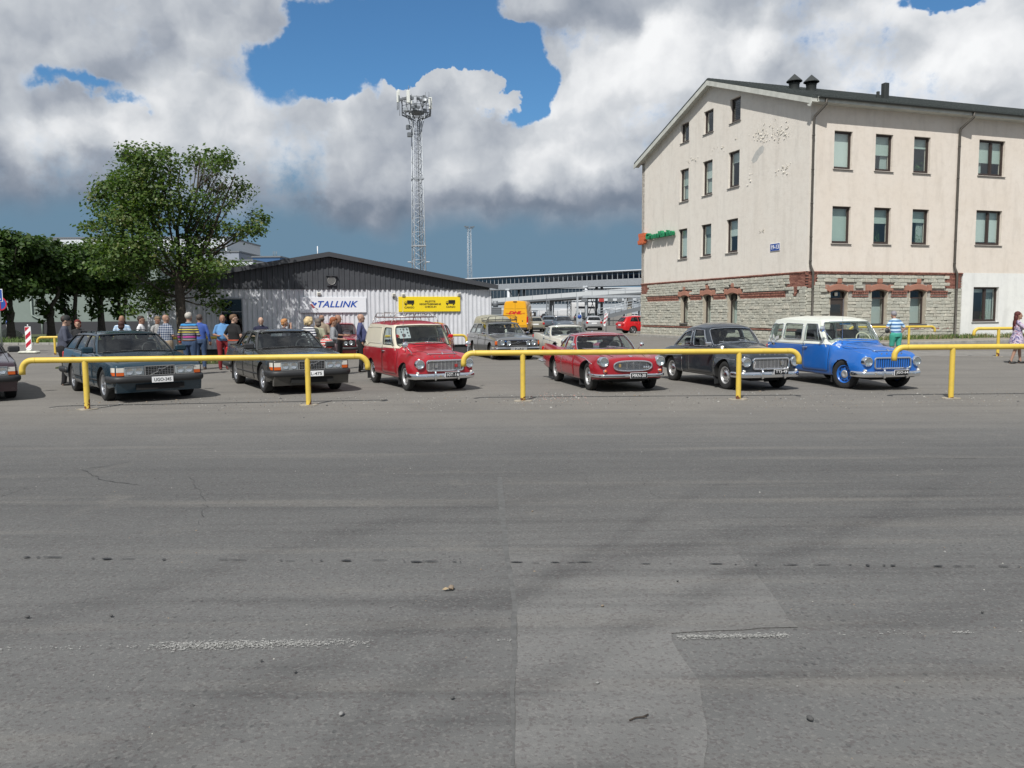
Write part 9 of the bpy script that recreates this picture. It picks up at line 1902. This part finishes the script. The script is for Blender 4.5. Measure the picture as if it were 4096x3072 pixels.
# wire-mesh fence posts by the car park
for i, (u, v0, v1) in enumerate(((2210, 1222, 1302), (2322, 1240, 1322), (2424, 1237, 1328))):
	q = gp(u, v1); z = at(u, v0, q.y).z; T = thing('fence_post', ('thin grey fence post between the dark saloon and the steel blue one', 'grey fence post with small blue sign left of the leaning barrier', 'thin grey fence post right of the small silver estate')[i], 'post', (q.x, q.y, 0)); mb = MB(); mb.cyl((0, 0, 0), (0, 0, z), .04 if i != 1 else .07, 7); mb.build('shaft', M_GALV, T); mb = MB(); mb.box((0, 0, z+.02), (.12, .12, .04)); mb.build('cap', M_GALVD, T)
	if i == 1: mb = MB(); mb.bbox((-.1, -.1, z-.8), (.5, .02, .7), .01); mb.build('plate', M_GREYC, T); mb = MB(); mb.lathe([(.001, .0), (.2, 0), (.2, -.01)], 16, Matrix.Translation((-.1, -.12, z-.65)) @ Matrix.Rotation(PI/2, 4, 'X')); mb.build('roundel', MATS['sign_blue'], T)
T = thing('mesh_fence', 'low wire fence beyond the car park near the bridge columns', 'fence', (0, 108, 0)); xa, xb = at(2120, 1300, 108).x, at(2600, 1300, 108).x
for k in range(14): x = xa+(xb-xa)*k/13; mb = MB(); mb.cyl((x, 0, 0), (x, 0, 2.0), .03, 5); mb.build('post', M_GALVD, T)
for z in (.3, 1.1, 1.95): mb = MB(); mb.cyl((xa, 0, z), (xb, 0, z), .012, 4); mb.build('wire', M_GALVD, T)
mb = MB(); [mb.cyl((xa+(xb-xa)*k/120, .0, .1), (xa+(xb-xa)*k/120, 0, 1.98), .004, 3) for k in range(121)]; mb.build('mesh_wires', M_GALVD, T, kind='stuff')
# ------------------------------------------------------------------ people
M_SK = [mat('skin_a', (.36, .215, .155), .55, spec=.4), mat('skin_tan', (.29, .16, .11), .55, spec=.4), mat('skin_pale', (.43, .28, .21), .55, spec=.4)]
def stripes(name, cols, period=None, rough=.85):
	"""fabric with horizontal bands: cols = [(fraction start, colour)...] repeated each period metres of height"""
	m = bpy.data.materials.new(name); m.use_nodes = True; b = NB(m.node_tree); p = m.node_tree.nodes['Principled BSDF']; p.inputs['Roughness'].default_value = rough; o = b.add('ShaderNodeTexCoord').outputs['Object']
	x, y, z = b.sep(b.vmath('ADD', o, b.vmath('MULTIPLY', b.vmath('SUBTRACT', b.noise(o, 5, 2, color=True), (.5, .5, .5)), (.0, .0, .03))))
	f = b.math('FRACT', b.math('DIVIDE', z, period)); b.l.new(b.ramp(f, cols, True), p.inputs['Base Color']); return m
def plaid(name, a, c2, s=.07):
	m = bpy.data.materials.new(name); m.use_nodes = True; b = NB(m.node_tree); p = m.node_tree.nodes['Principled BSDF']; p.inputs['Roughness'].default_value = .9; x, y, z = b.sep(b.add('ShaderNodeTexCoord').outputs['Object'])
	f1 = b.math('LESS_THAN', b.math('FRACT', b.math('DIVIDE', b.math('ADD', x, y), s)), .24); f2 = b.math('LESS_THAN', b.math('FRACT', b.math('DIVIDE', z, s)), .24); b.l.new(b.mix(b.math('MULTIPLY', b.math('ADD', f1, f2), .5), a, c2), p.inputs['Base Color']); return m
def floral(name):
	m = bpy.data.materials.new(name); m.use_nodes = True; b = NB(m.node_tree); p = m.node_tree.nodes['Principled BSDF']; p.inputs['Roughness'].default_value = .9; o = b.add('ShaderNodeTexCoord').outputs['Object']; n = b.noise(o, 9, 4, .6, dist=1.2)
	b.l.new(b.ramp(n, [(0, (.03, .03, .08)), (.40, (.06, .05, .16)), (.47, (.34, .30, .42)), (.53, (.55, .52, .60)), (.60, (.25, .06, .12)), (.68, (.05, .05, .12))]), p.inputs['Base Color']); return m
def cloth(name, c): return mat(name, c, .9, var=.12, vscale=6, bump=.006, bscale=14)
def vox(mb, name, m, parent, v=.014, smooth=2):
	me = mb.mesh(name, m); me = bake_mods(me, [('REMESH', dict(mode='VOXEL', voxel_size=v)), ('SMOOTH', dict(factor=.5, iterations=smooth))]); me.name = name
	me.materials.clear(); me.materials.append(m); me.polygons.foreach_set('use_smooth', [True]*len(me.polygons)); return link(name, me, parent)
def caps(mb, pts, rs, n=10):
	P = [Vector(p) for p in pts]; Q = []; R_ = []
	for i in range(len(P)-1):
		k = max(2, int((P[i+1]-P[i]).length/.03))
		for j in range(k): t = j/k; Q.append(P[i].lerp(P[i+1], t)); s = t*t*(3-2*t); R_.append(rs[i]*(1-s)+rs[i+1]*s)
	Q.append(P[-1]); R_.append(rs[-1]); mb.tube(Q, R_, n); mb.ell(P[0], (rs[0],)*3, n, 6); mb.ell(P[-1], (rs[-1],)*3, n, 6)
def ellsect(mb, sec, n=16):
	"""stack of elliptical sections (z, rx, ry, cy)"""
	rows = [[(rx*math.cos(2*PI*k/n), cy+ry*math.sin(2*PI*k/n), z) for k in range(n)] for (z, rx, ry, cy) in sec]; mb.grid([[rows[i][k] for i in range(len(rows))] for k in range(n)], closeu=True); mb.add(rows[0], [tuple(range(n))]); mb.add(rows[-1], [tuple(reversed(range(n)))])
ARM = {  # elbow and wrist for the right arm (x<0), in front = -y
	'down': ((-.255, .02, 1.14), (-.27, -.05, .90)), 'front': ((-.25, .03, 1.13), (-.14, -.25, 1.10)), 'cross': ((-.25, -.06, 1.13), (-.02, -.25, 1.16)), 'face': ((-.26, -.16, 1.20), (-.10, -.20, 1.50)), 'hip': ((-.36, .06, 1.16), (-.20, -.02, 1.0)), 'pocket': ((-.28, .06, 1.15), (-.20, -.04, .93)), 'back': ((-.27, .10, 1.14), (-.10, .18, 1.0))}
def person(label, u, vfoot, rz, h=1.75, g=1.0, skin=0, shirt=None, trousers=None, sleeves='short', arms=('down', 'down'), hair=None, hairc=(.1, .06, .04), shoe=(.03, .03, .03), female=False, shorts=False, stoop=0.0, cap=False, glasses=False, legs=0.0, dress=None, belt=None, headturn=0.0, bag=None, Y=None, beard=None, paunch=0.0, headtilt=0.0):
	q = gp(u, vfoot) if Y is None else at(u, 1400, Y); T = thing('person', label, 'person', (q.x, q.y, 0), rad(rz)); s = h/1.75; T.scale = (s, s, s); sk = M_SK[skin]; B = MB(); st = stoop
	def bend(p):   # lean the upper body forward above the hips
		p = Vector(p)
		if p.z <= .95 or st == 0: return p
		a_ = st*min(1, (p.z-.95)/.5); R_ = Matrix.Rotation(a_, 3, 'X'); return Vector((0, 0, .95))+R_ @ (p-Vector((0, 0, .95)))
	# head
	hc = bend((0, -.012, 1.63)); HT = Matrix.Translation(hc) @ Matrix.Rotation(rad(headturn), 4, 'Z') @ Matrix.Rotation(rad(headtilt)+st, 4, 'X')
	HT = HT @ Matrix.Diagonal((1.13, 1.08, 1.07, 1))
	rows = [(-.118, .022, .03, -.035), (-.105, .045, .052, -.028), (-.08, .058, .072, -.018), (-.045, .067, .086, -.006), (0, .073, .095, .002), (.04, .074, .097, .006), (.075, .066, .087, .008), (.10, .048, .064, .010), (.116, .022, .03, .010)]
	hm = MB(); ellsect(hm, [(z, rx, ry, cy) for (z, rx, ry, cy) in rows]); hm.tube([(0, -.088, .012), (0, -.112, -.022), (0, -.088, -.032)], [.010, .017, .012], 6); [hm.ell((x, .008, -.012), (.012, .022, .032), 8, 6) for x in (-.076, .076)]; hm.ell((0, -.082, -.062), (.024, .012, .010), 8, 5); hm.ell((0, -.078, -.098), (.022, .018, .016), 8, 5); hm.tube([(-.034, -.084, .022), (0, -.090, .018), (.034, -.084, .022)], [.009, .010, .009], 6)
	B.add([HT @ Vector(v) for v in hm.v], hm.f, 0, True)
	caps(B, [bend((0, .012, 1.42)), HT @ Vector((0, .018, -.07))], [.062*(.85 if female else 1), .052*(.85 if female else 1)])
	# torso core and arms
	sw = .172*(.88 if female else 1)*(1+.25*(g-1)); hipz = .95
	arms_ = []
	for sd, am in ((-1, arms[0]), (1, arms[1])):
		e, w = ARM[am]; sh_ = bend((sd*sw, .01, 1.385)); f = (1+.5*(g-1)); e = bend((-sd*e[0]*(sw/.172)*f, e[1], e[2])); w = bend((-sd*w[0]*f, w[1]-(.10*(g-1) if am in ('front', 'cross') else 0), w[2])); arms_.append((sh_, e, w)); caps(B, [sh_, e, w], [.050, .040*(1+.3*(g-1)), .027])
		d = (w-e).normalized(); side_ = d.cross(Vector((0, 0, 1)) if abs(d.z) < .8 else Vector((0, -1, 0))).normalized(); p0 = w+d*.035; pa = w+d*.085
		caps(B, [w, p0, pa], [.026, .033, .030], 8)
		B.fing = getattr(B, 'fing', []); curl = d.cross(side_)*(.5)
		for k in range(4):
			o = side_*(.030-.020*k); L = (.036, .043, .040, .030)[k]; m1 = pa+o+d*L*.6; m2 = m1+(d*.7+curl*(-.5)).normalized()*L*.6; m3 = m2+(d*.25-curl*.9).normalized()*L*.5; B.fing.append(([pa+o*.9-d*.01, m1, m2, m3], [.0105, .0098, .009, .0075]))
		B.fing.append(([w+d*.03+side_*.03, w+d*.06+side_*.055, w+d*.095+side_*.052], [.012, .011, .009]))
	ellsect(B, [(bend((0, 0, z)).z, rx, ry, bend((0, 0, z)).y+cy) for (z, rx, ry, cy) in [(.90, .13, .09, .01), (1.1, .12, .085, 0), (1.3, .15, .09, .0), (1.44, .10, .065, .01)]])
	lg = legs; fx = .095*(1+.3*(g-1))
	LG = []
	for sd in (-1, 1): sw_ = sd*lg; LG.append(((sd*fx, 0, .90), (sd*(fx+.005), -.02-sw_*.5, .50), (sd*(fx+.01), .02-sw_ + (.0), .085)))
	for L_ in LG: caps(B, L_, [.085, .058, .040]); caps(B, [Vector(L_[2])+Vector((0, .03, -.045)), Vector(L_[2])+Vector((0, -.15, -.052))], [.038, .030])
	bo = vox(B, 'body', sk, T, .0135)
	mb = MB(); [mb.tube(P, R_, 6) for P, R_ in B.fing]; fme = mb.mesh('f', sk); bm = bmesh.new(); bm.from_mesh(bo.data); bm.from_mesh(fme); bm.to_mesh(bo.data); bm.free(); bo.data.polygons.foreach_set('use_smooth', [True]*len(bo.data.polygons))
	mb = MB(); [mb.ell(HT @ Vector((x, -.087, .004)), (.011, .006, .007), 8, 5) for x in (-.03, .03)]; mb.build('eyes', mat('eye', (.05, .04, .035), .2), T, kind='stuff')
	# shirt / dress
	if shirt or dress:
		S_ = MB(); c = g; pn = paunch
		tor = [(.90, .165*c, .115*c, .01), (1.0, .168*c, .122*c+pn*.04, -.01*c-pn*.05), (1.12, .165*c, .122*c+pn*.05, -.012*c-pn*.07), (1.24, .172*c, .118*c+pn*.02, -.005-pn*.03), (1.34, .178*(1+.5*(c-1)), .115, .0), (1.41, .160, .095, .008), (1.46, .095, .075, .014), (1.50, .068, .062, .014)]
		if female: tor = [(.90, .165*c, .115*c, .01), (1.02, .145*c, .105*c, .0), (1.12, .14*c, .105*c, -.005), (1.25, .155*c, .125*c, -.02), (1.34, .155, .110, -.008), (1.42, .135, .080, .008), (1.475, .07, .058, .012)]
		ellsect(S_, [(bend((0, 0, z)).z, rx, ry, bend((0, 0, z)).y+cy) for (z, rx, ry, cy) in tor])
		for (sh_, e, w) in arms_:
			caps(S_, [bend((sh_.x*.25, .012, 1.432)), sh_], [.052, .062])
			if sleeves == 'short': m_ = sh_.lerp(e, .80); caps(S_, [sh_, m_], [.064, .058])
			elif sleeves == 'long': caps(S_, [sh_, e, e.lerp(w, .92)], [.064, .050, .040])
			elif sleeves == 'three': caps(S_, [sh_, e, e.lerp(w, .35)], [.064, .052, .046])
		if dress: ellsect(S_, [(.56, .24*c, .19*c, .02), (.70, .225*c, .18*c, .02), (.88, .19*c, .155*c, .015), (1.0, .16*c, .12*c, .0), (1.1, .15*c, .11*c, 0)])
		vox(S_, 'dress' if dress else 'shirt', dress or shirt, T, .014, 3)
	if trousers:
		P = MB(); end = .46 if shorts else .09
		for L_ in LG:
			a_, k_, f_ = [Vector(v) for v in L_]
			if shorts: caps(P, [a_+Vector((0, 0, .02)), k_+Vector((0, 0, .06))], [.105*g, .088])
			else: caps(P, [a_+Vector((0, 0, .02)), k_, f_+Vector((0, .005, .01))], [.103*g, .074, .062])
		ellsect(P, [(.84, .15*g, .115*g, .012), (.95, .162*g, .118*g+.03*paunch, .008-.02*paunch), (.985, .158*g, .112*g+.03*paunch, .004-.02*paunch)]); vox(P, 'shorts' if shorts else 'trousers', trousers, T, .014, 3)
	if belt: mb = MB(); mb.tube([(.166*g*math.cos(a_), (.125*g+.03*paunch)*math.sin(a_)+.002-.02*paunch, .98) for a_ in np.linspace(0, 2*PI, 25)[:-1]], .014, 5, closed=True, flat=(.5, 1.6)); mb.build('belt', mat('belt_'+belt[0], belt[1], .5), T)
	for L_ in LG: a_ = Vector(L_[2]); mb = MB(); mb.ell(a_+Vector((0, -.055, -.045)), (.048, .135, .040), 12, 8); mb.ell(a_+Vector((0, .02, -.015)), (.044, .055, .055), 10, 6); mb.v = [(v[0], v[1], max(v[2], .003)) for v in mb.v]; mb.build('shoe', mat('shoe_%d' % int(shoe[0]*1000), shoe, .5), T)
	# hair
	def hairm(): return mat('hair_%d_%d' % (int(hairc[0]*1000), int(hairc[2]*1000)), hairc, .7, var=.35, vscale=40, bump=.006, bscale=70)
	hh = []
	if hair == 'short': hh = [((0, .030, .035), (.084, .092, .092)), ((0, .0, .075), (.074, .085, .058))]
	elif hair == 'fringe': hh = [((0, .058, -.015), (.080, .062, .055))]     # balding: ring at the back
	elif hair == 'curly': hh = [((x, y, z), (r_, r_, r_)) for (x, y, z, r_) in [(0, .03, .05, .11), (-.07, .03, .03, .07), (.07, .03, .03, .07), (0, .09, .0, .085), (-.05, .07, -.05, .06), (.05, .07, -.05, .06), (-.05, -.02, .09, .06), (.05, -.02, .09, .06), (0, -.04, .10, .05), (-.085, .01, -.03, .045), (.085, .01, -.03, .045)]]
	elif hair == 'bob': hh = [((0, .025, .035), (.092, .10, .100)), ((0, .05, -.05), (.088, .07, .08)), ((0, -.01, .085), (.07, .085, .045))]
	elif hair == 'spiky': hh = [((0, .028, .040), (.088, .098, .098)), ((0, -.01, .092), (.070, .085, .050)), ((0, .06, -.03), (.07, .055, .06))]
	elif hair == 'long': hh = [((0, .03, .04), (.092, .10, .10)), ((0, .075, -.08), (.095, .06, .13)), ((0, .10, -.26), (.10, .055, .17)), ((0, .11, -.40), (.085, .05, .10))]
	if hh:
		mb = MB()
		for c_, r_ in hh: mb.ell(c_, r_, 14, 10)
		mb.v = [tuple(HT @ (Vector(v)*(1+.05*mnoise.noise(Vector(v)*40))+Vector((0, 0, 0)))) for v in mb.v]
		if hair not in ('long',):
			pass
		vox(mb, 'hair', hairm(), T, .011, 1)
	if beard: mb = MB(); mb.ell(HT @ Vector((0, -.072, -.095)), (.035, .026, .035), 10, 7); mb.build('beard', mat('beard_grey', beard, .9), T)
	if cap: mb = MB(); mb.lathe([(.090, -.02), (.092, .02), (.082, .065), (.05, .098), (.001, .108)], 18, HT @ Matrix.Translation((0, .004, .028))); mb.prism([HT @ Vector(v) for v in ((-.06, -.075, .028), (.06, -.075, .028), (.045, -.16, .016), (-.045, -.16, .016))], (0, 0, .010)); C_ = mb.build('cap', mat('cap_black', (.015, .017, .017), .8), T, fix=True); mb = MB(); p_ = HT @ Vector((.086, .01, .06)); mb.ell(p_, (.008, .022, .016), 8, 5); mb.build('cap_logo', M_PW, C_)
	if glasses: mb = MB(); [mb.tube([HT @ Vector((x+.023*math.cos(a_), -.100, .006+.016*math.sin(a_))) for a_ in np.linspace(0, 2*PI, 11)[:-1]], .0028, 4, closed=True) for x in (-.031, .031)]; [mb.tube([HT @ Vector((sd*.054, -.098, .010)), HT @ Vector((sd*.078, .0, .006))], .0028, 4) for sd in (-1, 1)]; mb.build('glasses', M_BLK, T)
	if bag == 'strap': mb = MB(); mb.tube([(.0-.13, -.02, 1.44), (.06, -.135, 1.28), (.20, -.06, 1.02)], .012, 5, flat=(1.4, .4)); mb.tube([(-.13, .02, 1.44), (.06, .135, 1.25), (.20, .06, 1.02)], .012, 5, flat=(1.4, .4)); mb.bbox((.23, 0, .93), (.09, .24, .2), .03); mb.build('shoulder_bag', mat('bag_black', (.02, .02, .02), .6), T)
	return T
NAVY = (.022, .026, .06)
person('man in dark cap and dark grey-blue sweater leaning behind the teal estate', 262, 1541, 118, 1.80, 1.30, 2, cloth('sweater_slate', (.055, .062, .09)), cloth('trousers_black', (.012, .012, .014)), 'long', ('cross', 'cross'), 'short', (.03, .02, .015), cap=True, paunch=.9, stoop=.12)
person('person with red-dyed hair half hidden behind the rear of the teal estate', 322, 1495, 20, 1.66, 1.0, 0, cloth('top_black', (.014, .014, .016)), cloth('trousers_black', (.012, .012, .014)), 'long', ('front', 'down'), 'bob', (.16, .018, .014), female=True)
person('bald man in pale blue striped shirt seen over the teal estate roof', 497, 1478, 200, 1.78, 1.1, 1, stripes('stripe_pale_blue', [(0, (.12, .28, .5)), (.5, (.6, .66, .7))], .045), cloth('jeans', (.04, .06, .11)), 'short', ('front', 'front'), None, headtilt=12)
person('dark-haired person just in front of the bald striped man, only hair showing', 496, 1505, 190, 1.62, 1.0, 0, cloth('top_black', (.014, .014, .016)), cloth('jeans', (.04, .06, .11)), 'long', ('down', 'down'), 'bob', (.045, .015, .012), female=True)
person('man in white T-shirt and glasses looking right over the teal estate', 573, 1480, 95, 1.76, 1.05, 1, cloth('shirt_white', (.66, .67, .68)), cloth('jeans', (.04, .06, .11)), 'short', ('front', 'down'), 'short', (.035, .022, .016), glasses=True)
person('person in fine black and white striped top facing right in the group', 638, 1470, 60, 1.74, 1.0, 1, stripes('stripe_fine', [(0, (.60, .60, .58)), (.5, (.04, .04, .05))], .034), cloth('trousers_beige', (.30, .25, .18)), 'short', ('front', 'front'), 'short', (.17, .12, .07), glasses=True, headtilt=18)
person('bald man in navy and white plaid shirt seen from behind', 672, 1492, 158, 1.80, 1.22, 0, plaid('plaid_navy', (.03, .05, .10), (.55, .58, .62)), cloth('trousers_khaki', (.26, .21, .15)), 'short', ('front', 'down'), None, headturn=-10)
person('grey-haired man in multicoloured striped sweater and jeans, back turned', 764, 1500, 176, 1.86, 1.18, 0, stripes('stripe_multi', [(0, (.02, .022, .05)), (.045, (.6, .5, .08)), (.085, (.02, .022, .05)), (.13, (.24, .24, .25)), (.20, (.02, .022, .05)), (.24, (.03, .22, .48)), (.32, (.02, .022, .05)), (.37, (.24, .24, .25)), (.43, (.02, .022, .05)), (.48, (.65, .10, .05)), (.55, (.02, .022, .05)), (.59, (.24, .24, .25)), (.65, (.02, .022, .05)), (.70, (.36, .05, .22)), (.77, (.02, .022, .05)), (.82, (.24, .24, .25)), (.88, (.02, .022, .05)), (.93, (.6, .5, .08)), (.97, (.02, .022, .05))], .62), cloth('jeans_blue', (.035, .065, .13)), 'long', ('front', 'down'), 'short', (.42, .40, .36), shoe=(.06, .045, .04), belt=('brown', (.10, .05, .03)))
person('man in blue checked shirt and jeans half hidden behind the striped sweater', 806, 1478, 188, 1.80, 1.05, 1, plaid('plaid_blue', (.02, .06, .28), (.12, .2, .5), .04), cloth('jeans_blue', (.035, .065, .13)), 'long', ('down', 'down'), 'short', (.08, .06, .05), shoe=(.10, .08, .07), glasses=True)
person('bald man in light blue T-shirt and dark red trousers by the shed window', 897, 1478, 22, 1.78, 1.12, 1, cloth('tee_blue', (.10, .24, .46)), cloth('trousers_crimson', (.17, .012, .018)), 'short', ('front', 'front'), None, shoe=(.12, .02, .015), belt=('tan', (.22, .12, .07)), paunch=.4, headtilt=20)
person('man in black T-shirt and glasses with his back to the camera', 942, 1490, 150, 1.79, 1.28, 2, cloth('tee_black', (.008, .008, .009)), cloth('trousers_grey', (.10, .10, .105)), 'short', ('down', 'pocket'), 'short', (.13, .075, .04), glasses=True, belt=('red', (.42, .07, .03)), headturn=-45)
person('bald bearded man in dark navy shirt bowing his head behind the grey saloon', 1050, 1480, 18, 1.70, 1.1, 2, cloth('shirt_navy', (.012, .014, .04)), cloth('trousers_black', (.012, .012, .014)), 'short', ('front', 'front'), None, beard=(.5, .48, .44), headtilt=25, stoop=.08)
person('woman with short reddish-blond hair holding a hand to her face', 1143, 1480, 120, 1.63, 1.0, 0, cloth('blouse_dark', (.05, .05, .07)), cloth('trousers_black', (.012, .012, .014)), 'short', ('face', 'face'), 'spiky', (.42, .20, .075), female=True)
person('woman with curly blond hair and navy and white striped top, back turned', 1240, 1492, 165, 1.68, 1.12, 0, stripes('stripe_navy', [(0, (.64, .65, .66)), (.5, NAVY)], .075), cloth('trousers_dark', (.03, .03, .04)), 'short', ('front', 'front'), 'curly', (.52, .40, .22), female=True)
person('woman with grey-brown bob and pale khaki blouse with a black bag strap', 1276, 1488, 190, 1.64, 1.05, 0, cloth('blouse_khaki', (.36, .36, .26)), cloth('trousers_dark', (.03, .03, .04)), 'short', ('front', 'front'), 'bob', (.12, .10, .085), female=True, bag='strap', headturn=35)
person('balding man in tan plaid shirt behind the woman with the bag strap', 1292, 1470, 200, 1.76, 1.05, 1, plaid('plaid_tan', (.28, .22, .16), (.40, .34, .26), .05), cloth('trousers_khaki', (.26, .21, .15)), 'short', ('front', 'front'), 'fringe', (.10, .08, .07))
person('woman with short auburn hair in a grey striped top holding a striped bag', 1338, 1502, 105, 1.68, 1.06, 0, stripes('stripe_grey', [(0, (.42, .43, .42)), (.5, (.07, .08, .12))], .030), cloth('trousers_mauve', (.22, .16, .17)), 'three', ('front', 'front'), 'spiky', (.24, .075, .028), female=True, headtilt=14)
person('balding man in dark polo behind the auburn-haired woman', 1356, 1478, 80, 1.76, 1.1, 1, cloth('polo_dark', (.02, .018, .028)), cloth('trousers_black', (.012, .012, .014)), 'short', ('front', 'front'), 'fringe', (.3, .28, .26))
person('bald man in glasses and blue-violet shirt standing left of the red van', 1447, 1488, 96, 1.78, 1.14, 0, cloth('shirt_violet_blue', (.065, .075, .17)), cloth('trousers_black', (.012, .012, .014)), 'long', ('pocket', 'down'), None, glasses=True, paunch=.6)
person('grey-haired man in blue and white striped polo and green shorts behind the blue estate', 3580, 1443, 195, 1.76, 1.22, 0, stripes('stripe_polo', [(0, (.02, .09, .24)), (.36, (.30, .46, .62)), (.6, (.58, .66, .72)), (.8, (.30, .46, .62))], .125), cloth('shorts_green', (.05, .32, .24)), 'short', ('pocket', 'hip'), 'short', (.24, .23, .25), shorts=True, stoop=.20, legs=.08, headturn=-20)
person('woman with long dark red hair in a purple floral dress walking at the right edge', 4064, 1454, 70, 1.70, 1.28, 0, None, None, 'three', ('face', 'down'), 'long', (.075, .012, .010), shoe=(.012, .012, .012), female=True, dress=floral('floral_dress'), legs=.16)
# striped shopping bag in the auburn woman's hands
q = gp(1312, 1505); z = at(1312, 1372, q.y).z; T = thing('striped_bag', 'red and white striped bag held up by the auburn-haired woman', 'bag', (q.x, q.y-.05, z)); mb = MB(); mb.bbox((0, 0, -.02), (.34, .16, .30), .06); mb.v = [(v[0]*(1+.12*mnoise.noise(Vector(v)*9)), v[1], v[2]*(1+.1*mnoise.noise(Vector(v)*7))) for v in mb.v]; mb.build('bag_body', stripes('stripe_bag', [(0, (.5, .05, .04)), (.5, (.65, .62, .6))], .07), T); mb = MB(); mb.tube([(-.1, -.06, .12), (-.04, -.06, .22), (.04, -.06, .22), (.1, -.06, .12)], .01, 5); mb.build('handle', MATS['reflective_red'], T)
